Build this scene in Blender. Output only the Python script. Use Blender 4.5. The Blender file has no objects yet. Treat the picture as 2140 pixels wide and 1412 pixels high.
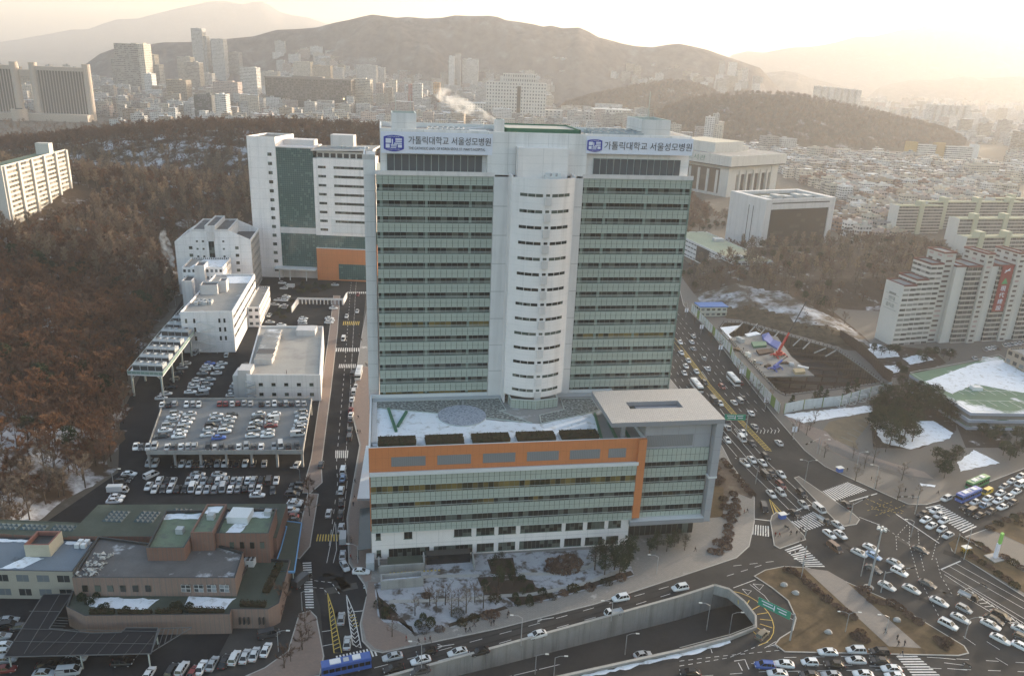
import bpy, math, random
import numpy as np
from mathutils import Vector, Matrix, Euler, noise
from mathutils.geometry import tessellate_polygon
rad = math.radians
SC = bpy.context.scene
COL = SC.collection
# ---------------------------------------------------------------- camera, sky, sun, exposure
FPX, CX, CY, TH, PH, CH = 1625.0, 1070.0, 706.0, rad(19.39), rad(2.37), 130.0
cam = bpy.data.cameras.new('camera'); cam_o = bpy.data.objects.new('camera', cam); COL.objects.link(cam_o)
cam.sensor_width = 36.0; cam.lens = 36.0 * FPX / 2140.0
cam.clip_start = 1.0; cam.clip_end = 40000.0
_r = Vector((1, 0, 0)); _u = Vector((0, math.sin(TH), math.cos(TH))); _f = Vector((0, math.cos(TH), -math.sin(TH)))
_r2 = _r * math.cos(PH) + _u * math.sin(PH); _u2 = -_r * math.sin(PH) + _u * math.cos(PH)
cam_o.matrix_world = Matrix(((_r2.x, _u2.x, -_f.x, 0), (_r2.y, _u2.y, -_f.y, 0), (_r2.z, _u2.z, -_f.z, CH), (0, 0, 0, 1)))
SC.camera = cam_o
SUN_EL, SUN_AZ = rad(7.0), rad(52.0)          # azimuth measured from +Y towards +X
world = bpy.data.worlds.new('World'); SC.world = world; world.use_nodes = True
wn = world.node_tree; bg = wn.nodes['Background']; bg.inputs[1].default_value = 0.15
sky = wn.nodes.new('ShaderNodeTexSky'); sky.sky_type = 'NISHITA'; sky.sun_disc = False
sky.sun_elevation = SUN_EL; sky.sun_rotation = SUN_AZ; sky.altitude = 60; sky.air_density = 1.0; sky.dust_density = 3.5; sky.ozone_density = 0.9
wn.links.new(sky.outputs[0], bg.inputs[0])
sl = bpy.data.lights.new('sun', 'SUN'); sl.energy = 3.0; sl.angle = rad(0.6); sl.color = (1.0, 0.86, 0.70)
sun = bpy.data.objects.new('sun', sl); COL.objects.link(sun)
sd = Vector((math.sin(SUN_AZ) * math.cos(SUN_EL), math.cos(SUN_AZ) * math.cos(SUN_EL), math.sin(SUN_EL)))
sun.rotation_euler = sd.to_track_quat('Z', 'Y').to_euler(); sun.location = (300, -100, 400)
VS = SC.view_settings; VS.view_transform = 'Standard'; VS.look = 'None'; VS.exposure = 2.15; VS.gamma = 1.0
SC.render.engine = 'CYCLES'; SC.cycles.use_denoising = True
SC.cycles.max_bounces = 6; SC.cycles.diffuse_bounces = 2; SC.cycles.glossy_bounces = 2; SC.cycles.volume_bounces = 1
SC.cycles.transparent_max_bounces = 12; SC.cycles.use_adaptive_sampling = True

# ---------------------------------------------------------------- survey: a pixel of the photograph -> a point of the place
def RAY(px, py):
    u = px - CX; v = py - CY
    a = u * math.cos(PH) + v * math.sin(PH); b = -u * math.sin(PH) + v * math.cos(PH)
    xc = a / FPX; yc = -b / FPX
    return Vector((xc, math.cos(TH) + yc * math.sin(TH), -math.sin(TH) + yc * math.cos(TH)))
def G(px, py, z=0.0):
    d = RAY(px, py); t = (z - CH) / d.z
    return Vector((d.x * t, d.y * t, z))
def D(px, py, y):
    d = RAY(px, py); t = y / d.y
    return Vector((d.x * t, y, CH + d.z * t))
REG = dict(A=(0, 0), B=(700, 0), C=(1420, 0), D=(0, 460), E=(700, 460), F=(1420, 460), G=(0, 930), H=(700, 930), I=(1420, 930))
def Q(k, x, y):
    s = 2.9417 if k in 'ABCDEF' else 2.929
    return REG[k][0] + x / s, REG[k][1] + y / s
def GQ(k, x, y, z=0.0): return G(*Q(k, x, y), z)

# ---------------------------------------------------------------- naming
def tag(o, label=None, cat=None, group=None, kind=None):
    if label: o['label'] = label
    if cat: o['category'] = cat
    if group: o['group'] = group
    if kind: o['kind'] = kind
    return o
def empty(name, loc=(0, 0, 0), rz=0.0, label=None, cat=None, group=None):
    o = bpy.data.objects.new(name, None); COL.objects.link(o); o.location = loc; o.rotation_euler = (0, 0, rz); o.empty_display_size = 0.5
    return tag(o, label, cat, group)
ORD = ['first', 'second', 'third', 'fourth', 'fifth', 'sixth', 'seventh', 'eighth', 'ninth', 'tenth', 'eleventh', 'twelfth', 'thirteenth', 'fourteenth', 'fifteenth', 'sixteenth', 'seventeenth', 'eighteenth', 'nineteenth', 'twentieth', 'twenty-first', 'twenty-second', 'twenty-third', 'twenty-fourth', 'twenty-fifth', 'twenty-sixth', 'twenty-seventh', 'twenty-eighth', 'twenty-ninth', 'thirtieth']
def nth(i): return ORD[i] if i < len(ORD) else '%dth' % (i + 1)
def kids(o): return KIDS.get(o.name, [])
KIDS = {}
def adopt(ch, par):
    ch.parent = par; KIDS.setdefault(par.name, []).append(ch)
def copy_tree(o, loc=None, rz=None, label=None, group=None, scale=None, parent=None):
    c = o.copy(); COL.objects.link(c)
    if parent is not None: adopt(c, parent)
    for ch in list(kids(o)): copy_tree(ch, parent=c)
    if loc is not None: c.location = loc
    if rz is not None: c.rotation_euler = (0, 0, rz)
    if scale is not None: c.scale = scale if hasattr(scale, '__len__') else (scale,) * 3
    if label: c['label'] = label
    if group: c['group'] = group
    return c
def paint(o, colour):
    o.color = (*colour, 1)
    for ch in kids(o): paint(ch, colour)

# ---------------------------------------------------------------- materials
class NT:
    def __init__(s, name):
        s.m = bpy.data.materials.new(name); s.m.use_nodes = True; s.t = s.m.node_tree; s.b = s.t.nodes['Principled BSDF']
    def n(s, typ, **kw):
        x = s.t.nodes.new(typ)
        for k, v in kw.items(): setattr(x, k, v)
        return x
    def l(s, a, b): s.t.links.new(a, b)
    def val(s, sock, v):
        if hasattr(v, 'is_linked') or isinstance(v, bpy.types.NodeSocket): s.l(v, sock)
        else: sock.default_value = v
    def math(s, op, a, b=0.0, c=None):
        x = s.n('ShaderNodeMath', operation=op); s.val(x.inputs[0], a); s.val(x.inputs[1], b)
        if c is not None: s.val(x.inputs[2], c)
        return x.outputs[0]
    def mix(s, f, a, b, mode='MIX'):
        x = s.n('ShaderNodeMix', data_type='RGBA', blend_type=mode)
        s.val(x.inputs[0], f); s.val(x.inputs[6], a); s.val(x.inputs[7], b); return x.outputs[2]
    def noise(s, scale, detail=4, rough=.55, vec=None, dist=0.0):
        x = s.n('ShaderNodeTexNoise'); x.inputs['Scale'].default_value = scale; x.inputs['Detail'].default_value = detail; x.inputs['Roughness'].default_value = rough; x.inputs['Distortion'].default_value = dist
        if vec is not None: s.l(vec, x.inputs['Vector'])
        return x.outputs[0]
    def pos(s): return s.n('ShaderNodeNewGeometry').outputs['Position']
    def objc(s): return s.n('ShaderNodeTexCoord').outputs['Object']
    def ramp(s, f, a, b):
        x = s.n('ShaderNodeMapRange'); s.l(f, x.inputs[0]); x.inputs[1].default_value = a; x.inputs[2].default_value = b; return x.outputs[0]
    def uv(s):
        x = s.n('ShaderNodeSeparateXYZ'); s.l(s.n('ShaderNodeTexCoord').outputs['UV'], x.inputs[0]); return x.outputs[0], x.outputs[1]
    def bump(s, h, strength, dist=.1):
        x = s.n('ShaderNodeBump'); x.inputs['Strength'].default_value = strength; x.inputs['Distance'].default_value = dist; s.l(h, x.inputs['Height']); s.l(x.outputs[0], s.b.inputs['Normal'])
def c4(c): return (*c, 1.0) if len(c) == 3 else c
MATS = {}
def mat(name, col, rough=.8, var=.15, scale=.6, metal=0.0, spec=.3, col2=None, thr=None, bump=0.0, objcol=False, stain=0.0):
    """plain surface with an uneven tone: broad mottling and fine grain; col2 is a second real colour in patches (snow, dirt)"""
    if name in MATS: return MATS[name]
    k = NT(name); p = k.pos()
    base = k.n('ShaderNodeObjectInfo').outputs['Color'] if objcol else c4(col)
    n1 = k.noise(scale, 5, .6, p); n2 = k.noise(scale * 9, 3, .6, p)
    s_ = k.math('ADD', k.math('MULTIPLY', n1, .7), k.math('MULTIPLY', n2, .3))
    f = k.math('MULTIPLY_ADD', k.math('SUBTRACT', s_, .5), 2.6 * var, 1.0)
    v = k.n('ShaderNodeVectorMath', operation='SCALE'); k.val(v.inputs[0], base if objcol else tuple(col[:3])); k.l(f, v.inputs[3])
    c = v.outputs[0]
    if col2 is not None:
        t = k.ramp(k.noise((thr or (.5, .5, .1))[2], 6, .62, p), thr[0], thr[1]); c = k.mix(t, c, c4(col2))
    if stain:
        mp = k.n('ShaderNodeMapping'); k.l(p, mp.inputs[0]); mp.inputs['Scale'].default_value = (1, 1, .06)
        st = k.ramp(k.noise(.5, 4, .6, mp.outputs[0]), .5, .8); c = k.mix(k.math('MULTIPLY', st, stain), c, (.08, .075, .07, 1))
    k.l(c, k.b.inputs['Base Color']); k.b.inputs['Roughness'].default_value = rough; k.b.inputs['Metallic'].default_value = metal; k.b.inputs['Specular IOR Level'].default_value = spec
    if bump: k.bump(n2, bump)
    MATS[name] = k.m; return k.m
def facade(name, wall, glass=(.03, .035, .04), win=(.15, .85, .3, .8), rough=.75, var=.12, grough=.12, objcol=False, attr=None, lit=None, joints=None, mull=0, blinds=.3, stain=0.0, glass2=None, bigf=.3):
    """a wall in unit cells (one storey by one bay, laid out per wall by UV) with one window per cell; panes differ a little from each other"""
    if name in MATS: return MATS[name]
    k = NT(name); u, v = k.uv(); p = k.pos()
    fu = k.math('FRACT', u); fv = k.math('FRACT', v)
    def between(x, a, b): return k.math('MULTIPLY', k.math('GREATER_THAN', x, a), k.math('LESS_THAN', x, b))
    m = k.math('MULTIPLY', between(fu, win[0], win[1]), between(fv, win[2], win[3]))
    oi = k.n('ShaderNodeObjectInfo')
    cell = k.n('ShaderNodeCombineXYZ'); k.l(k.math('FLOOR', u), cell.inputs[0]); k.l(k.math('FLOOR', v), cell.inputs[1]); k.l(oi.outputs['Random'], cell.inputs[2])
    wn_ = k.n('ShaderNodeTexWhiteNoise'); wn_.noise_dimensions = '3D'; k.l(cell.outputs[0], wn_.inputs[0]); rnd = wn_.outputs[0]
    if objcol: base = oi.outputs['Color']
    elif attr:
        a = k.n('ShaderNodeAttribute', attribute_name=attr); base = a.outputs['Color']
    else: base = c4(wall)
    n1 = k.noise(.25, 5, .6, p)
    f = k.math('MULTIPLY_ADD', k.math('SUBTRACT', n1, .5), 2.4 * var, 1.0)
    f = k.math('MULTIPLY', f, k.math('MULTIPLY_ADD', oi.outputs['Random'], .14, .93)); sv = k.n('ShaderNodeVectorMath', operation='SCALE'); k.val(sv.inputs[0], base if (objcol or attr) else tuple(wall[:3])); k.l(f, sv.inputs[3]); w = sv.outputs[0]
    if joints:
        j = k.math('MAXIMUM', k.math('LESS_THAN', k.math('FRACT', k.math('MULTIPLY', u, joints[0])), joints[2]), k.math('LESS_THAN', k.math('FRACT', k.math('MULTIPLY', v, joints[1])), joints[3]))
        w = k.mix(k.math('MULTIPLY', j, joints[4] if len(joints) > 4 else .35), w, (.03, .03, .03, 1))
    if stain:
        mp = k.n('ShaderNodeMapping'); k.l(p, mp.inputs[0]); mp.inputs['Scale'].default_value = (1, 1, .05)
        st = k.ramp(k.noise(.4, 4, .6, mp.outputs[0]), .5, .8); w = k.mix(k.math('MULTIPLY', st, stain), w, (.09, .085, .08, 1))
    g = k.mix(k.math('MULTIPLY', k.math('GREATER_THAN', rnd, 1 - blinds), rnd), c4(glass), c4(glass2 or tuple(min(1, x * 4 + .05) for x in glass)))
    big = k.ramp(k.noise(.06, 3, .6, p), .50, .72); g = k.mix(k.math('MULTIPLY', big, bigf), g, c4(glass2 or tuple(min(1, x * 3 + .05) for x in glass)))  # broad patches of reflection painted into the glass colour
    if mull:
        mm = k.math('LESS_THAN', k.math('FRACT', k.math('MULTIPLY', fu, mull)), .1 * mull / 3); g = k.mix(mm, g, (.22, .22, .21, 1))
    col = k.mix(m, w, g)
    k.l(col, k.b.inputs['Base Color'])
    k.l(k.math('MULTIPLY_ADD', m, grough - rough, rough), k.b.inputs['Roughness']); k.b.inputs['Specular IOR Level'].default_value = .4
    if lit:
        em = k.math('MULTIPLY', m, k.math('MULTIPLY', k.math('GREATER_THAN', wn_.outputs[0], 1 - lit[0]), lit[1])); k.l(em, k.b.inputs['Emission Strength']); k.b.inputs['Emission Color'].default_value = (1, .75, .35, 1)
    MATS[name] = k.m; return k.m

# ---------------------------------------------------------------- mesh builder
class MB:
    def __init__(s): s.v = []; s.f = []; s.m = []; s.cell = []; s.c = []
    def face(s, pts, mi=0, cell=None, col=None):
        i = len(s.v); s.v += [tuple(p) for p in pts]; s.f.append(tuple(range(i, i + len(pts)))); s.m.append(mi); s.cell.append(cell); s.c.append(col); return s
    def prism(s, poly, z0, z1, mi=0, top=None, bottom=True, cell=None, col=None, tcol=None):
        """poly counter-clockwise (x, y); z0/z1 numbers or per-vertex lists; sides use mi, the lid uses top"""
        n = len(poly); a = sum(poly[i][0] * poly[(i + 1) % n][1] - poly[(i + 1) % n][0] * poly[i][1] for i in range(n))
        if a < 0: poly = poly[::-1]; z0 = z0[::-1] if hasattr(z0, '__len__') else z0; z1 = z1[::-1] if hasattr(z1, '__len__') else z1
        lo = [(p[0], p[1], z0[i] if hasattr(z0, '__len__') else z0) for i, p in enumerate(poly)]
        hi = [(p[0], p[1], z1[i] if hasattr(z1, '__len__') else z1) for i, p in enumerate(poly)]
        for i in range(n):
            j = (i + 1) % n; s.face([lo[i], lo[j], hi[j], hi[i]], mi, cell, col)
        t = mi if top is None else top
        if n <= 4: s.face(hi, t, None, tcol or col)
        else:
            for tri in tessellate_polygon([[Vector(p) for p in hi]]):
                pts = [hi[k] for k in tri]
                nn = (Vector(pts[1]) - Vector(pts[0])).cross(Vector(pts[2]) - Vector(pts[0]))
                s.face(pts if nn.z > 0 else pts[::-1], t, None, tcol or col)
        if bottom and n <= 4: s.face(lo[::-1], mi, None, col)
        return s
    def box(s, x0, x1, y0, y1, z0, z1, mi=0, top=None, cell=None, col=None, tcol=None):
        return s.prism([(min(x0, x1), min(y0, y1)), (max(x0, x1), min(y0, y1)), (max(x0, x1), max(y0, y1)), (min(x0, x1), max(y0, y1))], z0, z1, mi, top, True, cell, col, tcol)
    def obox(s, cx, cy, z0, z1, lx, ly, a, mi=0, top=None, cell=None, col=None, tcol=None):
        ca, sa = math.cos(a), math.sin(a)
        return s.prism([(cx + x * ca - y * sa, cy + x * sa + y * ca) for x, y in ((-lx / 2, -ly / 2), (lx / 2, -ly / 2), (lx / 2, ly / 2), (-lx / 2, ly / 2))], z0, z1, mi, top, True, cell, col, tcol)
    def tray(s, poly, z0, z1, zr, w, mi=0, top=1, cell=None):
        """a roofed volume with a parapet: walls to z1, roof at zr inside a rim of width w"""
        n = len(poly); a = sum(poly[i][0] * poly[(i + 1) % n][1] - poly[(i + 1) % n][0] * poly[i][1] for i in range(n))
        if a < 0: poly = poly[::-1]
        P = [Vector((p[0], p[1])) for p in poly]; inn = []
        for i in range(n):
            d1 = (P[i] - P[i - 1]).normalized(); d2 = (P[(i + 1) % n] - P[i]).normalized()
            n1 = Vector((-d1.y, d1.x)); n2 = Vector((-d2.y, d2.x)); b = (n1 + n2); b = b / max(.2, b.dot(n1)); inn.append(P[i] + b * w)
        for i in range(n):
            j = (i + 1) % n
            s.face([(*P[i], z0), (*P[j], z0), (*P[j], z1), (*P[i], z1)], mi, cell)
            s.face([(*P[i], z1), (*P[j], z1), (*inn[j], z1), (*inn[i], z1)], mi if not isinstance(top, tuple) else top[1])
            s.face([(*inn[j], zr), (*inn[i], zr), (*inn[i], z1), (*inn[j], z1)], mi if not isinstance(top, tuple) else top[1])
        t = top[0] if isinstance(top, tuple) else top
        hi = [(*p, zr) for p in inn]
        if n == 4: s.face(hi, t)
        else:
            for tri in tessellate_polygon([[Vector(p) for p in hi]]):
                pts = [hi[k] for k in tri]; nn = (Vector(pts[1]) - Vector(pts[0])).cross(Vector(pts[2]) - Vector(pts[0]))
                s.face(pts if nn.z > 0 else pts[::-1], t)
        return s
    def tube(s, p, q, r, n=6, mi=0, r2=None, caps=True):
        p = Vector(p); q = Vector(q); d = (q - p); L = d.length
        if L < 1e-6: return s
        d /= L; a = d.orthogonal().normalized(); b = d.cross(a); r2 = r if r2 is None else r2
        A = [p + (a * math.cos(2 * math.pi * i / n) + b * math.sin(2 * math.pi * i / n)) * r for i in range(n)]
        B = [q + (a * math.cos(2 * math.pi * i / n) + b * math.sin(2 * math.pi * i / n)) * r2 for i in range(n)]
        for i in range(n):
            j = (i + 1) % n; s.face([A[i], A[j], B[j], B[i]], mi)
        if caps: s.face(A[::-1], mi); s.face(B, mi)
        return s
    def bar(s, p, q, w, h, mi=0):
        """a square bar between two points, h measured upwards"""
        p = Vector(p); q = Vector(q); d = (q - p).normalized(); up = Vector((0, 0, 1)) if abs(d.z) < .9 else Vector((0, 1, 0))
        a = d.cross(up).normalized() * (w / 2); b = a.cross(d).normalized() * (h / 2)
        A = [p - a - b, p + a - b, p + a + b, p - a + b]; B = [x + (q - p) for x in A]
        for i in range(4):
            j = (i + 1) % 4; s.face([A[i], B[i], B[j], A[j]], mi)
        s.face(A, mi); s.face(B[::-1], mi); return s
    def cyl(s, cx, cy, z0, z1, r, n=16, mi=0, top=None):
        return s.prism([(cx + r * math.cos(2 * math.pi * i / n), cy + r * math.sin(2 * math.pi * i / n)) for i in range(n)], z0, z1, mi, top)
    def data(s, name, mats, smooth=False):
        me = bpy.data.meshes.new(name); me.from_pydata(s.v, [], s.f)
        for m in (mats if isinstance(mats, (list, tuple)) else [mats]): me.materials.append(m)
        me.polygons.foreach_set('material_index', s.m)
        if any(c is not None for c in s.cell):
            uvl = me.uv_layers.new(name='UVMap'); uv = np.zeros((len(s.v), 2), np.float32); V = np.array(s.v, np.float64)
            for f, c in zip(s.f, s.cell):
                P = V[list(f)]
                n = np.cross(P[1] - P[0], P[2] - P[0])
                if abs(n[2]) > 1.2 * np.hypot(n[0], n[1]) or c is None: uv[list(f)] = P[:, :2] if c is None else P[:, :2] / c[0]; continue
                t = np.array((-n[1], n[0])); t /= max(1e-9, np.hypot(*t)); u = P[:, :2] @ t; u = u - u.min(); w = max(u.max(), 1e-6); z = P[:, 2] - P[:, 2].min(); h = max(z.max(), 1e-6)
                uv[list(f), 0] = u / w * max(1, round(w / c[0])) + 1e-4; uv[list(f), 1] = z / h * max(1, round(h / c[1])) + 1e-4
            li = np.zeros(len(me.loops), np.int32); me.loops.foreach_get('vertex_index', li); uvl.data.foreach_set('uv', uv[li].ravel())
        if any(c is not None for c in s.c):
            at = me.color_attributes.new('tint', 'FLOAT_COLOR', 'CORNER'); arr = []
            for f, c in zip(s.f, s.c): arr += [(*(c or (.4, .4, .4)), 1.0)] * len(f)
            at.data.foreach_set('color', np.array(arr, np.float32).ravel())
        if smooth: me.polygons.foreach_set('use_smooth', [True] * len(s.f))
        me.update(); return me
    def build(s, name, mats, parent=None, loc=None, smooth=False, rz=None):
        if name in ('window', 'stair_window', 'stair_strip', 'warm_painted_window', 'lobby_glass'): s.cell = [c or (1.3, 1.7) for c in s.cell]
        o = bpy.data.objects.new(name, s.data(name, mats, smooth)); COL.objects.link(o)
        if parent is not None: adopt(o, parent)
        if loc is not None: o.location = loc
        if rz is not None: o.rotation_euler = (0, 0, rz)
        return o
def shift(poly, d):
    """an outline moved outwards (d > 0) or inwards"""
    n = len(poly); P = [Vector(p[:2]) for p in poly]; a = sum(P[i].x * P[(i + 1) % n].y - P[(i + 1) % n].x * P[i].y for i in range(n)); sg = 1 if a > 0 else -1; out = []
    for i in range(n):
        d1 = (P[i] - P[i - 1]).normalized(); d2 = (P[(i + 1) % n] - P[i]).normalized()
        n1 = Vector((d1.y, -d1.x)) * sg; n2 = Vector((d2.y, -d2.x)) * sg; b = n1 + n2; b = b / max(.35, b.dot(n1)); out.append(tuple(P[i] + b * d))
    return out
def ragged(P, amp=.7, step=1.2):
    """an outline broken into short steps with uneven edges, as melting snow has"""
    out = []
    for a, b in zip(P, list(P[1:]) + [P[0]]):
        a = Vector(a[:2]); b = Vector(b[:2]); n = max(1, int((b - a).length / step)); e = (b - a).normalized() if (b - a).length else Vector((1, 0)); w = Vector((-e.y, e.x))
        for i in range(n): q = a.lerp(b, i / n); h = noise.noise(Vector((q.x * .35, q.y * .35, 4))) + .6 * noise.noise(Vector((q.x * 1.3, q.y * 1.3, 9))); out.append(tuple(q + w * h * amp + e * h * .3 * amp))
    return out
def sheet(name, outer, z, m, holes=(), kind='structure', label=None):
    if name == 'snow_patch': outer = ragged(outer)
    loops = [[Vector((p[0], p[1], z)) for p in outer]] + [[Vector((p[0], p[1], z)) for p in h] for h in holes]
    flat = [p for l in loops for p in l]; mb = MB()
    for t in tessellate_polygon(loops):
        pts = [flat[i] for i in t]; nn = (pts[1] - pts[0]).cross(pts[2] - pts[0])
        mb.face(pts if nn.z > 0 else pts[::-1])
    o = mb.build(name, m); o['kind'] = kind; return o
def ribbon(pts, w):
    """outline of a strip of width w along a polyline"""
    P = [Vector(p[:2]) for p in pts]; L = []; R_ = []
    for i, p in enumerate(P):
        d = (P[min(i + 1, len(P) - 1)] - P[max(i - 1, 0)]).normalized(); n = Vector((-d.y, d.x)) * (w / 2); L.append(tuple(p + n)); R_.append(tuple(p - n))
    return L, R_
def strip(mb, pts, w, z, mi=0):
    L, R_ = ribbon(pts, w)
    for i in range(len(L) - 1): mb.face([(*R_[i], z), (*R_[i + 1], z), (*L[i + 1], z), (*L[i], z)], mi)
def along(pts, step, start=0.0):
    """points every step metres along a polyline, with headings"""
    P = [Vector(p[:2]) for p in pts]; out = []; d = start
    for a, b in zip(P, P[1:]):
        L = (b - a).length
        while d <= L: out.append((a + (b - a) * (d / L), math.atan2((b - a).y, (b - a).x))); d += step
        d -= L
    return out
def dashes(mb, pts, w, z, dash, gap, mi=0):
    for p, h in along(pts, dash + gap):
        e = Vector((math.cos(h), math.sin(h))); strip(mb, [p, p + e * dash], w, z, mi)
# ================================================================ LAND
UP_N = [(-60, 121.0), (-20.4, 139.3), (-0.2, 148.3), (28.1, 161.2), (46.6, 169.6), (56.8, 174.8)]      # top of the north wall of the underpass
UP_C = [(60.3, 173.3), (63.0, 168.6), (64.3, 163.4), (63.2, 159.2), (56.0, 155.3)]                      # the rounded portal edge
UP_S = [(42.7, 150.0), (14.8, 140.3), (-40, 121.2), (-60, 114.0)]
UNDER = UP_N + UP_C + UP_S
PIT = [tuple(GQ('F', *p)[:2]) for p in ((245, 668), (600, 1050), (650, 1078), (1250, 1003), (1120, 905), (960, 795), (640, 705), (390, 632), (270, 632))]
M_dirt = mat('bare_ground', (.085, .075, .062), var=.5, scale=.05, col2=(.16, .15, .145), thr=(.56, .72, .09))
M_snow = mat('snow', (.72, .75, .80), rough=.6, var=.10, scale=.4, spec=.4, col2=(.33, .32, .30), thr=(.54, .72, .45), bump=.3)
def quadring(mb, x0, x1, y0, y1, X0, X1, Y0, Y1, z):
    xs = [X0, x0, x1, X1]; ys = [Y0, y0, y1, Y1]
    for i in range(3):
        for j in range(3):
            if i == 1 and j == 1: continue
            mb.face([(xs[i], ys[j], z), (xs[i + 1], ys[j], z), (xs[i + 1], ys[j + 1], z), (xs[i], ys[j + 1], z)])
g = MB()
loops = [[Vector((x, y, 0)) for x, y in ((-500, 60), (600, 60), (600, 1000), (-500, 1000))], [Vector((*p, 0)) for p in UNDER], [Vector((*p, 0)) for p in PIT]]
flat = [p for l in loops for p in l]
for t in tessellate_polygon(loops):
    pts = [flat[i] for i in t]; nn = (pts[1] - pts[0]).cross(pts[2] - pts[0]); g.face(pts if nn.z > 0 else pts[::-1])
quadring(g, -500, 600, 60, 1000, -9000, 9000, -250, 14000, 0)
tag(g.build('ground', M_dirt), kind='structure')

def lerp_tab(x, tab):
    if x <= tab[0][0]: return tab[0][1]
    for (a, b), (c, d) in zip(tab, tab[1:]):
        if x <= c: return b + (d - b) * (x - a) / (c - a)
    return tab[-1][1]
BASE = [(-175, 60), (-158, 120), (-134, 190), (-128, 222), (-140, 255), (-160, 300), (-172, 345), (-196, 440), (-208, 490), (-160, 520), (-60, 552), (60, 590), (135, 640), (185, 740), (190, 1010), (-950, 1010), (-950, 60)]
BASEV = [Vector(p) for p in BASE]
def inside(x, y, poly):
    c = False; n = len(poly)
    for i in range(n):
        a, b = poly[i], poly[(i + 1) % n]
        if (a[1] > y) != (b[1] > y) and x < (b[0] - a[0]) * (y - a[1]) / (b[1] - a[1]) + a[0]: c = not c
    return c
def hill_z(x, y):
    if not inside(x, y, BASE): return -1.0
    p = Vector((x, y)); d = 1e9
    for a, b in zip(BASEV[:15], BASEV[1:15]):
        e = b - a; t = max(0, min(1, (p - a).dot(e) / e.length_squared)); d = min(d, (p - a - e * t).length)
    k = lerp_tab(y, [(150, .24), (330, .30), (430, .42), (520, .62), (700, .5)])
    hm = lerp_tab(x, [(-950, 18), (-600, 26), (-460, 40), (-340, 60), (-250, 70), (-120, 72), (0, 64), (105, 58), (150, 26), (185, 3)])
    if y < 420: hm *= lerp_tab(y, [(150, .55), (420, 1.0)])
    h = hm * (1 - math.exp(-k * d / hm)) if hm > 0 else 0
    h -= 26 * math.exp(-((x + 335) / 130) ** 2 - ((y - 640) / 55) ** 2) * min(1, d / 60)
    h *= lerp_tab(y, [(820, 1), (990, 0)]) * lerp_tab(x, [(-940, 0), (-800, 1)])
    return h + 3.0 * noise.noise(Vector((x * .018, y * .018, 1.7))) * min(1, d / 25) - .15
def heightfield(name, x0, x1, y0, y1, step, fn, m, cut=-.9):
    nx = int((x1 - x0) / step) + 1; ny = int((y1 - y0) / step) + 1
    V = []; F = []; Z = {}
    for j in range(ny):
        for i in range(nx):
            x = x0 + i * step; y = y0 + j * step; z = fn(x, y); V.append((x, y, z)); Z[i, j] = z
    for j in range(ny - 1):
        for i in range(nx - 1):
            if max(Z[i, j], Z[i + 1, j], Z[i, j + 1], Z[i + 1, j + 1]) > cut: F.append((j * nx + i, j * nx + i + 1, (j + 1) * nx + i + 1, (j + 1) * nx + i))
    me = bpy.data.meshes.new(name); me.from_pydata(V, [], F); me.materials.append(m); me.polygons.foreach_set('use_smooth', [True] * len(F)); me.update()
    o = bpy.data.objects.new(name, me); COL.objects.link(o); o['kind'] = 'structure'; return o
M_wood_floor = mat('leaf_litter', (.075, .052, .036), rough=.95, var=.5, scale=.12, col2=(.50, .53, .58), thr=(.585, .70, .035), spec=.1)
def wood_floor():
    k = NT('leaf_litter_snowy'); p = k.pos(); sp = k.n('ShaderNodeSeparateXYZ'); k.l(p, sp.inputs[0])
    near = k.math('MULTIPLY', k.ramp(sp.outputs[1], 270, 200), .16)
    dx = k.math('POWER', k.math('DIVIDE', k.math('ADD', sp.outputs[0], 335), 140), 2); dy = k.math('POWER', k.math('DIVIDE', k.math('SUBTRACT', sp.outputs[1], 690), 60), 2)
    val_ = k.math('MULTIPLY', k.math('EXPONENT', k.math('MULTIPLY', k.math('ADD', dx, dy), -1)), .12)
    t = k.ramp(k.math('ADD', k.noise(.06, 7, .66, p), k.math('ADD', near, val_)), .58, .70); b = k.mix(k.noise(.3, 5, .6, p), (.05, .036, .026, 1), (.10, .070, .048, 1))
    k.l(k.mix(k.math('MULTIPLY', t, .9), b, (.50, .53, .58, 1)), k.b.inputs['Base Color']); k.b.inputs['Roughness'].default_value = .95; k.b.inputs['Specular IOR Level'].default_value = .1; return k.m
M_wood_floor = wood_floor()
heightfield('wooded_hill', -950, 310, 60, 1015, 9.0, hill_z, M_wood_floor)

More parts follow.
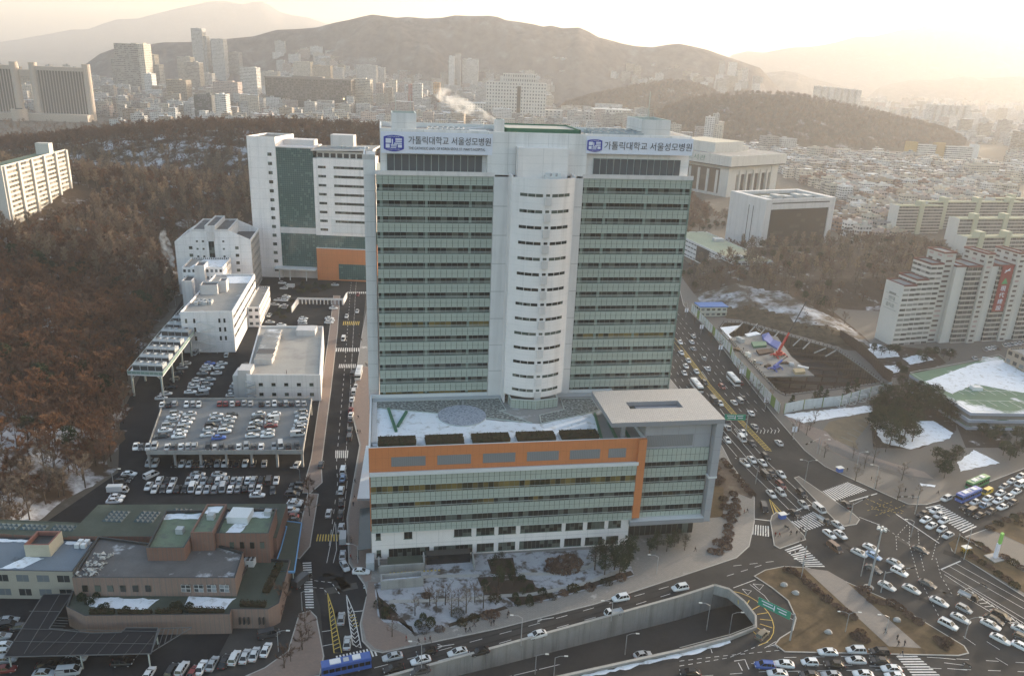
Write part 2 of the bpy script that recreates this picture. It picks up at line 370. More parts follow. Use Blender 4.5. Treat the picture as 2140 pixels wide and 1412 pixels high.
def ridge(name, pix, dist, front, back, m, lower=0.0, rough=.24, n=150, nt=26, seed=0.0, pw=1.25):
    R_ = [D(px, py, dist) for px, py in pix]; V = []; F = []
    for i in range(n):
        x = pix[0][0] + (pix[-1][0] - pix[0][0]) * i / (n - 1)
        for k in range(len(pix) - 1):
            if pix[k][0] <= x <= pix[k + 1][0]: break
        t = (x - pix[k][0]) / (pix[k + 1][0] - pix[k][0]); r = R_[k].lerp(R_[k + 1], t); zr = max(2.0, r.z - lower) * min(1, .05 + i / (n * .06), .05 + (n - 1 - i) / (n * .06)) ** .7
        dirv = Vector((r.x, r.y, 0)).normalized()
        for j in range(nt + 1):
            s = -1 + 2 * j / nt; q = r + dirv * (s * (front if s < 0 else back))
            a = abs(s); sp = noise.fractal(Vector((q.x / (front * .34) + seed, q.y / (front * .5), seed)), .8, 2.1, 5)
            z = zr * (1 - a) ** pw * (1 + rough * 4 * a * sp) + zr * .10 * noise.noise(Vector((q.x / 90, q.y / 90, 3))) * a - 3 * a * a
            if j in (0, nt): z = -4
            V.append((q.x, q.y, z))
    for i in range(n - 1):
        for j in range(nt):
            a = i * (nt + 1) + j; F.append((a, a + nt + 1, a + nt + 2, a + 1))
    me = bpy.data.meshes.new(name); me.from_pydata(V, [], F); me.materials.append(m); me.polygons.foreach_set('use_smooth', [True] * len(F)); me.update()
    if me.polygons[len(F) // 2].normal.z < 0: me.flip_normals()
    o = bpy.data.objects.new(name, me); COL.objects.link(o); o['kind'] = 'structure'; return o
def zpx(k, pts): return [Q(k, *p) for p in pts]
M_far = mat('winter_forest', (.115, .100, .095), rough=.95, var=1.0, scale=.035, col2=(.24, .24, .25), thr=(.57, .80, .014), spec=.05)
RIDGE_UM = zpx('A', [(350, 400), (450, 370), (620, 330), (700, 300), (880, 280), (1000, 262), (1160, 260), (1400, 240), (1560, 225), (1700, 185), (1830, 180), (1950, 170)]) + zpx('B', [(0, 140), (80, 125), (160, 105), (230, 90), (300, 100), (380, 110), (450, 105), (560, 115), (660, 110), (740, 95), (850, 100), (950, 98), (1000, 105), (1050, 125), (1130, 135), (1220, 150), (1280, 165), (1330, 158), (1400, 175), (1500, 170), (1560, 195), (1620, 230), (1700, 250), (1770, 270), (1850, 285), (1950, 292), (2050, 275)]) + zpx('C', [(0, 270), (100, 290), (180, 310), (250, 335), (350, 370), (500, 420), (620, 460), (760, 520)])
ridge('middle_mountain', RIDGE_UM, 2900, 480, 900, M_far, seed=2.3, n=260)
ridge('distant_mountain', zpx('A', [(-700, 330), (-300, 290), (0, 260), (130, 240), (300, 210), (450, 182), (540, 182), (640, 145), (720, 120), (850, 115), (960, 85), (1080, 55), (1200, 30), (1280, 12), (1380, 8), (1500, 28), (1540, 15), (1610, 10), (1660, 35), (1720, 75), (1800, 95), (1900, 110), (2000, 145), (2118, 165), (2300, 220)]), 9500, 2600, 1800, M_far, seed=5.1)
ridge('high_mountain', zpx('C', [(150, 400), (280, 345), (420, 315), (520, 325), (620, 305), (700, 292), (790, 290), (880, 278), (960, 262), (1090, 225), (1180, 228), (1280, 205), (1380, 180), (1440, 185), (1540, 150), (1580, 158), (1690, 120), (1740, 128), (1830, 115), (1880, 122), (1990, 105), (2020, 88), (2060, 85), (2118, 110), (2400, 90), (2800, 210), (3200, 330)]), 7500, 2600, 1800, M_far, seed=9.4, n=200)
ridge('foothill', zpx('C', [(330, 520), (400, 470), (560, 445), (650, 437), (730, 450), (800, 480), (900, 505), (1000, 530), (1150, 560)]), 4300, 700, 700, M_far, seed=12)
ridge('foothill', zpx('C', [(1150, 560), (1300, 515), (1450, 490), (1600, 497), (1750, 470), (1900, 480), (2118, 470), (2500, 520)]), 5000, 900, 900, M_far, seed=15)
H1 = zpx('C', [(-760, 640), (-640, 600), (-500, 560), (-330, 525), (-200, 500), (-60, 480), (50, 488), (120, 505), (200, 540), (260, 570), (330, 600)])
H2 = zpx('C', [(-200, 700), (-60, 640), (50, 600), (150, 580), (300, 565), (400, 555), (550, 557), (650, 560), (800, 578), (900, 600), (1020, 630), (1150, 655), (1250, 680), (1350, 710), (1500, 745), (1620, 780), (1720, 820), (1790, 860)])
M_hf = mat('leaf_litter_thin', (.060, .045, .035), rough=.95, var=.5, scale=.06, col2=(.34, .35, .37), thr=(.59, .72, .02), spec=.1)
HILLS = [(H1, 2300, 330, 500, 9.0), (H2, 1750, 240, 420, 8.0)]
for hp, hd, hf_, hb, hl in HILLS: ridge('wooded_ridge', hp, hd, hf_, hb, M_hf, lower=hl, seed=hd * .01, rough=.10, pw=1.1)

# ---------------------------------------------------------------- haze
hz = MB(); hz.box(-9400, 9400, -200, 13800, -16, 740)
HZ = bpy.data.materials.new('haze_air'); HZ.use_nodes = True; HZ.node_tree.nodes.clear()
_o = HZ.node_tree.nodes.new('ShaderNodeOutputMaterial'); _v = HZ.node_tree.nodes.new('ShaderNodeVolumePrincipled')
_v.inputs['Color'].default_value = (.745, .74, .75, 1); _v.inputs['Density'].default_value = 0.00014; _v.inputs['Anisotropy'].default_value = 0.32
HZ.node_tree.links.new(_v.outputs[0], _o.inputs['Volume'])
# ================================================================ ROADS, PAVEMENTS, MARKINGS
M_asph = mat('asphalt', (.046, .0445, .044), rough=.95, var=.35, scale=.09, col2=(.066, .063, .060), thr=(.52, .70, .05), spec=.08)
M_asph2 = mat('asphalt_worn', (.022, .023, .026), rough=.95, var=.4, scale=.12, col2=(.038, .038, .040), thr=(.5, .7, .07), spec=.06)
M_white = mat('road_paint_white', (.55, .55, .54), var=.5, scale=1.2, rough=.7)
M_yel = mat('road_paint_yellow', (.50, .36, .08), var=.5, scale=1.2, rough=.7)
M_kerb = mat('kerb_stone', (.34, .33, .31), var=.25, scale=1.0)
M_conc = mat('concrete', (.30, .295, .285), var=.22, scale=.35, stain=.45)
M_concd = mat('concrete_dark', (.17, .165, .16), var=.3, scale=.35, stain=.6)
def tiles(name, a, b, size, line=(.15, .14, .13), patch=(.5, .48, .45), thr=(.62, .74, .15)):
    k = NT(name); p = k.pos(); br = k.n('ShaderNodeTexBrick'); k.l(p, br.inputs['Vector']); br.inputs['Scale'].default_value = 1.0 / size
    br.inputs['Color1'].default_value = c4(a); br.inputs['Color2'].default_value = c4(b); br.inputs['Mortar'].default_value = c4(line); br.inputs['Mortar Size'].default_value = .02
    n = k.noise(.12, 6, .65, p); c = k.mix(k.math('MULTIPLY', k.noise(1.3, 4, .6, p), .5), br.outputs[0], (.12, .11, .10, 1)); c = k.mix(k.ramp(n, thr[0], thr[1]), c, c4(patch))
    k.l(c, k.b.inputs['Base Color']); k.b.inputs['Roughness'].default_value = .8; return k.m
M_tile = tiles('pale_paving', (.27, .255, .24), (.23, .22, .21), 1.6)
M_brick = tiles('pink_paving', (.26, .175, .14), (.22, .15, .12), 1.2, patch=(.28, .215, .18))
M_grey_t = tiles('grey_paving', (.10, .092, .085), (.085, .08, .074), 1.4, patch=(.14, .13, .12))
M_lawn = mat('winter_lawn', (.115, .082, .048), var=.5, scale=.25, rough=.95, col2=(.075, .055, .035), thr=(.48, .62, .13), spec=.1)
M_soil = mat('planting_soil', (.055, .042, .034), var=.5, scale=.3, rough=.95, col2=(.40, .41, .44), thr=(.60, .72, .22), spec=.1)
M_snowy = mat('thin_snow_on_soil', (.34, .35, .38), var=.3, scale=.35, rough=.9, col2=(.09, .075, .065), thr=(.50, .62, .28), spec=.2)
def pts(k, *zz, z=0.0): return [tuple(GQ(k, x, y, z)[:2]) for x, y in zz]
BLV_R = [(109.0, 256), (107.2, 290), (106.2, 320), (105.2, 388), (98, 442), (88, 520), (70, 640), (40, 820)]
BLV_M = [(97.3, 246), (95.8, 257), (90.8, 290), (87.5, 317), (84.5, 361), (78, 442), (68, 520), (50, 640), (22, 820)]
BLV_L = [(79.3, 258), (76, 290), (70.5, 330), (66, 361), (58, 442), (48, 520), (30, 640), (2, 820)]
sheet('road', [(-64, 58), (420, 58), (420, 420), (130, 470), (105, 830), (-30, 830), (20, 480), (50, 300), (-64, 178)], .02, M_asph, [UNDER] + [[p for p in PIT]])
ST_L = [(-31, 118), (-40.2, 144.4), (-45.2, 160.7), (-48.9, 168.9), (-55.3, 179), (-54, 186), (-59.5, 221), (-62.5, 232), (-75, 300), (-88, 369), (-101, 438), (-116, 520)]
ST_R = [(-20, 118), (-30.2, 144.4), (-34.2, 157), (-34.5, 166), (-36, 170), (-42, 179), (-47.2, 200.6), (-52.7, 247.7), (-61.3, 274.7), (-68.6, 322.2), (-75, 365.8), (-87, 441), (-102, 520)]
sheet('street', ST_L + ST_R[::-1], .035, M_asph2)
sheet('car_park_ground', [(-150, 60), (-38, 60), (-33, 118)] + [(p[0] + .3, p[1]) for p in ST_L[1:-1]] + [(-112, 500), (-175, 500), (-190, 440), (-168, 345), (-145, 262), (-126, 222), (-133, 190), (-150, 130)], .015, M_asph2)
def slab(name, outer, m, z=.14, kerb=M_kerb, holes=(), w=.3, z0=-.05):
    """a raised pavement with a kerb round it"""
    mb = MB(); n = len(outer); inn = shift(outer, -w)
    a = sum(outer[i][0] * outer[(i + 1) % n][1] - outer[(i + 1) % n][0] * outer[i][1] for i in range(n))
    if a < 0: outer = outer[::-1]; inn = inn[::-1]
    for i in range(n):
        j = (i + 1) % n
        mb.face([(*outer[i], z0), (*outer[j], z0), (*outer[j], z), (*outer[i], z)], 1); mb.face([(*outer[i], z), (*outer[j], z), (*inn[j], z), (*inn[i], z)], 1)
    loops = [[Vector((*p, z)) for p in inn]] + [[Vector((*p, z)) for p in h] for h in holes]; fl = [p for l in loops for p in l]
    for t in tessellate_polygon(loops):
        q = [fl[i] for i in t]; nn = (q[1] - q[0]).cross(q[2] - q[0]); mb.face(q if nn.z > 0 else q[::-1], 0)
    o = mb.build(name, [m, kerb]); o['kind'] = 'structure'; return o
HB = [(-34.6, 165), (-34.2, 155), (-32.5, 149.2), (-29.8, 146.2), (-27, 145.6), (-0.4, 155.4), (24.5, 166.2), (48.4, 179), (66.5, 188.9), (71.8, 194.9), (77, 208), (81.2, 222.9), (79.2, 245.7)] + BLV_L[:6] + [(-95, 520)] + [(p[0], p[1]) for p in ST_R[10:2:-1]]
slab('hospital_pavement', HB, M_tile)
slab('pavement', [(-61.5, 214), (-59.3, 221), (-62.3, 232), (-74.7, 300), (-87.7, 369), (-100, 430), (-104, 430), (-92, 369), (-79, 300), (-67, 236), (-65.5, 224), (-64, 214)], M_brick)
slab('pavement', [(-55.6, 180), (-54.2, 186), (-58.8, 214), (-62.3, 214), (-58.5, 186), (-59.2, 181.5)], M_brick)
slab('pavement', pts('G', (1830, 1030), (1900, 1010), (1940, 1050), (1985, 1290), (1960, 1412), (1700, 1460), (1500, 1412), (1620, 1360), (1760, 1260)), M_brick)
slab('park_pavement', [(109.4, 258), (112.5, 246.2), (125.7, 229.0), (131, 222.6), (137, 222.6), (146.5, 227.4), (185.5, 250.5), (330, 335), (500, 360), (500, 520), (110, 520), (100, 440)] + BLV_R[3:0:-1], M_grey_t, holes=[shift(PIT, .6)])
slab('corner_pavement', [(167, 219.0), (133.6, 201.4), (131.9, 197), (141, 176.4), (165, 148), (230, 100), (420, 90), (420, 330)], M_grey_t)
slab('traffic_island', [(69.1, 180.8), (73, 183.8), (78.9, 185.9), (85.4, 185.8), (93, 181), (102.5, 172.9), (113.9, 156.2), (113.6, 153.6), (110.6, 152.6), (68.3, 151.4), (66.6, 154.0), (68.5, 156.3), (72.7, 159.4), (75, 164), (75.2, 170.8), (72.5, 176)], M_lawn, z=.16)
slab('traffic_island', [(83.5, 212.3), (82, 209), (79.2, 196), (80.5, 194.3), (89.9, 199.6), (90.2, 201.6), (87.9, 212.6), (85.5, 214.4)], M_grey_t)
slab('traffic_island', pts('I', (700, 200), (730, 190), (1060, 415), (1105, 455), (1085, 485), (1010, 498), (960, 470)), M_grey_t)
sheet('footpath', pts('I', (760, 752), (905, 770), (1010, 830), (1480, 1243), (1280, 1233)), .19, tiles('path_tiles', (.21, .185, .17), (.18, .165, .155), 2.2, patch=(.25, .22, .2)))
# pink brick pavement on the hospital side of the street, paths and planting on the hospital block
sheet('brick_pavement', [(-34.3, 164), (-33.6, 155.3), (-31.5, 149.6), (-29, 147), (-26.8, 146.4), (-21, 148.6), (-22.5, 152), (-27, 154.5), (-29.5, 158), (-31, 165), (-30, 171), (-35.2, 171.5)], .16, M_brick)
sheet('brick_pavement', [(-36.0, 171.2), (-41.3, 179.4), (-46.5, 200.6), (-52.0, 247.7), (-60.6, 274.7), (-67.9, 322.2), (-62, 322), (-52, 270), (-44, 236), (-40.5, 200), (-36.4, 184), (-34.5, 172)], .16, M_brick)
GARD = pts('H', (240, 850), (262, 1050), (300, 1085), (390, 1092), (440, 1120), (490, 1172), (560, 1150), (1000, 1005), (1345, 942), (1832, 800), (1815, 745), (1560, 640), (870, 672), (590, 690), (500, 800), (320, 825))
sheet('garden_ground', GARD, .165, M_snowy)
for pp in (((870, 810), (1100, 800), (1210, 830), (1230, 870), (1330, 900), (1340, 935), (1120, 985), (1030, 920), (915, 920)), ((250, 870), (275, 1060), (390, 1080), (470, 1110), (490, 1160), (430, 1080), (320, 970), (270, 930)), ((1520, 850), (1810, 770), (1830, 795), (1400, 920), (1330, 925)), ((690, 1095), (1040, 985), (1060, 1000), (700, 1115)), ((930, 700), (1090, 690), (1110, 800), (960, 790))):
    sheet('planting_bed', pts('H', *pp), .185, M_soil)
walk = MB()
for pp in (((330, 960), (500, 955), (800, 945), (1000, 925), (1200, 915), (1340, 890), (1520, 850), (1750, 770)), ((880, 800), (600, 805), (330, 825)), ((1120, 790), (1400, 790), (1560, 745), (1620, 690), (1600, 640))): strip(walk, [Vector(p) for p in pts('H', *pp)], 1.3, .205)
tag(walk.build('garden_path', M_kerb), kind='structure')
sheet('forecourt', pts('H', (1790, 470), (2109, 440), (2400, 560), (2500, 640), (2109, 690), (1935, 700), (1830, 730), (1795, 640)), .17, M_tile)
sheet('verge', pts('I', (180, 60), (290, 110), (455, 300), (440, 330), (365, 300), (330, 280), (270, 380), (160, 250)), .17, mat('bare_shrub_bed', (.085, .06, .045), var=.5, scale=.4, col2=(.15, .12, .09), thr=(.5, .7, .3)))
sheet('verge', pts('I', (160, 240), (270, 260), (265, 440), (140, 450)), .175, M_lawn)
# park to the east of the boulevard
PKL = [((640, 1195), (780, 1180), (1180, 1140), (1190, 1180), (900, 1225), (760, 1250)), ((1170, 1240), (1560, 1235), (1680, 1310), (1660, 1345), (1480, 1390), (1420, 1410), (1250, 1370)), ((1080, 770), (1210, 760), (1330, 800), (1350, 840), (1220, 850)), ((1240, 900), (1330, 890), (1370, 930), (1260, 950)), ((1370, 850), (1500, 820), (1560, 860), (1420, 890))]
for pp in (((1165, 1090), (1480, 1080), (1700, 1150), (1700, 1300), (1480, 1405), (1190, 1400)), ((1080, 765), (1300, 770), (1560, 800), (1640, 880), (1380, 975), (1250, 960)), ((1690, 1230), (1960, 1260), (2000, 1400), (1760, 1400))): sheet('planting_bed', pts('F', *pp), .152, M_soil)
for i, pp in enumerate(PKL): sheet('snow_patch', pts('F', *pp), .205 + .004 * i, M_snow)
for pp in (((1700, 110), (1800, 30), (1960, 110), (1720, 165)), ((1470, 235), (1560, 245), (1560, 258), (1480, 252))): sheet('snow_patch', pts('I', *pp), .20, M_snow)
sheet('park_lawn', pts('F', (920, 1240), (1180, 1175), (1160, 1260), (1080, 1360), (1100, 1410), (960, 1360), (880, 1290)), .16, mat('dry_lawn', (.15, .115, .075), var=.35, scale=.2, col2=(.10, .085, .06), thr=(.5, .65, .12)))
sheet('park_path', pts('F', (640, 1195), (760, 1250), (900, 1300), (1000, 1400), (1130, 1460), (1240, 1500), (1180, 1500), (1000, 1460), (860, 1380), (700, 1260)), .18, tiles('red_path', (.24, .165, .14), (.20, .15, .13), 1.0))
sheet('park_path', pts('I', (880, 0), (1000, 60), (1200, 130), (1420, 190), (1560, 210), (1500, 165), (1300, 110), (1080, 40), (960, -30)), .19, tiles('terrace_path', (.27, .20, .17), (.23, .175, .15), 1.0))
sheet('verge', pts('I', (1870, 500), (2109, 420), (2300, 500), (2300, 800), (2109, 610)), .17, M_lawn)
sheet('verge', pts('I', (1645, 600), (1720, 555), (1850, 600), (2109, 780), (2300, 920), (2300, 1050), (2109, 905), (1680, 660)), .17, M_lawn)
tw = MB()
for i in range(6):
    pp = pts('I', (900 + i * 6, -10 + i * 9), (1080 + i * 4, 65 + i * 9), (1300 + i * 3, 130 + i * 9), (1430, 172 + i * 9)); strip(tw, [Vector(p) for p in pp], .45, .30 + .0 * i)
    strip(tw, [Vector(p) for p in pts('F', (960 + i * 35, 1360 - i * 26), (1040 + i * 28, 1390 - i * 26))], .35, .17 + .012)
tag(tw.build('park_steps', M_concd), kind='structure')

# ---- the underpass
def uz(x): return lerp_tab(x, [(-60, -2.2), (-20, -3.8), (0, -4.8), (46, -6.6), (64, -7.0), (120, -7.5)])
uf = MB()
loops = [[Vector((*p, uz(p[0]))) for p in UNDER + []]]
for t in tessellate_polygon([[Vector((p.x, p.y, 0)) for p in loops[0]]]):
    q = [loops[0][i] for i in t]; nn = (q[1] - q[0]).cross(q[2] - q[0]); uf.face(q if nn.z > 0 else q[::-1])
for a, b in zip(UP_N[-1:] + UP_C, UP_C + UP_S[:1]):
    e = Vector((40, 15)); a2 = (a[0] + e.x, a[1] + e.y); b2 = (b[0] + e.x, b[1] + e.y)
    uf.face([(*a, uz(a[0])), (*b, uz(b[0])), (*b2, -7.4), (*a2, -7.4)][::-1])
tag(uf.build('underpass_road', M_asph), kind='structure')
M_wallc = mat('retaining_concrete', (.25, .245, .235), var=.25, scale=.3, stain=.75)
def wall_run(name, P, label, side):
    w = empty(name, (0, 0, 0), 0, label, 'wall'); mb = MB(); cp = MB()
    for a, b in zip(P, P[1:]):
        L = (Vector(b) - Vector(a)).length; n = max(1, int(L / 3)); d = (Vector(b) - Vector(a)).normalized(); nn = Vector((-d.y, d.x)) * side
        for i in range(n):
            p = Vector(a).lerp(Vector(b), i / n); q = Vector(a).lerp(Vector(b), (i + 1) / n - .06 / L)
            mb.prism([tuple(p), tuple(q), tuple(q + nn * .4), tuple(p + nn * .4)], [uz(p.x) - .3, uz(q.x) - .3, uz(q.x) - .3, uz(p.x) - .3], .75)
        cp.prism([tuple(Vector(a) - nn * .12), tuple(Vector(b) - nn * .12), tuple(Vector(b) + nn * .55), tuple(Vector(a) + nn * .55)], .755, .93)
    mb.build('wall_face', M_wallc, w); cp.build('coping', M_kerb, w); return w
wall_run('retaining_wall', UP_N, 'grey concrete retaining wall along the hospital side of the underpass', 1)
wall_run('retaining_wall', UP_S, 'concrete underpass wall with snowy ledge beside the bottom road', 1)
pw = empty('tunnel_portal', (0, 0, 0), 0, 'curved concrete tunnel mouth with dark opening at the underpass end', 'tunnel portal'); mb = MB(); rl = MB()
PC = UP_N[-1:] + UP_C + UP_S[:1]; PCo = [(p[0] + .55 * math.cos(t), p[1] + .55 * math.sin(t)) for p, t in zip(PC, [1.9, 1.2, .6, 0, -.5, -1.0, -1.4])]
for a, b, a2, b2 in zip(PC, PC[1:], PCo, PCo[1:]):
    mb.prism([a, b, b2, a2], -1.9, .9); rl.bar((*a, 1.35), (*b, 1.35), .12, .12); rl.bar((*a, .95), (*a, 1.4), .12, .12)
mb.build('beam', M_conc, pw); rl.build('railing', M_kerb, pw)
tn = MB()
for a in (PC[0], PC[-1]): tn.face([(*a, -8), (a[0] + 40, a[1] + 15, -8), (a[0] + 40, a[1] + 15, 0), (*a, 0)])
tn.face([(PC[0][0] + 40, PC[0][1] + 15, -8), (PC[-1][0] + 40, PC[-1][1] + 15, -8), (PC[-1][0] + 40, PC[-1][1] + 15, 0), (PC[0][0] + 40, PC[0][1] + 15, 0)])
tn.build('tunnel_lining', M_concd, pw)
sheet('snow_patch', [(42.7, 149.6), (14.8, 139.9), (-20, 127.6), (-20, 126.9), (15, 138.9), (43.2, 148.6), (56.2, 154.0), (56, 154.9)], .06, M_snow)
# ---- markings
WL = MB(); YL = MB(); ZM = .055
def zebra(k, p00, p10, p01, p11, n, mb=None, duty=.5, z=ZM):
    a, b, c, d = [GQ(k, *p) for p in (p00, p10, p01, p11)]
    for i in range(n):
        t0 = (i + .25) / n; t1 = (i + .25 + duty) / n
        q = [a.lerp(c, t0), b.lerp(d, t0), b.lerp(d, t1), a.lerp(c, t1)]; q = [(x.x, x.y, z) for x in q]
        nn = (Vector(q[1]) - Vector(q[0])).cross(Vector(q[2]) - Vector(q[0])); (mb or WL).face(q if nn.z > 0 else q[::-1])
zebra('I', (680, 468), (760, 530), (820, 405), (935, 470), 11)
zebra('I', (850, 290), (920, 352), (1030, 225), (1150, 275), 16)
zebra('I', (640, 638), (740, 602), (775, 745), (895, 747), 11)
zebra('I', (445, 485), (440, 545), (550, 495), (552, 560), 7)
zebra('I', (1500, 378), (1590, 360), (1740, 540), (1825, 500), 15)
zebra('I', (1310, 1270), (1430, 1268), (1430, 1412), (1600, 1412), 9)
zebra('G', (1852, 715), (1905, 712), (1872, 1000), (1922, 1000), 19)
zebra('H', (0, 1290), (15, 1350), (245, 1235), (265, 1285), 12)
zebra('E', (5, 785), (0, 808), (165, 785), (168, 808), 12)
zebra('E', (25, 885), (20, 908), (130, 885), (128, 908), 10)
zebra('E', (75, 440), (70, 452), (195, 440), (195, 452), 10)
zebra('H', (0, 32), (0, 78), (85, 32), (80, 78), 7)
zebra('H', (172, 800), (172, 880), (222, 800), (222, 880), 1, duty=.0)
zebra('H', (172, 795), (215, 795), (175, 880), (225, 875), 6)
zebra('G', (1940, 545), (1930, 587), (2085, 545), (2090, 587), 9, YL, .45)
zebra('E', (50, 622), (45, 645), (155, 622), (150, 645), 9, YL, .45)
def line(mb, k, P, w=.16, z=ZM, dash=None):
    w_ = [Vector(p) for p in pts(k, *P)]
    if dash: dashes(mb, w_, w, z, *dash)
    else: strip(mb, w_, w, z)
def off(P, d): return ribbon([Vector(p) for p in P], 2 * abs(d))[0 if d > 0 else 1]
for d in (4, 7.2, 10.4, 13.6): dashes(WL, [Vector(p) for p in off(BLV_M[2:], d)], .17, ZM, 3.0, 5.0)
for d in (4, 7.3, 10.6, 13.9): dashes(WL, [Vector(p) for p in off(BLV_M[2:], -d)], .17, ZM, 3.0, 5.0)
for P, w in ((off(BLV_M[1:], 1.0), .2), (off(BLV_M[1:], -1.0), .2)): strip(YL, [Vector(p) for p in P], w, ZM)
for p, h in along(BLV_M[1:5], 1.5): e = Vector((math.cos(h + .9), math.sin(h + .9))) * 1.15; strip(YL, [p - e, p + e], .35, ZM + .004)
for d in (4.2, 7.4, 10.6, 13.8): strip(WL, [Vector(p) for p in off([(104, 218)] + BLV_M[:3], d)], .17, ZM)
line(WL, 'I', ((340, 80), (425, 82)), .4); line(WL, 'I', ((630, 435), (800, 365)), .45); line(WL, 'I', ((1040, 345), (1210, 295)), .4); line(WL, 'I', ((455, 450), (565, 463)), .4)
line(WL, 'I', ((1325, 420), (1590, 600)), .35); line(WL, 'I', ((1600, 760), (1720, 708)), .4); line(WL, 'I', ((1100, 440), (1225, 487)), .25)
for P in (((1600, 760), (2109, 1060)), ((1650, 740), (2109, 1000)), ((1690, 722), (2109, 955)), ((1620, 790), (2109, 1110))): line(WL, 'I', P, .15)
for P in (((1545, 700), (1570, 600), (1590, 560), (1620, 400)), ((1410, 480), (1405, 600), (1460, 800), (1590, 1050)), ((1460, 520), (1470, 650), (1500, 780)), ((1570, 690), (1600, 800), (1670, 915)), ((1100, 440), (1250, 500), (1400, 600)), ((1330, 640), (1325, 560), (1400, 480))): line(WL, 'I', P, .14, dash=(.8, 1.0))
line(WL, 'I', ((1700, 915), (1770, 872), (2109, 1090)), .2); line(WL, 'I', ((1760, 935), (2109, 1140)), .2)
for i in range(11): x = 1790 + i * 30; y = 895 + i * 19.5; line(WL, 'I', ((x, y), (x + 32, y + 30), (x - 12, y + 34)), .22)
for P in (((640, 1298), (1320, 1285), (2109, 1330)), ((440, 1335), (1050, 1345), (2109, 1385)), ((130, 1412), (500, 1385), (1300, 1372))): line(WL, 'I', P, .14, dash=(3, 4))
for P in (((1735, 1168), (1812, 1222)), ((1880, 1200), (1960, 1250)), ((1935, 1300), (2010, 1345)), ((1590, 1300), (1690, 1310)), ((1620, 1330), (1740, 1345)), ((1640, 1365), (1760, 1375))): line(WL, 'I', P, .15)
line(WL, 'I', ((330, 872), (465, 822)), .2)
for q0 in (((385, 880), (440, 890), (418, 915)), ((450, 848), (515, 855), (490, 885))):
    line(WL, 'I', q0 + q0[:1], .18)
line(WL, 'I', ((430, 850), (520, 920), (585, 1005)), .14); line(WL, 'I', ((215, 1222), (235, 1232), (300, 1205)), .3); line(WL, 'I', ((130, 1250), (190, 1240), (200, 1270)), .22); line(WL, 'I', ((335, 1320), (400, 1310), (425, 1370)), .2); line(WL, 'I', ((360, 1330), (385, 1378)), .2)
for i in range(4): line(WL, 'I', ((520 + i * 22, 1240 - i * 8), (590 + i * 4, 1200 + i * 14)), .12)
for P in (((0, 1320), (250, 1290), (600, 1255)), ((0, 1350), (300, 1300), (560, 1195))): line(WL, 'I', P, .14, dash=(1.2, 1.0))
for P in (((240, 1362), (640, 1255), (1100, 1130), (1600, 990), (2109, 845)), ((630, 1320), (1010, 1210), (1380, 1110), (1600, 1050), (2000, 925))): line(WL, 'H', P, .15, dash=(3.2, 4.5))
for P in (((345, 745), (2109, -260)),): pass
for P in (((330, 738), (560, 712)), ((290, 800), (480, 740))): line(WL, 'I', P, .15, dash=(2.5, 2.5))
for x, y in ((690, 1225), (1300, 1062)): line(WL, 'H', ((x - 60, y + 8), (x + 40, y - 8)), .2); line(WL, 'H', ((x - 62, y - 8), (x - 30, y + 3), (x - 62, y + 20)), .2)
strip(YL, [Vector(p) for p in off(UP_N[:5], .7)], .16, ZM)
# underpass lane lines lie on the sloping floor
UL = MB()
for t in (.33, .62):
    P = [Vector(a).lerp(Vector(b), t) for a, b in (((-20.4, 139.3), (-20, 128)), ((14, 155), (14.8, 140.3)), ((44, 168.3), (42.7, 150)))]
    for p, h in along(P, 6.5): e = Vector((math.cos(h), math.sin(h))); q = p + e * 6; n = Vector((-e.y, e.x)) * .09; UL.face([(*(p - n), uz(p.x) + .05), (*(q - n), uz(q.x) + .05), (*(q + n), uz(q.x) + .05), (*(p + n), uz(p.x) + .05)])
tag(UL.build('underpass_lane_line', M_white), kind='structure')
# street: centre lines, hatchings
for P in (((2050, 470), (2000, 720)), ((1970, 1140), (2030, 1132)), ((1975, 1228), (2040, 1215)), ((2055, 480), (2060, 640), (2040, 720))): line(WL, 'G', P, .15)
dashes(WL, [Vector(p) for p in off(ST_L[5:], -5.0)], .15, ZM, 2.5, 3); dashes(WL, [Vector(p) for p in off(ST_L[5:], -8.0)], .12, ZM, 5, 1.2)
line(YL, 'G', ((2005, 905), (2020, 1060), (2045, 1270), (2092, 1270), (2040, 1010), (2005, 905)), .22)
for i in range(13): y = 960 + i * 24; x0 = 2010 + i * 2.9; line(YL, 'G', ((x0, y), (x0 + 6 + i * 3.0, y - 18)), .25)
line(WL, 'H', ((70, 915), (85, 1060), (110, 1220), (160, 1240), (115, 1020), (70, 915)), .22)
for i in range(10): y = 985 + i * 25; x0 = 78 + i * 3.2; line(WL, 'H', ((x0, y), (x0 + 10 + i * 1.6, y + 22), (x0 + 22 + i * 3.0, y)), .25)
line(WL, 'H', ((110, 1018), (175, 1012)), .25)
for i in range(5): line(YL, 'H', ((85 + i * 8, 1040 + i * 17), (125 + i * 5, 1035 + i * 17)), .25)
for P in (((1925, 828), (2030, 840), (2075, 905)), ((1915, 870), (1975, 875), (2005, 905))): line(WL, 'G', P, .15, dash=(1, .8))
line(YL, 'I', ((550, 330), (580, 430), (640, 425), (550, 330)), .22)
for i in range(5): line(YL, 'I', ((565 + i * 10, 350 + i * 15), (600 + i * 6, 425 - 0 * i)), .2)
for i in range(8):
    t = 1.35 - i * .36; a = Vector((60.5, 163.5)) + Vector((math.cos(t), math.sin(t))) * 5.2; b = Vector((60.5, 163.5)) + Vector((math.cos(t), math.sin(t))) * (8.2); strip(YL, [a, b], .2, ZM)
strip(YL, [Vector((60.5, 163.5)) + Vector((math.cos(t), math.sin(t) * 1.25)) * 8.3 for t in [1.7 - .25 * i for i in range(13)]], .2, ZM + .004)
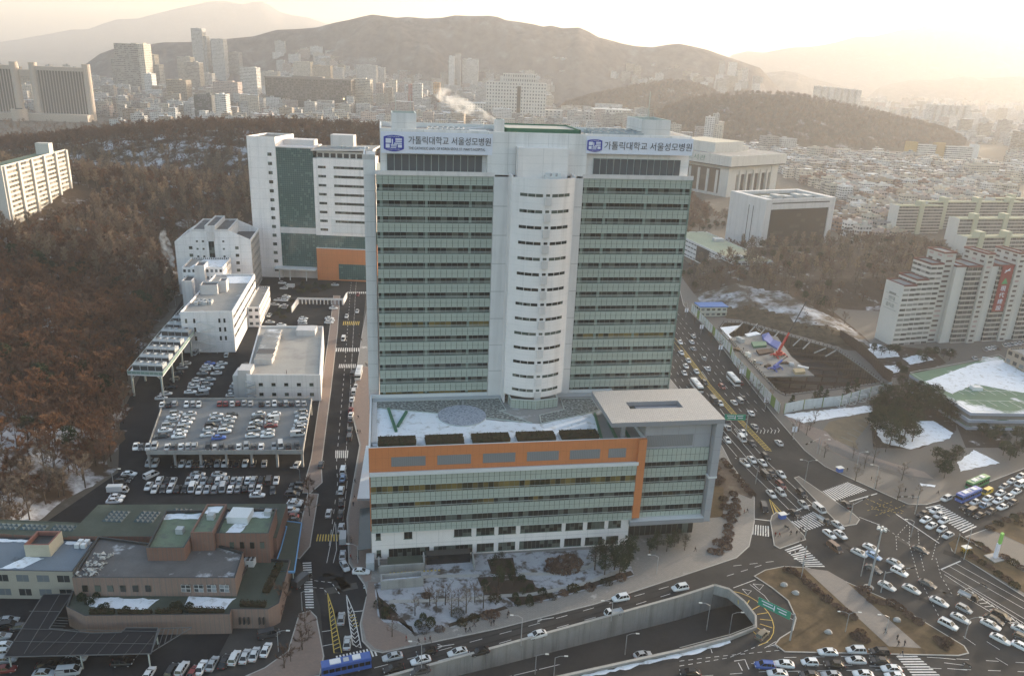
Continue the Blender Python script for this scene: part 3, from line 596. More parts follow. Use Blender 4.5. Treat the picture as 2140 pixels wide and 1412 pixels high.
for a in range(2): dashes(YL, [Vector(p) for p in pts('I', (1150 + a * 40, 330 + a * 60), (1320 + a * 40, 400 + a * 15))], .15, ZM, .5, .5)
for P in (((1180, 340), (1330, 420)), ((1220, 330), (1370, 405)), ((1140, 355), (1290, 435)), ((1150, 400), (1300, 345)), ((1200, 430), (1370, 370))): line(YL, 'I', P, .12, dash=(1.0, .9))
for i in range(7):
    x = 470 + i * 22; line(WL, 'F', ((x, 1275 + (i % 2) * 12), (x + 12, 1290), (x + 4, 1305 + (i % 3) * 4)), .22)
for x, y in ((470, 640), (345, 1280), (140, 930)): line(WL, 'F', ((x, y), (x + 30, y + 45), (x + 18, y + 40), (x - 8, y + 5), (x, y)), .16)
tag(WL.build('white_road_marking', M_white), kind='structure'); tag(YL.build('yellow_road_marking', M_yel), kind='structure')

TT = MB()
for d in (2.2, 3.4, 5.2, 6.6, 8.4, 9.8, 11.6, 13.0):
    for s_ in (1, -1): strip(TT, [Vector(p) for p in off(BLV_M[1:], s_ * d)], .55, .038)
for d in (1.6, 2.9, 5.0, 6.4): strip(TT, [Vector(p) for p in off([(q[0], q[1]) for q in UP_N[:5]], d)], .5, .038)
tag(TT.build('tyre_track', mat('asphalt_tracks', (.036, .035, .035), var=.5, scale=.3, rough=.9, spec=.1)), kind='structure')
# repairs and worn tracks in the asphalt
AP_ = MB(); AP2 = MB(); rq = random.Random(31)
for i in range(70):
    k, x, y = rq.choice((('I', rq.uniform(0, 2100), rq.uniform(300, 1400)), ('H', rq.uniform(0, 60), rq.uniform(100, 1250)), ('H', rq.uniform(500, 2100), rq.uniform(850, 1330)), ('I', rq.uniform(900, 1700), rq.uniform(500, 1200))))
    p = GQ(k, x, y); 
    if inside(p.x, p.y, shift(UNDER, 6)) or inside(p.x, p.y, shift(HB, 2)): continue
    a = rq.choice((rad(-60), rad(22), rad(-35))); w, l = rq.uniform(.8, 2.6), rq.uniform(2, 11); e = Vector((math.cos(a), math.sin(a))) * l / 2; (AP_ if rq.random() < .6 else AP2).obox(p.x, p.y, .030, .046, l, w, a)
tag(AP_.build('asphalt_patch', mat('asphalt_fresh', (.028, .028, .029), var=.3, rough=.95, spec=.05)), kind='structure'); tag(AP2.build('asphalt_patch', mat('asphalt_old', (.075, .072, .068), var=.3, rough=.95, spec=.05)), kind='structure')
# ================================================================ THE HOSPITAL
ALF = rad(9.742); HO = Vector((-39.06, 215.0, 0))
def HL(s, t, z=0.0): return Vector((HO.x + s * math.cos(ALF) - t * math.sin(ALF), HO.y + s * math.sin(ALF) + t * math.cos(ALF), z))
NOWIN = (2, 3, 2, 3)
M_panel = facade('metal_panel', (.70, .675, .67), win=NOWIN, joints=(1, 1, .02, .035, .3), var=.09, rough=.45, stain=.3)
M_panelw = facade('pale_panel', (.80, .745, .73), win=NOWIN, joints=(1, 1, .02, .03, .22), var=.09, rough=.6, stain=.3)
M_spand = facade('green_spandrel_glass', (.36, .40, .355), win=NOWIN, joints=(1, 2, .07, .045, .95), var=.12, rough=.12)
M_vis = facade('tinted_window', (.12, .15, .135), glass=(.016, .018, .018), win=(.03, .97, 0, 1.1), blinds=.28, glass2=(.10, .115, .10), grough=.05, rough=.3)
M_vis_warm = facade('painted_glow_window', (.12, .15, .135), glass=(.03, .026, .012), win=(.03, .97, 0, 1.1), blinds=.6, glass2=(.20, .15, .05), grough=.05, rough=.3)  # warm room light painted into the pane colour, nothing glows
M_frame = mat('green_frame', (.17, .22, .195), rough=.4, var=.1)
M_rail = mat('light_rail', (.42, .46, .44), rough=.4, var=.1)
M_louv = facade('dark_louvre', (.085, .09, .10), win=NOWIN, joints=(1, 1, .035, 0.0, -1.6), rough=.5, var=.05)
M_orange = facade('orange_panel', (.52, .18, .065), win=NOWIN, joints=(1, 1, .03, .02, .30), rough=.55, var=.10)
M_roofg = mat('roof_membrane', (.25, .25, .245), var=.25, scale=.2, col2=(.55, .57, .60), thr=(.58, .70, .12), rough=.9)
M_metalw = mat('white_metal', (.62, .63, .64), rough=.35, var=.08, metal=.0)
M_greenp = mat('green_paint', (.045, .14, .085), rough=.5, var=.2)
M_stone = facade('pale_stone', (.75, .695, .675), win=NOWIN, joints=(1, 1, .025, .03, .22), var=.07, rough=.7, stain=.15)
M_unit = mat('plant_metal', (.38, .40, .42), rough=.45, var=.2, scale=1.5)
M_dark = mat('dark_metal', (.035, .037, .04), rough=.5, var=.2)
hosp = empty('hospital_building', HO, ALF, 'broad tall hospital with green glass wings, rounded stair tower and orange podium', 'hospital')
for a_, c_ in ((.05, 32.5), (58.45, 90.95)): b = MB(); b.box(a_, c_, .6, 26, 33.0, 100, cell=(1.63, 4.44)); b.build('tower_body', M_vis, hosp)
FZ = 4.44; Z0 = 33.4
for w0, w1 in ((0, 32.55), (58.4, 91)):
    for i in range(15):
        z = Z0 + i * FZ
        m = MB(); m.box(w0, w1, -.15, .55, z + 1.95, z + FZ, 0, cell=(1.63, FZ - 1.95)); m.box(w0, w1, -.32, -.15, z + FZ - .28, z + FZ - .16, 1); m.box(w0, w1, -.26, -.15, z + 1.95, z + 2.06, 1)
        m.build('spandrel_band', [M_spand, M_rail], hosp)
        m = MB(); m.face([(w0 + .05, .32, z), (w1 - .05, .32, z), (w1 - .05, .32, z + 1.95), (w0 + .05, .32, z + 1.95)], 0, (1.63, 2.2))
        for zz in (.42, .72): m.box(w0, w1, -.04, .06, z + zz, z + zz + .09, 1)
        m.box(w0, w1, -.08, .5, z - .06, z + .12, 2)
        wb = m.build('window_band', [M_vis if random.Random(i * 3 + int(w0)).random() < .8 else M_vis_warm, M_rail, M_frame], hosp)
    m = MB()
    for s in ([.9, 13.4, 25.8] if w0 == 0 else [58.9, 65.0, 77.2, 88.6]): m.box(s, s + .75, .05, .5, 33.4, 99.9)
    m.build('pilaster', M_frame, hosp)
    cp = MB(); cp.box(w0 - .3, w1 + .3, -.4, 2.2, 100.0, 100.5); cp.box(w0 - .3, w1 + .3, -.35, -.15, 100.5, 101.2); cp.build('cornice_ledge', M_panelw, hosp)
m = MB(); m.box(90.7, 91.15, -.3, 26.2, 33.2, 100.2); m.build('corner_fin', M_frame, hosp)
m = MB(); m.box(32.58, 58.38, -.25, 26, 33.0, 100, 0, cell=(6, 8.9)); m.build('core_wall', M_panel, hosp)
roofp = [(1.2, 1.8), (30.6, 1.8), (30.6, -.25), (58.9, -.25), (58.9, 1.8), (90.2, 1.8), (90.2, 26.2), (1.2, 26.2)]
m = MB(); m.tray(roofp, 100.5, 112.2, 110.9, .45, 0, (1, 2), cell=(6, 3)); m.build('penthouse', [M_panel, M_roofg, M_metalw], hosp)
m = MB(); m.box(38.6, 52.9, -3.2, -.27, 100, 108.4, 0, cell=(7, 2)); m.build('lift_overrun', M_panelw, hosp)
m = MB(); m.box(38.6, 38.75, -.6, -.27, 33.4, 108.4); m.build('shadow_gap', M_dark, hosp)  # solid dark strip standing in for the shade in the slit
for a0, a1 in ((3.0, 29.4), (61.4, 87.6)):
    m = MB(); n = 13; m.box(a0, a1, 1.6, 1.78, 100.9, 105.5, 1)
    for i in range(n):
        x0 = a0 + (a1 - a0) * i / n; m.box(x0 + .1, x0 + (a1 - a0) / n - .1, 1.5, 1.6, 101.0, 105.4, 0)
    m.build('louvre', [M_louv, M_rail], hosp)
m = MB(); m.box(-3.4, -.32, 3, 24, 0, 103.6, 0, cell=(3, 4.4)); m.box(-3.4, -.32, 3, 3.4, 103.6, 105, 0); m.box(-3.4, -3, 3.4, 24, 103.6, 105, 0); m.build('end_wall', M_panel, hosp)
# rounded stair tower
def arcp(f, off=0.0):
    s = 36.9 + 17.7 * f; sag = 3.9 * (1 - (2 * f - 1) ** 2); return (s, -6.0 - sag - off)
NA = 24; arc = [arcp(i / NA) for i in range(NA + 1)]
m = MB()
for i in range(NA): m.face([(*arc[i], 36.6), (*arc[i + 1], 36.6), (*arc[i + 1], 100.9), (*arc[i], 100.9)], 0, (1.6, 2.22))
for i in range(NA):
    a, c = arc[i], arc[i + 1]; m.face([(*a, 100.9), (*c, 100.9), (c[0], c[1] + .5, 100.9), (a[0], a[1] + .5, 100.9)], 0); m.face([(c[0], c[1] + .5, 99.6), (a[0], a[1] + .5, 99.6), (a[0], a[1] + .5, 100.9), (c[0], c[1] + .5, 100.9)], 0)
m.prism([arc[0], arc[-1], (54.6, -.3), (36.9, -.3)], 99.5, 99.6, 1); m.prism(arc + [(54.6, -.3), (36.9, -.3)], 36.5, 36.62, 0)
for s in (36.9, 54.6): m.box(s - .2, s + .2, -6.05, -.28, 33.4 if s < 40 else 36.5, 101.3, 0, cell=(6, 2.22))
st = m.build('stair_tower', [M_panelw, M_roofg], hosp)
for i in range(14):
    z = 38.3 + FZ * i; mw = MB()
    for f0, f1, n in ((.11, .455, 3), (.495, .565, 1), (.595, .905, 3)):
        for k in range(n):
            a = f0 + (f1 - f0) * k / n + .004; c = f0 + (f1 - f0) * (k + 1) / n - .004
            mw.prism([arcp(a, .06), arcp(c, .06), arcp(c, -.1), arcp(a, -.1)], z + (.15 if n == 1 else 0), z + .85, 0)
    mw.build('stair_window', M_vis, st)
    mb = MB(); mb.prism([arcp(.475, .5), arcp(.585, .5), arcp(.585, -.2), arcp(.475, -.2)], z - 2.3, z - .05, 0); mb.build('window_box', M_panelw, st)
m = MB()
V = [(38.2, -6.5), (38.4, -10.0), (45.6, -11.6), (52.4, -10.2), (52.6, -6.5)]
for a, c in zip(V, V[1:]): m.face([(*a, 33.45), (*c, 33.45), (*c, 36.4), (*a, 36.4)], 0, (1.3, 1.6)); m.bar((*a, 36.3), (*c, 36.3), .3, .3, 1); m.bar((*a, 33.5), (*a, 36.4), .2, .2, 1)
m.build('vestibule', [M_spand, M_rail], hosp)
m = MB()
for i in range(3): x = 46.6 + i * 1.6; m.box(x, x + 1.0, -4.4, -3.4, 101.0, 101.8)
m.box(46.2, 51.0, -4.6, -3.25, 99.6, 101.0); m.build('air_conditioner', M_metalw, hosp)
# plant on the tower roof
def box_house(s0, s1, t0, t1, z0, z1, m_=M_panel):
    q = MB(); q.tray([(s0, t0), (s1, t0), (s1, t1), (s0, t1)], z0, z1, z1 - 1.2, .35, 0, (1, 2), cell=(4, 3)); return q.build('roof_house', [m_, M_dark, M_rail], hosp)
box_house(4.4, 11.2, 4, 13, 110.9, 116.2); box_house(76.0, 84.6, 5, 20, 110.9, 116.3); box_house(32.9, 35.5, 3, 6, 110.9, 115.2)
for s in (5.6, 9.6): m = MB(); m.tube((s, 6, 116), (s, 6, 121), .09, 5); m.build('roof_mast', M_rail, hosp)
m = MB(); m.tube((78.6, 8, 116), (78.6, 8, 124), .12, 5)
for k in range(4): m.tube((76.5 + k * 1.3, 8.6, 116), (76.5 + k * 1.3, 8.6, 119.5 - k * .4), .06, 4); m.tube((77.4, 8, 119 - k * .6), (79.8, 8, 119.3 - k * .6), .05, 4)
m.build('antenna', M_rail, hosp)
m = MB(); m.box(36.4, 58.0, 6, 24, 111.9, 112.5, 0)
for a, c in (((36.2, 5.8), (58.2, 6.2)), ((36.2, 23.6), (58.2, 24.2)), ((36.2, 5.8), (36.7, 24.2)), ((57.7, 5.8), (58.2, 24.2))): m.box(a[0], c[0], a[1], c[1], 111.5, 112.9, 1)
m.build('helipad', [mat('helipad_floor', (.42, .41, .37), var=.2, scale=.2), M_greenp], hosp)
def fan_unit(q, x, y, z, lx=2.4, ly=2.4, h=1.6):
    q.box(x, x + lx, y, y + ly, z, z + h, 0); q.cyl(x + lx / 2, y + ly / 2, z + h, z + h + .35, min(lx, ly) * .40, 10, 0, 1)
for r_ in range(3):
    for c_ in range(6):
        q = MB(); fan_unit(q, 61.5 + c_ * 2.5 + r_ * .0, 4 + r_ * 4.5, 110.95); q.build('cooling_unit', [M_unit, M_dark], hosp)
for c_ in range(7): q = MB(); fan_unit(q, 14.5 + c_ * 1.5, 5 + (c_ % 2) * .2, 110.95, 1.3, 7, 1.3); q.build('cooling_unit', [M_unit, M_dark], hosp)
m = MB(); m.tube((24, 8, 111.6), (31, 10, 112.2), .5, 8); m.tube((22, 12, 111.5), (31.5, 14, 112), .4, 8); m.box(26, 31, 4, 9, 110.95, 112.0); m.build('duct', M_unit, hosp)
m = MB(); m.tube((34.2, 8, 110.9), (34.2, 8, 114.2), .4, 8, r2=.35); m.build('flue', M_unit, hosp)
# podium
m = MB(); m.tray([(-2.9, -34.2), (72.3, -34.2), (72.3, .3), (-2.9, .3)], 9.3, 34.4, 33.35, .5, 0, (1, 2), cell=(1.7, 3.3)); m.build('podium_body', [M_orange, M_roofg, M_metalw], hosp)
m = MB(); m.box(-2.7, 70.05, -34.1, 0, -.4, 9.3, 0, cell=(6.2, 4.6)); ps = m.build('podium_base', M_stone, hosp)
for s0, s1, z0, z1 in [(-1.5, -.2, 6.4, 8.6), (6.1, 8.3, 6.3, 8.4)] + [(a, c, 6.1, 8.4) for a, c in ((19.8, 24.6), (26.0, 31.0), (32.2, 37.1), (38.4, 50.2), (51.4, 56.4), (57.7, 62.7), (63.9, 67.6))] + [(-1.4, -.2, .9, 3.1)] + [(a, c, .8, 3.3) for a, c in ((1.9, 13.0), (14.2, 25.0), (26.2, 31.0), (32.3, 37.1), (38.3, 50.1), (51.3, 56.2), (57.4, 62.4), (63.6, 67.2))]:
    mw = MB(); mw.box(s0, s1, -34.22, -33.9, z0, z1, 0, cell=(1.2, 1.15)); mw.box(s0 - .15, s1 + .15, -34.32, -34.0, z0 - .14, z0 - .02, 1); mw.build('window', [M_vis, M_frame], ps)
zz = 9.3
for i, (a, c, kind) in enumerate(((9.3, 11.5, 'g'), (11.5, 13.9, 'w'), (13.9, 16.6, 'g'), (16.6, 18.5, 'w'), (18.5, 21.2, 'g'), (21.2, 23.6, 'w'), (23.6, 26.8, 'g'))):
    m = MB()
    if kind == 'g': m.box(-2.6, 70.2, -35.3, -34.21, a, c, 0, cell=(1.42, c - a)); m.box(-2.6, 70.2, -35.42, -35.3, a, a + .12, 1); m.build('spandrel_band', [M_spand, M_rail], hosp)
    else:
        m.face([(-2.5, -34.95, a), (70.1, -34.95, a), (70.1, -34.95, c), (-2.5, -34.95, c)], 0, (1.42, c - a)); m.box(-2.6, 70.2, -35.3, -35.2, a + .5, a + .6, 1)
        m.build('window_band', [M_vis_warm if i == 5 else M_vis, M_rail], hosp)
for a0, a1 in ((9.0, 14.5), (24.5, 30.5), (40, 44.2)):
    m = MB(); m.box(a0, a1, -34.98, -34.955, 16.7, 18.4, cell=(1.42, 1.7)); m.build('warm_painted_window', M_vis_warm, hosp)  # panes tinted yellow to pass for lighted rooms
m = MB(); m.box(-2.8, 70.4, -35.9, -34.21, 26.8, 27.2, 0); m.box(-2.8, 70.4, -35.9, -35.7, 27.2, 27.8, 0); m.build('ledge', M_metalw, hosp)
for a0, a1 in ((2.9, 11.9), (15.0, 24.0), (27.2, 36.0), (39.2, 48.0), (51.1, 59.6), (62.0, 67.0)):
    m = MB(); m.box(a0, a1, -34.28, -34.0, 28.7, 31.5, 0, cell=(.5, 2.8)); m.build('louvre', facade('grey_louvre', (.21, .215, .225), win=NOWIN, joints=(1, 1, .12, .02, .5), rough=.5, var=.05), hosp)
m = MB(); m.box(70.25, 72.4, -35.35, -34.21, 9.6, 34.35, 0, cell=(1.1, 3.1)); m.build('orange_leg', M_orange, hosp)
# corner block under the big canopy
M_gpanel = facade('grey_panel', (.31, .315, .34), win=NOWIN, joints=(1, 1, .03, .03, .25), rough=.5, var=.06, stain=.1)
m = MB(); m.box(72.45, 91.8, -33.0, -14.5, 30.3, 38.4, 0, cell=(5, 4)); m.box(72.45, 91.8, -32.6, 0, 8.6, 30.2, 1, cell=(1.6, 4.4)); m.build('corner_block', [M_gpanel, M_vis], hosp)
for a, c, kind in ((8.7, 10.2, 'g'), (10.2, 12.4, 'w'), (12.4, 14.9, 'g'), (14.9, 16.9, 'w'), (16.9, 19.5, 'g'), (19.5, 21.6, 'w'), (21.6, 24.4, 'g'), (24.4, 26.4, 'w'), (26.4, 30.3, 'g')):
    if kind == 'g': m = MB(); m.box(72.5, 91.7, -33.5, -32.61, a, c, 0, cell=(1.42, c - a)); m.box(72.5, 91.7, -33.62, -33.5, a, a + .12, 1); m.build('spandrel_band', [M_spand, M_rail], hosp)
    else: m = MB(); m.face([(72.5, -33.2, a), (91.7, -33.2, a), (91.7, -33.2, c), (72.5, -33.2, c)], 0, (1.42, c - a)); m.box(72.5, 91.7, -33.5, -33.4, a + .5, a + .6, 1); m.build('window_band', [M_vis, M_rail], hosp)
m = MB(); m.box(79.5, 82.5, -33.23, -33.205, 15.0, 16.8, cell=(1.42, 1.8)); m.build('warm_painted_window', M_vis_warm, hosp)  # indoor light put into the tint of these panes
m = MB(); m.box(73.0, 86.6, -33.15, -32.9, 31.0, 34.4, 0, cell=(.5, 3)); m.build('louvre', MATS['grey_louvre'], hosp)
m = MB(); m.box(92.0, 94.1, -35.4, -14.1, 22.0, 38.5, 0, cell=(5, 4)); m.box(92.0, 93.9, -35.3, -32.0, 7.2, 22.0, 0, cell=(3, 4)); m.box(91.6, 94.2, -35.5, -30, 21.4, 22.0, 1); m.build('side_frame', [M_gpanel, M_metalw], hosp)
m = MB(); m.box(69.8, 91.95, -35.6, -31.5, 7.2, 8.6, 0, 1); m.build('bottom_ledge', [M_gpanel, M_metalw], hosp)
m = MB(); m.box(70.1, 91.5, -30, -.2, -.2, 7.2, 0, cell=(1.6, 3.4)); m.build('lobby_glass', M_vis, hosp)
m = MB(); C0, C1, T0, T1 = 61.8, 94.2, -35.6, -13.9; h0, h1, g0, g1 = 69.6, 85.2, -27.0, -22.4
for x0, x1, y0, y1 in ((C0, h0, T0, T1), (h1, C1, T0, T1), (h0, h1, T0, g0), (h0, h1, g1, T1)): m.box(x0, x1, y0, y1, 38.6, 39.9, 0, 1)
M_canopy = tiles('canopy_top', (.56, .54, .52), (.52, .50, .485), 2.3, line=(.16, .155, .15), patch=(.62, .60, .58), thr=(.6, .9, .1))
m.build('canopy', [M_gpanel, M_canopy], hosp)
m = MB()
for s, t in ((66.5, -31.5), (66.5, -16.0)): m.box(s - .5, s + .5, t - .5, t + .5, 33.4, 38.6)
m.build('canopy_column', M_gpanel, hosp)
# deck: snow, gravel beds, round bed, snow-covered strips
m = MB(); m.prism(ragged([(-1.8, -31), (59, -33.3), (62, -21), (62, -15.2), (45.5, -21.6), (30, -17.5), (30.5, -13.5), (17, -12.6), (-1.8, -7.4)], .35), 33.36, 33.42); m.build('deck_snow', M_snow, hosp)
m = MB(); m.prism([(-2.2, -3.0), (91, -3.0), (91, -.5), (-2.2, -.5)], 33.36, 33.46); m.build('deck_path', mat('pale_deck', (.40, .42, .43), var=.15, scale=.3), hosp)
M_grav = mat('gravel_with_frost', (.10, .11, .105), var=.6, scale=2.5, rough=.95, col2=(.34, .36, .35), thr=(.45, .62, 1.4))
for P in ([(-1.8, -3.1), (35.8, -3.1), (36.6, -11.4), (34.6, -11.9), (42.8, -20.8), (30.6, -16.6), (16.8, -12.4), (-1.8, -7.2)], [(54.9, -4.6), (64.5, -5), (64.5, -13.4), (55, -17.8), (45.6, -21.2), (46.2, -15.9), (54.3, -12.5)]):
    m = MB(); m.prism(P, 33.36, 33.55, 0); m.build('gravel_bed', M_grav, hosp); P2 = shift(P, .2); m = MB(); m.tray(P2, 33.36, 33.66, 33.5, .2, 0, 0); m.build('bed_edging', M_rail, hosp)
ci = [(23.4 + 7.0 * math.cos(a), -14.5 + 7.0 * math.sin(a)) for a in [2 * math.pi * i / 40 for i in range(40)]]
m = MB(); m.prism(ci, 33.36, 33.7, 0, 1); m.build('round_bed', [M_rail, mat('frosty_gravel', (.33, .36, .42), var=.4, scale=2.5, col2=(.15, .17, .2), thr=(.5, .62, 2.0))], hosp)
for x0, y0, x1, y1 in ((62.6, -16, 60.2, -33), (65.5, -18, 64.5, -33), (68.5, -20, 68.2, -33.4)):
    m = MB(); m.bar((x0, y0, 33.6), (x1, y1, 33.6), .7, .5); m.build('deck_hedge_strip', M_greenp, hosp)
m = MB()
for k, (a, c) in enumerate((((2.4, -8.4), (4.4, -23.5)), ((7.6, -11.0), (4.9, -20.5)))): m.bar((*a, 33.7), (*c, 33.7), .75, .7)
m.build('deck_hedge_strip', M_greenp, hosp)
m = MB(); m.box(-2.3, -.9, -30, -4, 33.36, 33.9); m.build('deck_upstand', M_panel, hosp)
# side awning towards the street and glazed stair cover
m = MB(); m.prism([(-7.2, -12), (-3.0, -12.4), (-3.0, 22), (-5.2, 22)], 5.6, 6.3, 0, 1); m.build('side_awning', [M_gpanel, M_metalw], hosp)
m = MB(); m.prism([(-6.4, -34), (-2.95, -34), (-2.95, -13), (-6.4, -13)], [3.2, 3.6, 3.6, 3.2], [3.4, 3.8, 3.8, 3.4]); 
for t in (-34, -27, -20, -13): m.box(-6.35, -6.15, t, t + .2, 0, 3.3)
m.build('stair_cover', mat('smoked_roofing', (.06, .075, .08), rough=.2, var=.2), hosp)
# hedges in boxes along the edge of the deck: things of their own
hl = ['first', 'second', 'third', 'fourth', 'fifth']
def leafbox(mb, x0, x1, y0, y1, z0, z1, n, size, rnd, mi=0):
    for _ in range(n):
        f = rnd.random(); p = Vector((rnd.uniform(x0, x1), rnd.uniform(y0, y1), rnd.uniform(z0, z1)))
        if f < .5: p.z = z1 + rnd.uniform(-.1, .12)
        elif f < .75: p.y = y0 + rnd.uniform(-.08, .1)
        else: p.x = rnd.choice((x0, x1)) + rnd.uniform(-.08, .08)
        a = Vector((rnd.gauss(0, 1), rnd.gauss(0, 1), rnd.gauss(0, 1))).normalized() * size; c = a.orthogonal().normalized() * size * .7
        mb.face([p - a, p + c, p + a, p - c], mi)
M_hedge = mat('clipped_hedge', (.040, .030, .017), var=.7, scale=1.2, rough=.9, spec=.1, col2=(.028, .034, .016), thr=(.5, .6, .8))
for i, (s0, s1) in enumerate(((-.4, 9.4), (12.0, 22.1), (24.5, 34.6), (36.7, 47.1), (48.9, 59.2))):
    h = empty('hedge_planter', HL((s0 + s1) / 2, -31.3, 33.42), ALF, 'dark clipped hedge in a white trough on the podium roof, %s from the street' % hl[i], 'hedge', 'hedge boxes along the podium roof edge'); L = (s1 - s0) / 2
    q = MB(); q.box(-L, L, -2.2, 2.2, .0, 1.7); leafbox(q, -L, L, -2.2, 2.2, .2, 1.75, 420, .22, random.Random(i)); q.build('foliage', M_hedge, h)
    q = MB(); q.tray([(-L - .35, -2.6), (L + .35, -2.6), (L + .35, 2.6), (-L - .35, 2.6)], 0, .75, .6, .3); q.build('trough', M_metalw, h)
# banners
M_ink = mat('dark_grey_ink', (.045, .045, .055), var=.05); M_blue = mat('emblem_blue', (.035, .05, .33), var=.05); M_cloth = mat('banner_cloth', (.70, .71, .80), var=.05, scale=.8, rough=.7)
def text_mesh(body, w, h, depth=.03):
    cu = bpy.data.curves.new('t', 'FONT'); cu.body = body; cu.extrude = .02; cu.resolution_u = 3; o = bpy.data.objects.new('t', cu); COL.objects.link(o)
    bpy.context.view_layer.update(); me = bpy.data.meshes.new_from_object(o.evaluated_get(bpy.context.evaluated_depsgraph_get())); bpy.data.objects.remove(o)
    n = len(me.vertices); co = np.zeros(n * 3, np.float32); me.vertices.foreach_get('co', co); co = co.reshape(-1, 3)
    lo, hi_ = co.min(0), co.max(0); co = (co - lo) / np.maximum(hi_ - lo, 1e-6); co = np.stack([co[:, 0] * w, -co[:, 2] * depth, co[:, 1] * h], 1).astype(np.float32)
    me.vertices.foreach_set('co', co.ravel()); me.update(); return me
def text(name, body, w, h, m_, parent, loc, rz=0.0, depth=.03):
    me = text_mesh(body, w, h, depth); me.name = name; me.materials.clear(); me.materials.append(m_); o = bpy.data.objects.new(name, me); COL.objects.link(o); adopt(o, parent); o.location = loc; o.rotation_euler = (0, 0, rz); return o
def emblem(parent, x, z, w, h):
    q = MB(); N = 14
    def shield(k):
        P = []
        for i in range(N + 1): u = -1 + 2 * i / N; P.append((u * w / 2 * k, (h / 2 - .10 * h * (u * u)) * k))
        for i in range(N + 1): u = 1 - 2 * i / N; P.append((u * w / 2 * k * (1 - .0), (-h / 2 + .16 * h * (u * u)) * k))
        return P
    def plate(P, y0, y1, mi):
        n = len(P); q.face([(x + a, y0, z + c) for a, c in P][::-1], mi)
        for i in range(n): a, c = P[i], P[(i + 1) % n]; q.face([(x + a[0], y0, z + a[1]), (x + c[0], y0, z + c[1]), (x + c[0], y1, z + c[1]), (x + a[0], y1, z + a[1])], mi)
    plate(shield(1.0), -.26, -.05, 0)
    for x0, x1, z0, z1 in ((-.40, -.14, .02, .30), (-.40, -.2, -.28, -.04), (-.10, -.04, -.05, .26), (.08, .40, .20, .30), (.08, .40, .08, .16), (.02, .40, -.04, .03), (.20, .40, -.26, -.08), (-.16, .16, -.12, -.07), (-.14, .14, -.20, -.15), (-.16, .12, -.29, -.24)): plate([(x0 * w, z0 * h), (x1 * w, z0 * h), (x1 * w, z1 * h), (x0 * w, z1 * h)], -.29, -.255, 1)
    e = q.build('emblem', [M_blue, M_cloth], parent)
    text('emblem_lettering', 'CATHOLIC', w * .6, h * .07, M_cloth, e, (x - w * .3, -.27, z + h * .37)); text('emblem_lettering', 'UNIVERSITY OF KOREA', w * .62, h * .055, M_cloth, e, (x - w * .31, -.27, z - h * .40))
    return e
def banner(s0, s1, z0, z1, label, eng, t=1.25):
    bn = empty('banner', HL(s0, t, z0), ALF, label, 'banner', 'hospital name banners'); w = s1 - s0; h = z1 - z0; q = MB(); n = 30
    def Y(x, z): return -.10 - .05 * math.sin(x * 1.3) * (1 - z / h) + (.25 * (x / w) ** 8 if eng else 0) * (1 - z / h)
    g_ = [[(x_ * w / n, Y(x_ * w / n, z_ * h / 4), z_ * h / 4) for z_ in range(5)] for x_ in range(n + 1)]
    for i in range(n):
        for j in range(4): q.face([g_[i][j], g_[i + 1][j], g_[i + 1][j + 1], g_[i][j + 1]])
    q.face([(0, .12, 0), (0, .12, h), (w, .12, h), (w, .12, 0)]); q.build('cloth', M_cloth, bn)
    if eng: emblem(bn, w * .113, h * .46, w * .178, h * .76); text('lettering', '가톨릭대학교 서울성모병원', w * .74, h * .37, M_ink, bn, (w * .242, -.17, h * .44)); text('lettering', 'THE CATHOLIC UNIV. OF KOREA SEOUL ST. MARY\'S HOSPITAL', w * .69, h * .13, M_ink, bn, (w * .244, -.17, h * .19))
    else: emblem(bn, w * .078, h * .47, w * .136, h * .74); text('lettering', '가톨릭대학교 서울성모병원', w * .82, h * .47, M_ink, bn, (w * .168, -.17, h * .26))
    return bn
banner(1.5, 31.9, 105.9, 111.6, 'white hospital banner with English line under the Korean name', True, -.35 - .0)
banner(58.4, 90.0, 107.0, 111.7, 'white hospital banner with only the Korean name beside the emblem', False, -.35)
# ================================================================ OTHER BUILDINGS NEAR THE HOSPITAL
def local(o, a):
    ca, sa = math.cos(a), math.sin(a)
    return lambda x, y: ((x - o[0]) * ca + (y - o[1]) * sa, -(x - o[0]) * sa + (y - o[1]) * ca)
def toloc(P, o): return [(p[0] - o[0], p[1] - o[1]) for p in P]
M_white = facade('white_cladding', (.77, .75, .76), win=NOWIN, joints=(1, 1, .02, .03, .3), var=.09, rough=.6, stain=.3)
M_whitew = facade('white_cladding_windows', (.77, .75, .76), win=(.22, .78, .30, .72), var=.07, rough=.6, stain=.12)
M_whiter = facade('ribbon_windows', (.70, .70, .72), win=(.02, .98, .34, .70), var=.07, rough=.6, mull=2)
M_curtain = facade('green_curtain_wall', (.10, .15, .15), glass=(.032, .085, .082), glass2=(.085, .165, .155), win=(.05, .95, .06, .94), blinds=.12, grough=.06, rough=.3)
M_green_roof = mat('green_roof_paint', (.125, .165, .115), var=.4, scale=.3, rough=.85, col2=(.10, .12, .10), thr=(.5, .62, .25))
M_green_dull = mat('dull_green_roof', (.054, .066, .052), var=.3, scale=.15, rough=.8, col2=(.085, .10, .08), thr=(.5, .7, .08))
M_brickw = tiles('brown_brick', (.25, .115, .08), (.205, .095, .07), .35, line=(.16, .11, .09), patch=(.23, .15, .12))
M_brickp = tiles('pale_brick', (.29, .185, .15), (.25, .16, .13), .35, line=(.2, .16, .14), patch=(.19, .14, .12))
M_felt = mat('grey_felt_roof', (.115, .11, .11), var=.4, scale=.2, rough=.95, col2=(.42, .43, .45), thr=(.60, .70, .18))
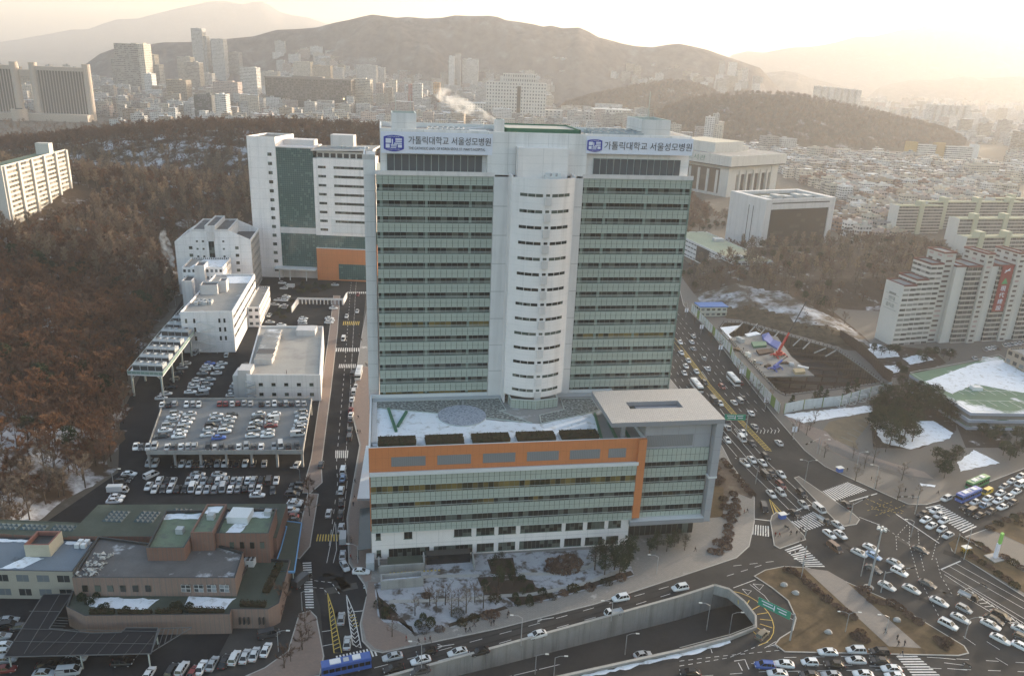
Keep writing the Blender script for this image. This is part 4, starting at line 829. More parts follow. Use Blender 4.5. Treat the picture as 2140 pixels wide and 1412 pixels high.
M_bluegrey = mat('blue_grey_roof', (.135, .165, .20), var=.2, scale=.15, rough=.7, col2=(.07, .085, .10), thr=(.60, .66, .10))
def snow_on(parent, P, z):
    m = MB(); m.prism(ragged(P, .45, .8), z, z + .05, 0); return m.build('snow_cover', M_snow, parent)
# ---- second hospital tower
B2 = empty('annex_tower', (-121, 464, 0), 0, 'pale second hospital tower with green glass stripe and orange corner base', 'hospital tower')
m = MB(); m.tray([(-38.5, 0), (-22, 0), (-17.6, 24), (-34, 24)], -.5, 84.5, 83.6, .5, 0, (1, 0), cell=(6, 6)); w0 = m.build('stair_wing', [M_panelw, M_dark], B2)
for i in range(14):
    z = 4 + i * 5.35; m = MB(); m.box(-26.8 - .0, -24.4, -.08, .2, z, z + 1.9); m.build('window', M_vis, w0)
m = MB(); m.box(-21.9, -.1, .4, 22, 7.5, 28.0, 0, cell=(1.25, 1.25)); m.box(-21.9, -.1, .4, 22, 31.6, 78.6, 0, cell=(1.25, 1.25)); m.build('curtain_wall', M_curtain, B2)
m = MB(); m.box(-21.9, -.1, .2, 22, 28.0, 31.6); m.box(-21.95, 0, .1, 22, 78.6, 79.3); m.box(-21.9, -.1, 1.5, 20, .0, 7.5); m.build('stone_band', M_panelw, B2)
m = MB(); m.box(0, 34, -1.0, 24, 27.8, 73.4, 0, cell=(5, 5.65)); w1 = m.build('ward_wing', M_panelw, B2)
for i in range(8):
    z = 30.6 + i * 5.3
    for a, c in ((2.8, 7.4), (12.0, 33.6)): m = MB(); m.box(a, c, -1.07, -.8, z, z + 1.45, cell=(.9, 1.45)); m.build('window', M_vis, w1)
m = MB(); m.box(9.6, 34, -1.45, -1.01, 29.7, 38.0, 0, cell=(5, 4)); m.build('grey_box', M_panel, w1)
for a, c in ((12.2, 33.6),): m = MB(); m.box(a, c, -1.52, -1.4, 35.9, 37.3, cell=(.9, 1.45)); m.build('window', M_vis, w1)
m = MB(); m.box(2, 33, .5, 22, 73.4, 77.6, 0, cell=(4, 4.2)); m.build('top_storey', facade('penthouse_windows', (.5, .49, .48), win=(.12, .88, .12, .72)), B2)
m = MB(); m.prism([(-.8, -1.8), (35.5, -1.8), (35.5, 22), (-.8, 22)], [77.7, 78.8, 78.8, 77.7], [78.5, 79.9, 79.9, 78.5], 0, 1); m.build('roof_slab', [M_panelw, M_roofg], B2)
m = MB(); m.box(7.8, 21.5, 12, 20, 78, 86); m.box(-20, -2, 10, 20, 79.2, 82.5); m.build('roof_house', M_panelw, B2)
for k in range(8): m = MB(); m.box(14 + k * 2.3, 15.8 + k * 2.3, 3, 6, 79, 80.4); m.build('roof_unit', M_unit, B2)
m = MB(); m.box(.1, 34, -.8, 23, 20.0, 27.7, 0, cell=(1.25, 1.25)); m.build('curtain_wall', M_curtain, B2)
m = MB(); m.box(0, 34, -2.0, 23, .0, 19.9, 0, cell=(3.2, 4)); m.box(-.1, 34, -2.1, 0, 19.9, 20.2, 1); m.build('orange_base', [M_orange, M_metalw], B2)
m = MB(); m.box(13.2, 33.8, -2.12, -1.5, 1.0, 10.6, 0, cell=(1.25, 1.25)); m.build('base_window', M_curtain, B2)
m = MB(); m.box(-25.5, -.1, -6, .3, 6.6, 7.4)
for s in (-22.5, -16, -6): m.box(s - .25, s + .25, -5.4, -4.9, 0, 6.6)
m.build('entrance_canopy', M_metalw, B2)
# ---- white angular building
AN = empty('angular_building', (-148.6, 427, 0), rad(9.7), 'white angular clinic block with sloped shoulders and dark stair strip', 'clinic'); m = MB(); Lr = 31
prof = [(0, 31.4), (-11.5, 36.6), (-31, 36.4), (-40.5, 30.2)]
m.prism([(-31, 0), (-11.5, 0), (-11.5, Lr), (-31, Lr)], 0, 36.5, 0, 1, cell=(5, 4.2))
for (a, za), (c, zc) in ((prof[0], prof[1]), (prof[3], prof[2])):
    x0, x1 = (min(a, c), max(a, c)); zl, zr_ = (zc, za) if c < a else (za, zc)
    for y0, y1 in ((0, .6), (Lr - .6, Lr)): m.prism([(x0, y0), (x1, y0), (x1, y1), (x0, y1)], 0, [zl, zr_, zr_, zl], 0, cell=(5, 4.2))
    m.box(x0, x1, .6, Lr - .6, 0, min(zl, zr_) - 1.6, 0, 1)
m.box(-.6, 0, .6, Lr - .6, 0, 31.4, 2, 0, cell=(2.6, 4.4)); m.box(-40.5, -39.9, .6, Lr - .6, 0, 30.2, 2, 0, cell=(2.6, 4.4))
m.build('walls', [M_white, M_felt, M_whitew], AN)
m = MB(); m.tray([(-31.1, -.1), (-11.4, -.1), (-11.4, Lr), (-31.1, Lr)], 36.0, 37.2, 36.3, .5, 0, 1); m.tray([(-24, .3), (-18.5, .3), (-18.5, Lr - 1), (-24, Lr - 1)], 36.3, 39.2, 38.4, .5, 0, 1); m.build('roof', [M_white, M_felt], AN)
m = MB(); m.box(-22.6, -19.6, -.06, .3, 12, 30.5, 0); m.build('stair_strip', M_vis, AN); m = MB(); m.box(-23.2, -19.2, -.7, .2, 30.6, 36.0); m.build('stair_head', M_white, AN)
for s, r0, n, w in ((-29.2, 30, 4, 1.1), (-26.0, 30, 4, 1.1), (-15.2, 30, 4, 1.1), (-8.6, 26.0, 5, 1.9), (-33.2, 26, 3, 1.9)):
    for i in range(n): z = r0 - i * 4.3; m = MB(); m.box(s, s + w, -.07, .2, z, z + w * .9); m.build('window', M_vis, AN)
# ---- annex in front of it
AX = empty('clinic_annex', (-158, 398, 0), rad(9.7), 'white annex with snowy roof between the long block and the angular clinic', 'annex'); m = MB()
m.tray([(-17, 0), (3.5, 0), (3.5, 22), (-17, 22)], 0, 22.5, 21.7, .5, 0, (1, 0), cell=(2.4, 3.6)); m.build('walls', [M_whitew, M_roofg], AX)
m = MB(); m.tray([(-10, -4), (-5, -4), (-5, 6), (-10, 6)], 0, 24.5, 23.7, .5, 0, 1); m.tray([(-15, -12), (-10, -12), (-10, 0), (-15, 0)], 0, 18.5, 17.6, .5, 0, 1); m.build('shaft', [M_white, M_felt], AX); snow_on(AX, [(-14, 4), (3, 4), (3, 20), (-10, 20)], 21.72)
# ---- long white block
LW = empty('long_white_block', (-126.9, 334, 0), rad(9.7), 'long white flat-roofed block with outside fire stair on its end wall', 'office block'); m = MB()
m.tray([(-22.5, 0), (0, 0), (0, 66), (-20, 66)], 0, 19.6, 18.8, .5, 0, (1, 0), cell=(6, 4.7)); m.build('walls', [M_white, M_roofg], LW)
m = MB(); m.box(-.02, .12, 1, 66, 5, 18.6, 0, cell=(6, 4.6)); m.build('window_ribbon', M_whiter, LW)
m = MB(); m.tray([(0.2, 36), (6, 36), (6, 74), (0.2, 74)], 0, 10.5, 9.9, .4, 0, (1, 0), cell=(3, 3.4)); m.build('side_wing', [M_whitew, M_roofg], LW)
for s in (-20.7, -17.2, -6.4, -4.2):
    for i in range(3): m = MB(); m.box(s, s + .9, -.06, .2, 14.3 - i * 4.2, 16.3 - i * 4.2); m.build('window', M_vis, LW)
m = MB()
for k in range(6):
    z = 1.2 + k * 2.3; a, c = (-15, -8.4) if k % 2 == 0 else (-8.4, -15); m.bar((a, -1.0, z), (c, -1.0, z + 2.3), .25, .5); m.box(min(a, c) - .8, min(a, c) + .4, -1.6, -.1, z + (2.2 if a > c else 0), z + (2.4 if a > c else .2))
for s in (-15.6, -7.8): m.box(s - .1, s + .1, -1.5, -1.3, 0, 16.5)
m.build('fire_stair', M_metalw, LW)
m = MB(); m.tray([(-20, 30), (-12, 30), (-12, 37), (-20, 37)], 18.8, 23.5, 22.8, .4, 0, 1); m.tray([(-12, 34), (-8.5, 34), (-8.5, 40), (-12, 40)], 18.8, 24.5, 23.8, .4, 0, 1); m.build('roof_house', [M_white, M_felt], LW)
for k in range(4): m = MB(); fan_unit(m, -19 + k * 1.9, 12 + (k % 2), 18.8, 1.7, 5, 1.6); m.build('roof_unit', [M_unit, M_dark], LW)
snow_on(LW, [(-10, 50), (-.8, 50), (-.8, 64), (-14, 64)], 18.85)
# ---- cooling platform
CP = empty('cooling_platform', (-143, 281, 0), 0, 'steel platform on stilts holding rows of cooling units beside the wooded hill', 'platform'); P = toloc([(-150, 280.7), (-136, 280.5), (-143.6, 330.5), (-148, 366), (-163, 366), (-158, 330)], (-143, 281)); m = MB(); m.prism(P, 9.2, 9.7); m.build('deck', M_metalw, CP)
m = MB()
for a, c in zip(P, P[1:] + P[:1]):
    m.bar((*a, 11.1), (*c, 11.1), .14, .14)
    for t in np.linspace(0, 1, 9): q = Vector(a).lerp(Vector(c), t); m.box(q.x - .06, q.x + .06, q.y - .06, q.y + .06, 9.7, 11.1)
m.build('railing', M_rail, CP); m = MB()
for a, c in ((P[0], P[1]), (P[1], P[2])): n = Vector((c[1] - a[1], a[0] - c[0])).normalized() * -.05; m.prism([a, c, tuple(Vector(c) + n), tuple(Vector(a) + n)], 9.72, 10.95)
m.build('mesh_panel', mat('green_glass_panel', (.20, .29, .26), rough=.3, var=.15), CP)
for y in (281, 296, 311, 326, 345, 362):
    for f in (0.08, .92):
        xl = -150 - (y - 281) * .16; xr = -136.2 - (y - 281) * .152; x = xl + (xr - xl) * f + 143; m = MB(); m.box(x - .3, x + .3, y - 281 - .3 + .6, y - 281 + .9, -.3, 9.2); m.bar((x, y - 281 + .6, 7.4), (x + (2 if f < .5 else -2), y - 281 + .6, 9.2), .25, .25); m.build('leg', M_rail, CP)
for r_ in range(7):
    y = 283.5 + r_ * 9.2 + (4 if r_ > 3 else 0); xl = -149.3 - (y - 281) * .16
    for c_ in range(4 if r_ < 5 else 3):
        cu = empty('cooling_unit', (xl + 1.8 + c_ * 3.0, y + 2.5, 9.7), rad(3), 'grey cooling unit with round top fan, %s in the %s row of the steel platform' % (ORD[c_], ORD[r_]), 'cooling unit', 'cooling units on the steel platform')
        m = MB(); m.box(-1.4, 1.4, -2.2, 2.2, 0, 2.9, 0); m.box(-1.3, 1.3, -2.25, -2.2, .5, 2.3, 1); m.build('casing', [M_unit, M_dark], cu); m = MB(); m.cyl(0, 0, 2.9, 3.5, 1.1, 12, 0); m.cyl(0, 0, 3.5, 3.53, .95, 12, 1); m.build('fan', [M_unit, M_dark], cu)
# ---- flat-roofed building by the street
FB = empty('flat_roofed_building', (-103.6, 281.3, 0), rad(5.8), 'low grey building with wide pale flat roof beside the street', 'building'); m = MB()
m.tray([(0, 0), (28.6, 0), (21.5, 60), (-7.5, 60)], 0, 11.2, 10.4, .5, 0, (1, 0), cell=(6, 5.4)); m.build('walls', [M_panel, mat('worn_concrete_roof', (.34, .325, .30), var=.2, scale=.15, col2=(.24, .23, .22), thr=(.52, .7, .09))], FB)
for i in range(2):
    for k in range(5): m = MB(); m.box(4.6 + k * 4.9, 6.2 + k * 4.9, -.07, .2, 2.2 + i * 4.2, 3.5 + i * 4.2); m.box(4.5 + k * 4.9, 6.3 + k * 4.9, -.12, -.07, 2.0 + i * 4.2, 2.2 + i * 4.2, 1); m.build('window', [M_vis, M_rail], FB)
m = MB(); m.box(-3.4, 1.5, 1.0, 8, 0, 12.6); m.box(-6, -1.5, 3, 12, 0, 9.5); m.build('stair_wing', M_panel, FB)
m = MB()
for k in range(3): z = 1 + k * 2.6; m.bar((-.2, -1.2, z), (3.4, -1.2, z + 1.3), .9, .25); m.bar((3.4, -1.2, z + 1.3), (-.2, -1.2, z + 2.6), .9, .25)
for s in (-.4, 3.6): m.box(s - .1, s + .1, -1.7, -1.5, 0, 9)
m.build('outside_stair', M_unit, FB)
for k in range(6): m = MB(); m.box(.3 - k * .55, 7.3 - k * .55, 13 + k * 6.4, 18.6 + k * 6.4, 10.4, 12.7, 0, 1); m.build('roof_container', [M_panel, M_roofg if k != 1 else M_felt], FB)
m = MB(); m.box(11, 19.5, 48, 55, 10.4, 13.2); m.build('roof_house', M_white, FB)
for k in range(3): m = MB(); fan_unit(m, 10 + k * 2.8, 56.5, 10.4, 2.4, 2, 1.6); m.build('roof_unit', [M_unit, M_dark], FB)
# ---- parking deck
DK = empty('parking_deck', (-92, 246, 0), 0, 'two-level concrete parking deck packed with cars', 'parking deck'); P = toloc([(-117.5, 224.8), (-67.6, 229.6), (-75.5, 272), (-129.5, 266)], (-92, 246)); m = MB()
M_deckf = mat('deck_concrete', (.15, .162, .172), var=.2, scale=.12, col2=(.11, .118, .125), thr=(.5, .65, .07)); m.prism(P, 5.4, 5.95, 0, 1); m.build('deck_slab', [M_conc, M_deckf], DK)
m = MB()
for a, c in zip(P, P[1:] + P[:1]):
    d = (Vector(c) - Vector(a)).normalized(); n = Vector((-d.y, d.x)) * .25; m.prism([a, c, tuple(Vector(c) + n), tuple(Vector(a) + n)], 5.95, 6.85)
m.build('parapet', M_conc, DK); 
for t in np.linspace(.01, .99, 7):
    for v in (.03, .97): q = Vector(P[0]).lerp(Vector(P[1]), t).lerp(Vector(P[3]).lerp(Vector(P[2]), t), v); m = MB(); m.box(q.x - .35, q.x + .35, q.y - .35, q.y + .35, -.2, 5.4); m.build('column', M_conc, DK)
m = MB(); q0, q1 = P[3], P[2]; m.prism([tuple(Vector(q0) + Vector((.5, -6))), tuple(Vector(q1) + Vector((-.5, -6))), tuple(Vector(q1) + Vector((-.5, -5.5))), tuple(Vector(q0) + Vector((.5, -5.5)))], 0, 5.4); m.build('back_wall', M_concd, DK)
# ---- brown brick hall
BH = empty('brick_hall', (-80, 160, 0), 0, 'stepped brown brick hall with roof terraces, snow and green roof patches', 'hall'); BO = (-80, 160)
def bx(P): return toloc(P, BO)
TER = [(-102.3, 150.3), (-96.4, 147.4), (-63.6, 150.0), (-63.9, 151.8), (-55.3, 152.3), (-53.4, 154.6), (-55.6, 172), (-66, 172), (-66, 158.5), (-104, 156)]
m = MB(); m.tray(bx(TER), -.3, 5.6, 4.9, .35, 0, (1, 2)); tz = m.build('terrace', [M_brickp, M_green_dull, M_dark], BH)
snow_on(BH, bx([(-97.5, 151.5), (-84.5, 150.8), (-82.5, 155), (-100, 154.8)]), 4.92); snow_on(BH, bx([(-75.5, 152.6), (-66, 152.3), (-64.5, 156.5), (-76, 156.6)]), 4.92)
MID = [(-102.8, 155.0), (-64.6, 157.4), (-66.2, 168.0), (-74.2, 171), (-90, 170), (-105.4, 172.1)]
m = MB(); m.tray(bx(MID), 3, 10.2, 9.5, .35, 0, (1, 2)); mi_ = m.build('middle_storey', [M_brickp, M_felt, M_dark], BH)
for k in range(6): x = -100.8 + k * 2.95; m = MB(); m.box(x + 80, x + 81.3, -4.95 + k * .18 - .06, -4.4 + k * .18, 6.3, 8.0); m.build('window', M_vis, mi_)
for k in range(4): x = -77.6 + k * 3.05; m = MB(); m.box(x + 80, x + 82.3, -3.46 + k * .19 - .06, -2.9 + k * .19, 6.2, 8.3, cell=(1.1, 1)); m.build('window', facade('framed_window', (.4, .4, .4), glass=(.05, .055, .06), win=(.08, .92, .1, .9)), mi_)
UP1 = [(-88.6, 163.6), (-79.5, 164.3), (-80.5, 181.8), (-91.2, 180.6)]; UP2 = [(-79.4, 168.4), (-73.9, 168.9), (-75.2, 182.4), (-80.4, 181.9)]; UP3 = [(-73.8, 170.3), (-60.5, 171.2), (-62, 183.0), (-75.1, 182)]
for P, z, r_ in ((UP1, 13.3, 12.5), (UP2, 15.0, 14.5), (UP3, 13.8, 13.1)): m = MB(); m.tray(bx(P), 3, z, r_, .35, 0, (1, 2)); m.build('upper_storey', [M_brickw, M_green_roof, M_dark if z < 14 else M_brickw], BH)
snow_on(BH, bx([(-90.5, 177.5), (-81, 178.3), (-81.2, 181), (-90.6, 180)]), 12.52); snow_on(BH, bx([(-74.8, 178.4), (-62.6, 179.5), (-62.8, 182.3), (-75, 181.4)]), 13.12); snow_on(BH, bx([(-72, 171.2), (-68.5, 171.4), (-67.4, 176), (-71, 176)]), 13.12); snow_on(BH, bx([(-79.6, 178), (-76, 178.6), (-76, 181.6), (-79.6, 181)]), 14.52)
m = MB(); m.box(7, 12.5, 16, 21, 13.1, 15.0, 0); m.build('roof_shed', M_metalw, BH)
for x, y, z in ((-4.5, 11, 12.5), (2.2, 15, 14.5), (15.5, 20, 13.1)): m = MB(); m.box(x, x + 1.8, y, y + 1.6, z, z + 1.5); m.build('roof_unit', M_unit, BH)
for k in range(4): x = -70.5 + k * 2.55; m = MB(); m.box(x + 80, x + 81.1, 10.4 + k * .17 - .05, 11.2 + k * .17, 9.4, 11.2); m.build('window', M_vis, BH)
m = MB(); m.prism(bx([(-114, 173), (-105.2, 173.6), (-91.4, 174.5), (-91.5, 180.9), (-75.2, 183.2), (-62.2, 184), (-61.8, 176), (-60.2, 176), (-62.2, 193), (-113.9, 188.4)]), 0, 9.2, 0, 1); m.build('low_green_roof', [M_brickw, M_green_dull], BH)
m = MB(); m.tray(bx([(-140, 173.6), (-114, 173), (-114, 180), (-140, 180)]), 0, 8.8, 8.7, .3, 0, (1, 1)); m.build('low_green_roof', [M_brickw, M_green_dull], BH)
M_glassr = mat('rooflight_glass', (.06, .09, .10), rough=.15, var=.3, scale=2)
for x0, y0, nx, ny in ((-108.8, 180.2, 4, 4), (-100.5, 180.6, 4, 4), (-92.5, 185.3, 4, 2), (-84.5, 186.4, 4, 2), (-76.8, 187, 4, 2), (-69.2, 187.6, 4, 2), (-136, 175.5, 5, 2), (-128.5, 175.6, 5, 2), (-120.5, 175.8, 5, 2)):
    m = MB(); dx = 1.35
    for i in range(nx):
        for j in range(ny):
            a, c = x0 + i * dx + 80, y0 + j * dx - 160; z = 9.25 if y0 > 178 else 8.75; A = [(a, c, z), (a + dx, c, z), (a + dx, c + dx, z), (a, c + dx, z)]; t = (a + dx / 2, c + dx / 2, z + .6)
            for k in range(4): m.face([A[k], A[(k + 1) % 4], t])
    m.build('rooflight', M_glassr, BH)
for k in range(2):
    m = MB(); m.box(-68.8 + k * 2.4 + 80, -66.6 + k * 2.4 + 80, 9, 11, 4.9, 6.7, 0)
    for i in range(2):
        for j in range(2): m.cyl(-68.2 + k * 2.4 + 80 + i * 1.05, 9.5 + j, 6.7, 6.8, .42, 10, 1)
    m.build('roof_unit', [M_metalw, M_dark], BH)
for x0, x1, y in ((-96, -90.5, 148.6), (-89.5, -82, 149.0), (-81, -75, 149.5), (-73.5, -65.5, 150.6), (-62.5, -56.5, 153.6)):
    q = MB(); q.box(x0 + 80, x1 + 80, y - 160, y - 158.8, 4.9, 5.7); leafbox(q, x0 + 80, x1 + 80, y - 160, y - 158.8, 5.2, 6.2, 160, .2, random.Random(int(x0))); q.build('planter_hedge', M_hedge, BH)
for k in range(2): q = MB(); q.box(21.2 + k * .1, 22.9, -1 + k * 6, 4.5 + k * 6, 4.9, 5.6); leafbox(q, 21.2, 22.9, -1 + k * 6, 4.5 + k * 6, 5.3, 6.0, 130, .2, random.Random(k)); q.build('planter_hedge', M_hedge, BH)
for x in (-62.2, -61.2, -60.2, -57.6, -56.6): m = MB(); m.box(x + 80, x + 80.35, -8.7 + (x + 62) * .06, -8.2 + (x + 62) * .06, 1.6, 3.4); m.build('slot_window', M_dark, BH)
rs = random.Random(5); sk = MB()
for k in range(70):
    x, y = rs.uniform(-102.5, -97.8) + 80, rs.uniform(155.6, 165.5) - 160; r_ = rs.uniform(.35, .75); z = 9.5 + rs.random() * .7
    pts_ = [Vector((x, y, z)) + Vector((rs.uniform(-1, 1), rs.uniform(-1, 1), rs.uniform(-.4, 1))) * r_ for _ in range(6)]
    for a in range(4): sk.face([pts_[a], pts_[a + 1], pts_[5]]); sk.face([pts_[a], pts_[(a + 2) % 5], pts_[4]])
sk.build('rubbish_heap', mat('white_sacks', (.50, .48, .45), var=.3, scale=1.5), BH)
# ---- grey-roofed hall on the left
GH = empty('grey_roofed_hall', (-120, 166, 0), 0, 'cream walled hall with blue grey roof and a cream roof house', 'hall'); GO = (-120, 166); m = MB()
m.tray(toloc([(-150, 158), (-105.6, 159.8), (-106.9, 173.3), (-150, 172.5)], GO), 0, 8.2, 7.9, .35, 0, (1, 2), cell=(5, 3.6)); m.build('walls', [facade('cream_wall_windows', (.36, .33, .28), win=(.2, .8, .25, .72), mull=2), M_bluegrey, M_dark], GH)
m = MB(); m.tray(toloc([(-120.5, 165.4), (-114.4, 165.8), (-114.6, 172), (-120.8, 171.6)], GO), 7.9, 11.4, 10.3, .5, 0, (1, 2)); m.build('roof_house', [mat('cream_render', (.46, .42, .33), var=.1), M_dark, mat('red_coping', (.22, .10, .08), var=.1)], GH)
snow_on(GH, toloc([(-124, 160), (-118.5, 161), (-115.5, 165.2), (-120.6, 165.2)], GO), 7.92); snow_on(GH, toloc([(-150, 171), (-121, 171.4), (-121, 172.6), (-150, 172)], GO), 7.92); snow_on(GH, toloc([(-114, 171.3), (-107.6, 171.6), (-107.6, 172.8), (-114, 172.5)], GO), 7.92)
for k in range(4): m = MB(); m.box(9.5 + (k % 2) * 1.6, 10.7 + (k % 2) * 1.6, 3.6 + (k // 2) * 1.6, 4.7 + (k // 2) * 1.6, 7.95, 9.1); m.build('roof_unit', M_metalw, GH)
M_thin = mat('grey_frame', (.10, .105, .11), var=.15)
# ---- dark canopy over the yard
SCN = empty('dark_yard_canopy', (-92, 145, 0), 0, 'black panelled canopy with white frame lines over the yard before the brick hall', 'canopy'); P = toloc([(-111.3, 156.2), (-104.7, 156.8), (-103.2, 144.4), (-93, 143.6), (-86.5, 144.2), (-86.2, 145.8), (-79, 146.2), (-76.9, 138), (-107.7, 135.2)], (-92, 145)); m = MB()
m.prism(P, 3.9, 4.02); m.build('roof_panel', mat('black_polycarbonate', (.012, .013, .017), rough=.6, var=.3, scale=.5, spec=.15), SCN); m = MB()
for a, c in zip(P, P[1:] + P[:1]): m.bar((*a, 4.06), (*c, 4.06), .16, .2)
m.bar((-15.5, 11.5, 4.12), (-12, -8.6, 4.12), .12, .1); m.bar((-19, 5, 4.12), (-11.8, 5.3, 4.12), .12, .1); m.bar((-17.6, -1, 4.12), (14.5, 0, 4.12), .1, .1); m.bar((-16.6, -5, 4.12), (14.8, -4, 4.12), .08, .1)
for k in range(9): x = -10 + k * 2.9; m.bar((x, -1.4, 4.12), (x - .8, -8.4, 4.12), .06, .08)
m.build('frame', M_thin, SCN); m = MB()
for a, c in (((15, -6.6), (20.5, 1.6)), ((13.4, 1.0), (20.6, 1.8)), ((15, -6.6), (13.4, 1.0))): m.bar((*a, 4.1), (*c, 4.1), .14, .16)
for k in range(6): t = k / 6; m.bar((13.6 + t * 6, 1 + t * .7, 4.1), (15 + t * 5, -6.2 + t * 7.6, 4.1), .1, .12)
for k in range(5): x = -10.5 + k * .0; m.bar((-11.2, -.4 + k * .9, 4.1), (-8, -.4 + k * .9, 4.1), .08, .1)
m.build('open_frame', M_thin, SCN)
for x, y in ((-15, -9.2), (0, -8), (14.4, -6.8), (-10.5, -1.6), (12.8, .6), (-18.6, 10.6), (-13, 11.2)): m = MB(); m.box(x - .12, x + .12, y - .12, y + .12, 0, 3.9); m.build('post', M_rail, SCN)
# ---- covered walkway with blue edge
WK = empty('covered_walkway', (-58, 180, 0), 0, 'green roofed covered walkway with bright blue edge beside the brick hall', 'walkway'); m = MB(); P = toloc([(-58.9, 167.6), (-53.5, 168.2), (-57.6, 190.3), (-64.2, 191.2), (-64.0, 189.2), (-61.2, 188.2), (-59.8, 178)], (-58, 180))
m.prism(P, 4.4, 4.7, 0); m.build('roof', M_green_dull, WK); m = MB(); M_lblue = mat('bright_blue_trim', (.16, .34, .58), var=.1)
for a, c in zip(P, P[1:] + P[:1]): m.bar((*a, 4.6), (*c, 4.6), .25, .6)
m.build('edge_trim', M_lblue, WK)
for x, y in ((-.5, -11.5), (4, -11.4), (2, -3), (.5, 6), (-5, 9.5)): m = MB(); m.box(x - .12, x + .12, y - .12, y + .12, 0, 4.4); m.build('post', M_rail, WK)

# ================================================================ EAST SIDE
# ---- white framed dark office
WF = empty('framed_office', (186, 585, 0), rad(24), 'dark glass office in a thick white frame above the wooded slope', 'office'); m = MB(); M_dg = facade('brown_tinted_glass', (.035, .03, .028), glass=(.028, .024, .022), glass2=(.06, .05, .045), win=(.06, .94, .4, .95), blinds=.15, rough=.5, grough=.35, bigf=0)
m.box(.8, 67.5, .8, 38, 0, 39.0, 0, cell=(5, 4.3)); m.build('glass_body', M_dg, WF); m = MB()
m.box(0, 5.5, 0, 42, 0, 41.8, 0); m.box(63, 68.4, 0, 42, 0, 41.8, 0); m.box(5.5, 63, 0, 1.2, 34.0, 41.8, 0); m.box(5.5, 63, 38, 42, 0, 41.8, 0); m.build('white_frame', M_white, WF)
m = MB(); m.box(6, 62.5, -.08, .3, 38.2, 39.1); m.build('slot', M_dark, WF)
for y in (13, 18): m = MB(); m.box(-.08, .3, y, y + .7, 6, 35); m.build('side_slot', M_dark, WF)
m = MB(); m.box(5.6, 62.9, 1.3, 37.9, 39.0, 39.4); m.build('roof', M_green_dull, WF)
for k in range(5): m = MB(); m.box(10 + k * 10, 16 + k * 10, 12, 20, 39.4, 41.5 + (k % 2)); m.build('roof_unit', M_unit, WF)
# ---- low building with green roof
LG = empty('low_green_roofed_building', (145, 502.5, 0), rad(7), 'low white building with pale green roof in front of the framed office', 'building'); m = MB(); m.tray([(0, 0), (27, 0), (14, 96), (-14, 92)], 0, 13.2, 12.9, .4, 0, (1, 0), cell=(4.5, 3.4)); m.build('walls', [facade('white_office_wall', (.52, .53, .55), win=(.1, .9, .3, .55), var=.08, stain=.1), mat('pale_green_roof', (.26, .30, .22), var=.25, scale=.08, col2=(.33, .29, .20), thr=(.5, .68, .03))], LG)
m = MB(); m.box(4, 9, 8, 14, 12.9, 14.5); m.build('roof_unit', M_unit, LG); m = MB(); m.box(8, 15, 60, 66, 12.9, 15); m.build('roof_unit', M_unit, LG); m = MB(); m.prism([(-8.2, 52), (-5.6, 34), (-5.2, 34), (-7.8, 52)], 1, 12); m.build('entrance_recess', M_dark, LG)
# ---- library with overhanging top
LB = empty('library_building', (229.7, 866, 0), rad(37), 'pale stone library with heavy overhanging top and tall columns', 'library'); M_lst = mat('library_stone', (.52, .51, .49), var=.12, scale=.1, stain=.3)
m = MB(); m.box(3, 84, 3, 110, 0, 28, 0, cell=(12, 28)); m.build('glass_body', M_dg, LB); m = MB()
for a, c in ((0, 14), (76, 88)): m.box(a, c, 0, 112, 0, 33.0)
m.box(14, 76, 1.0, 112, 24, 33); m.build('corner_pier', M_lst, LB)
for k in range(5): m = MB(); m.box(19 + k * 12.2, 21.6 + k * 12.2, -.4, 3, 0, 28); m.build('column', M_lst, LB)
for k in range(7): m = MB(); m.box(-.8, 2.6, 14 + k * 13, 17 + k * 13, 0, 28); m.build('column', M_lst, LB)
m = MB(); m.box(-.3, .3, 12, 105, 3, 30, 0, cell=(13, 9)); m.build('side_glass', M_dg, LB)
m = MB(); m.box(-6, 93, -6, 116, 34.2, 45.0, 0, 1); m.box(-5.2, 92.2, -5.2, 115, 33.0, 34.2, 2); m.build('overhanging_top', [M_lst, M_roofg, M_dark], LB); m = MB(); m.box(8, 58, 30, 90, 45, 56, 0, 1); m.box(58, 76, 36, 60, 45, 50, 0, 1); m.build('roof_house', [M_lst, mat('cream_roof', (.48, .44, .36), var=.1)], LB)
t_ = text('lettering', '국립중앙도서관', 62, 5.5, mat('green_lettering', (.10, .22, .16), var=.05), LB, (-6.15, 92, 37), rad(-90), .1)
# ---- tall flats by the park
M_apw = mat('apartment_render', (.54, .52, .49), var=.08, scale=.1, stain=.15); M_apb = facade('apartment_balconies', (.54, .51, .48), glass=(.06, .055, .05), win=(.05, .95, .08, .55), blinds=.5, mull=3, var=.06); M_apr = facade('apartment_red_balconies', (.40, .37, .34), glass=(.055, .05, .05), glass2=(.14, .13, .12), win=(.04, .98, .30, .95), blinds=.6, mull=2, var=.06); M_apst = facade('stair_windows', (.44, .42, .39), glass=(.09, .06, .055), win=(.25, .75, .35, .75), blinds=.2); M_apred = mat('rust_red_paint', (.17, .065, .055), var=.15)
AP = empty('apartment_block', (196.5, 381, 0), rad(14.5), 'long cream apartment block with stepped end and red balcony strips beside the park', 'apartments'); fh = 2.66
def bay(x0, x1, y0, y1, n, mat_, cell, name='flat_bay', cap=True):
    q = MB(); q.box(x0, x1, y0, y1, 0, n * fh, 0, 1, cell=cell); 
    if cap: q.tray([(x0 - .15, y0 - .15), (x1 + .15, y0 - .15), (x1 + .15, y1 + .15), (x0 - .15, y1 + .15)], n * fh, n * fh + .9, n * fh + .3, .4, 2, 1)
    return q.build(name, [mat_, M_roofg, M_apred], AP)
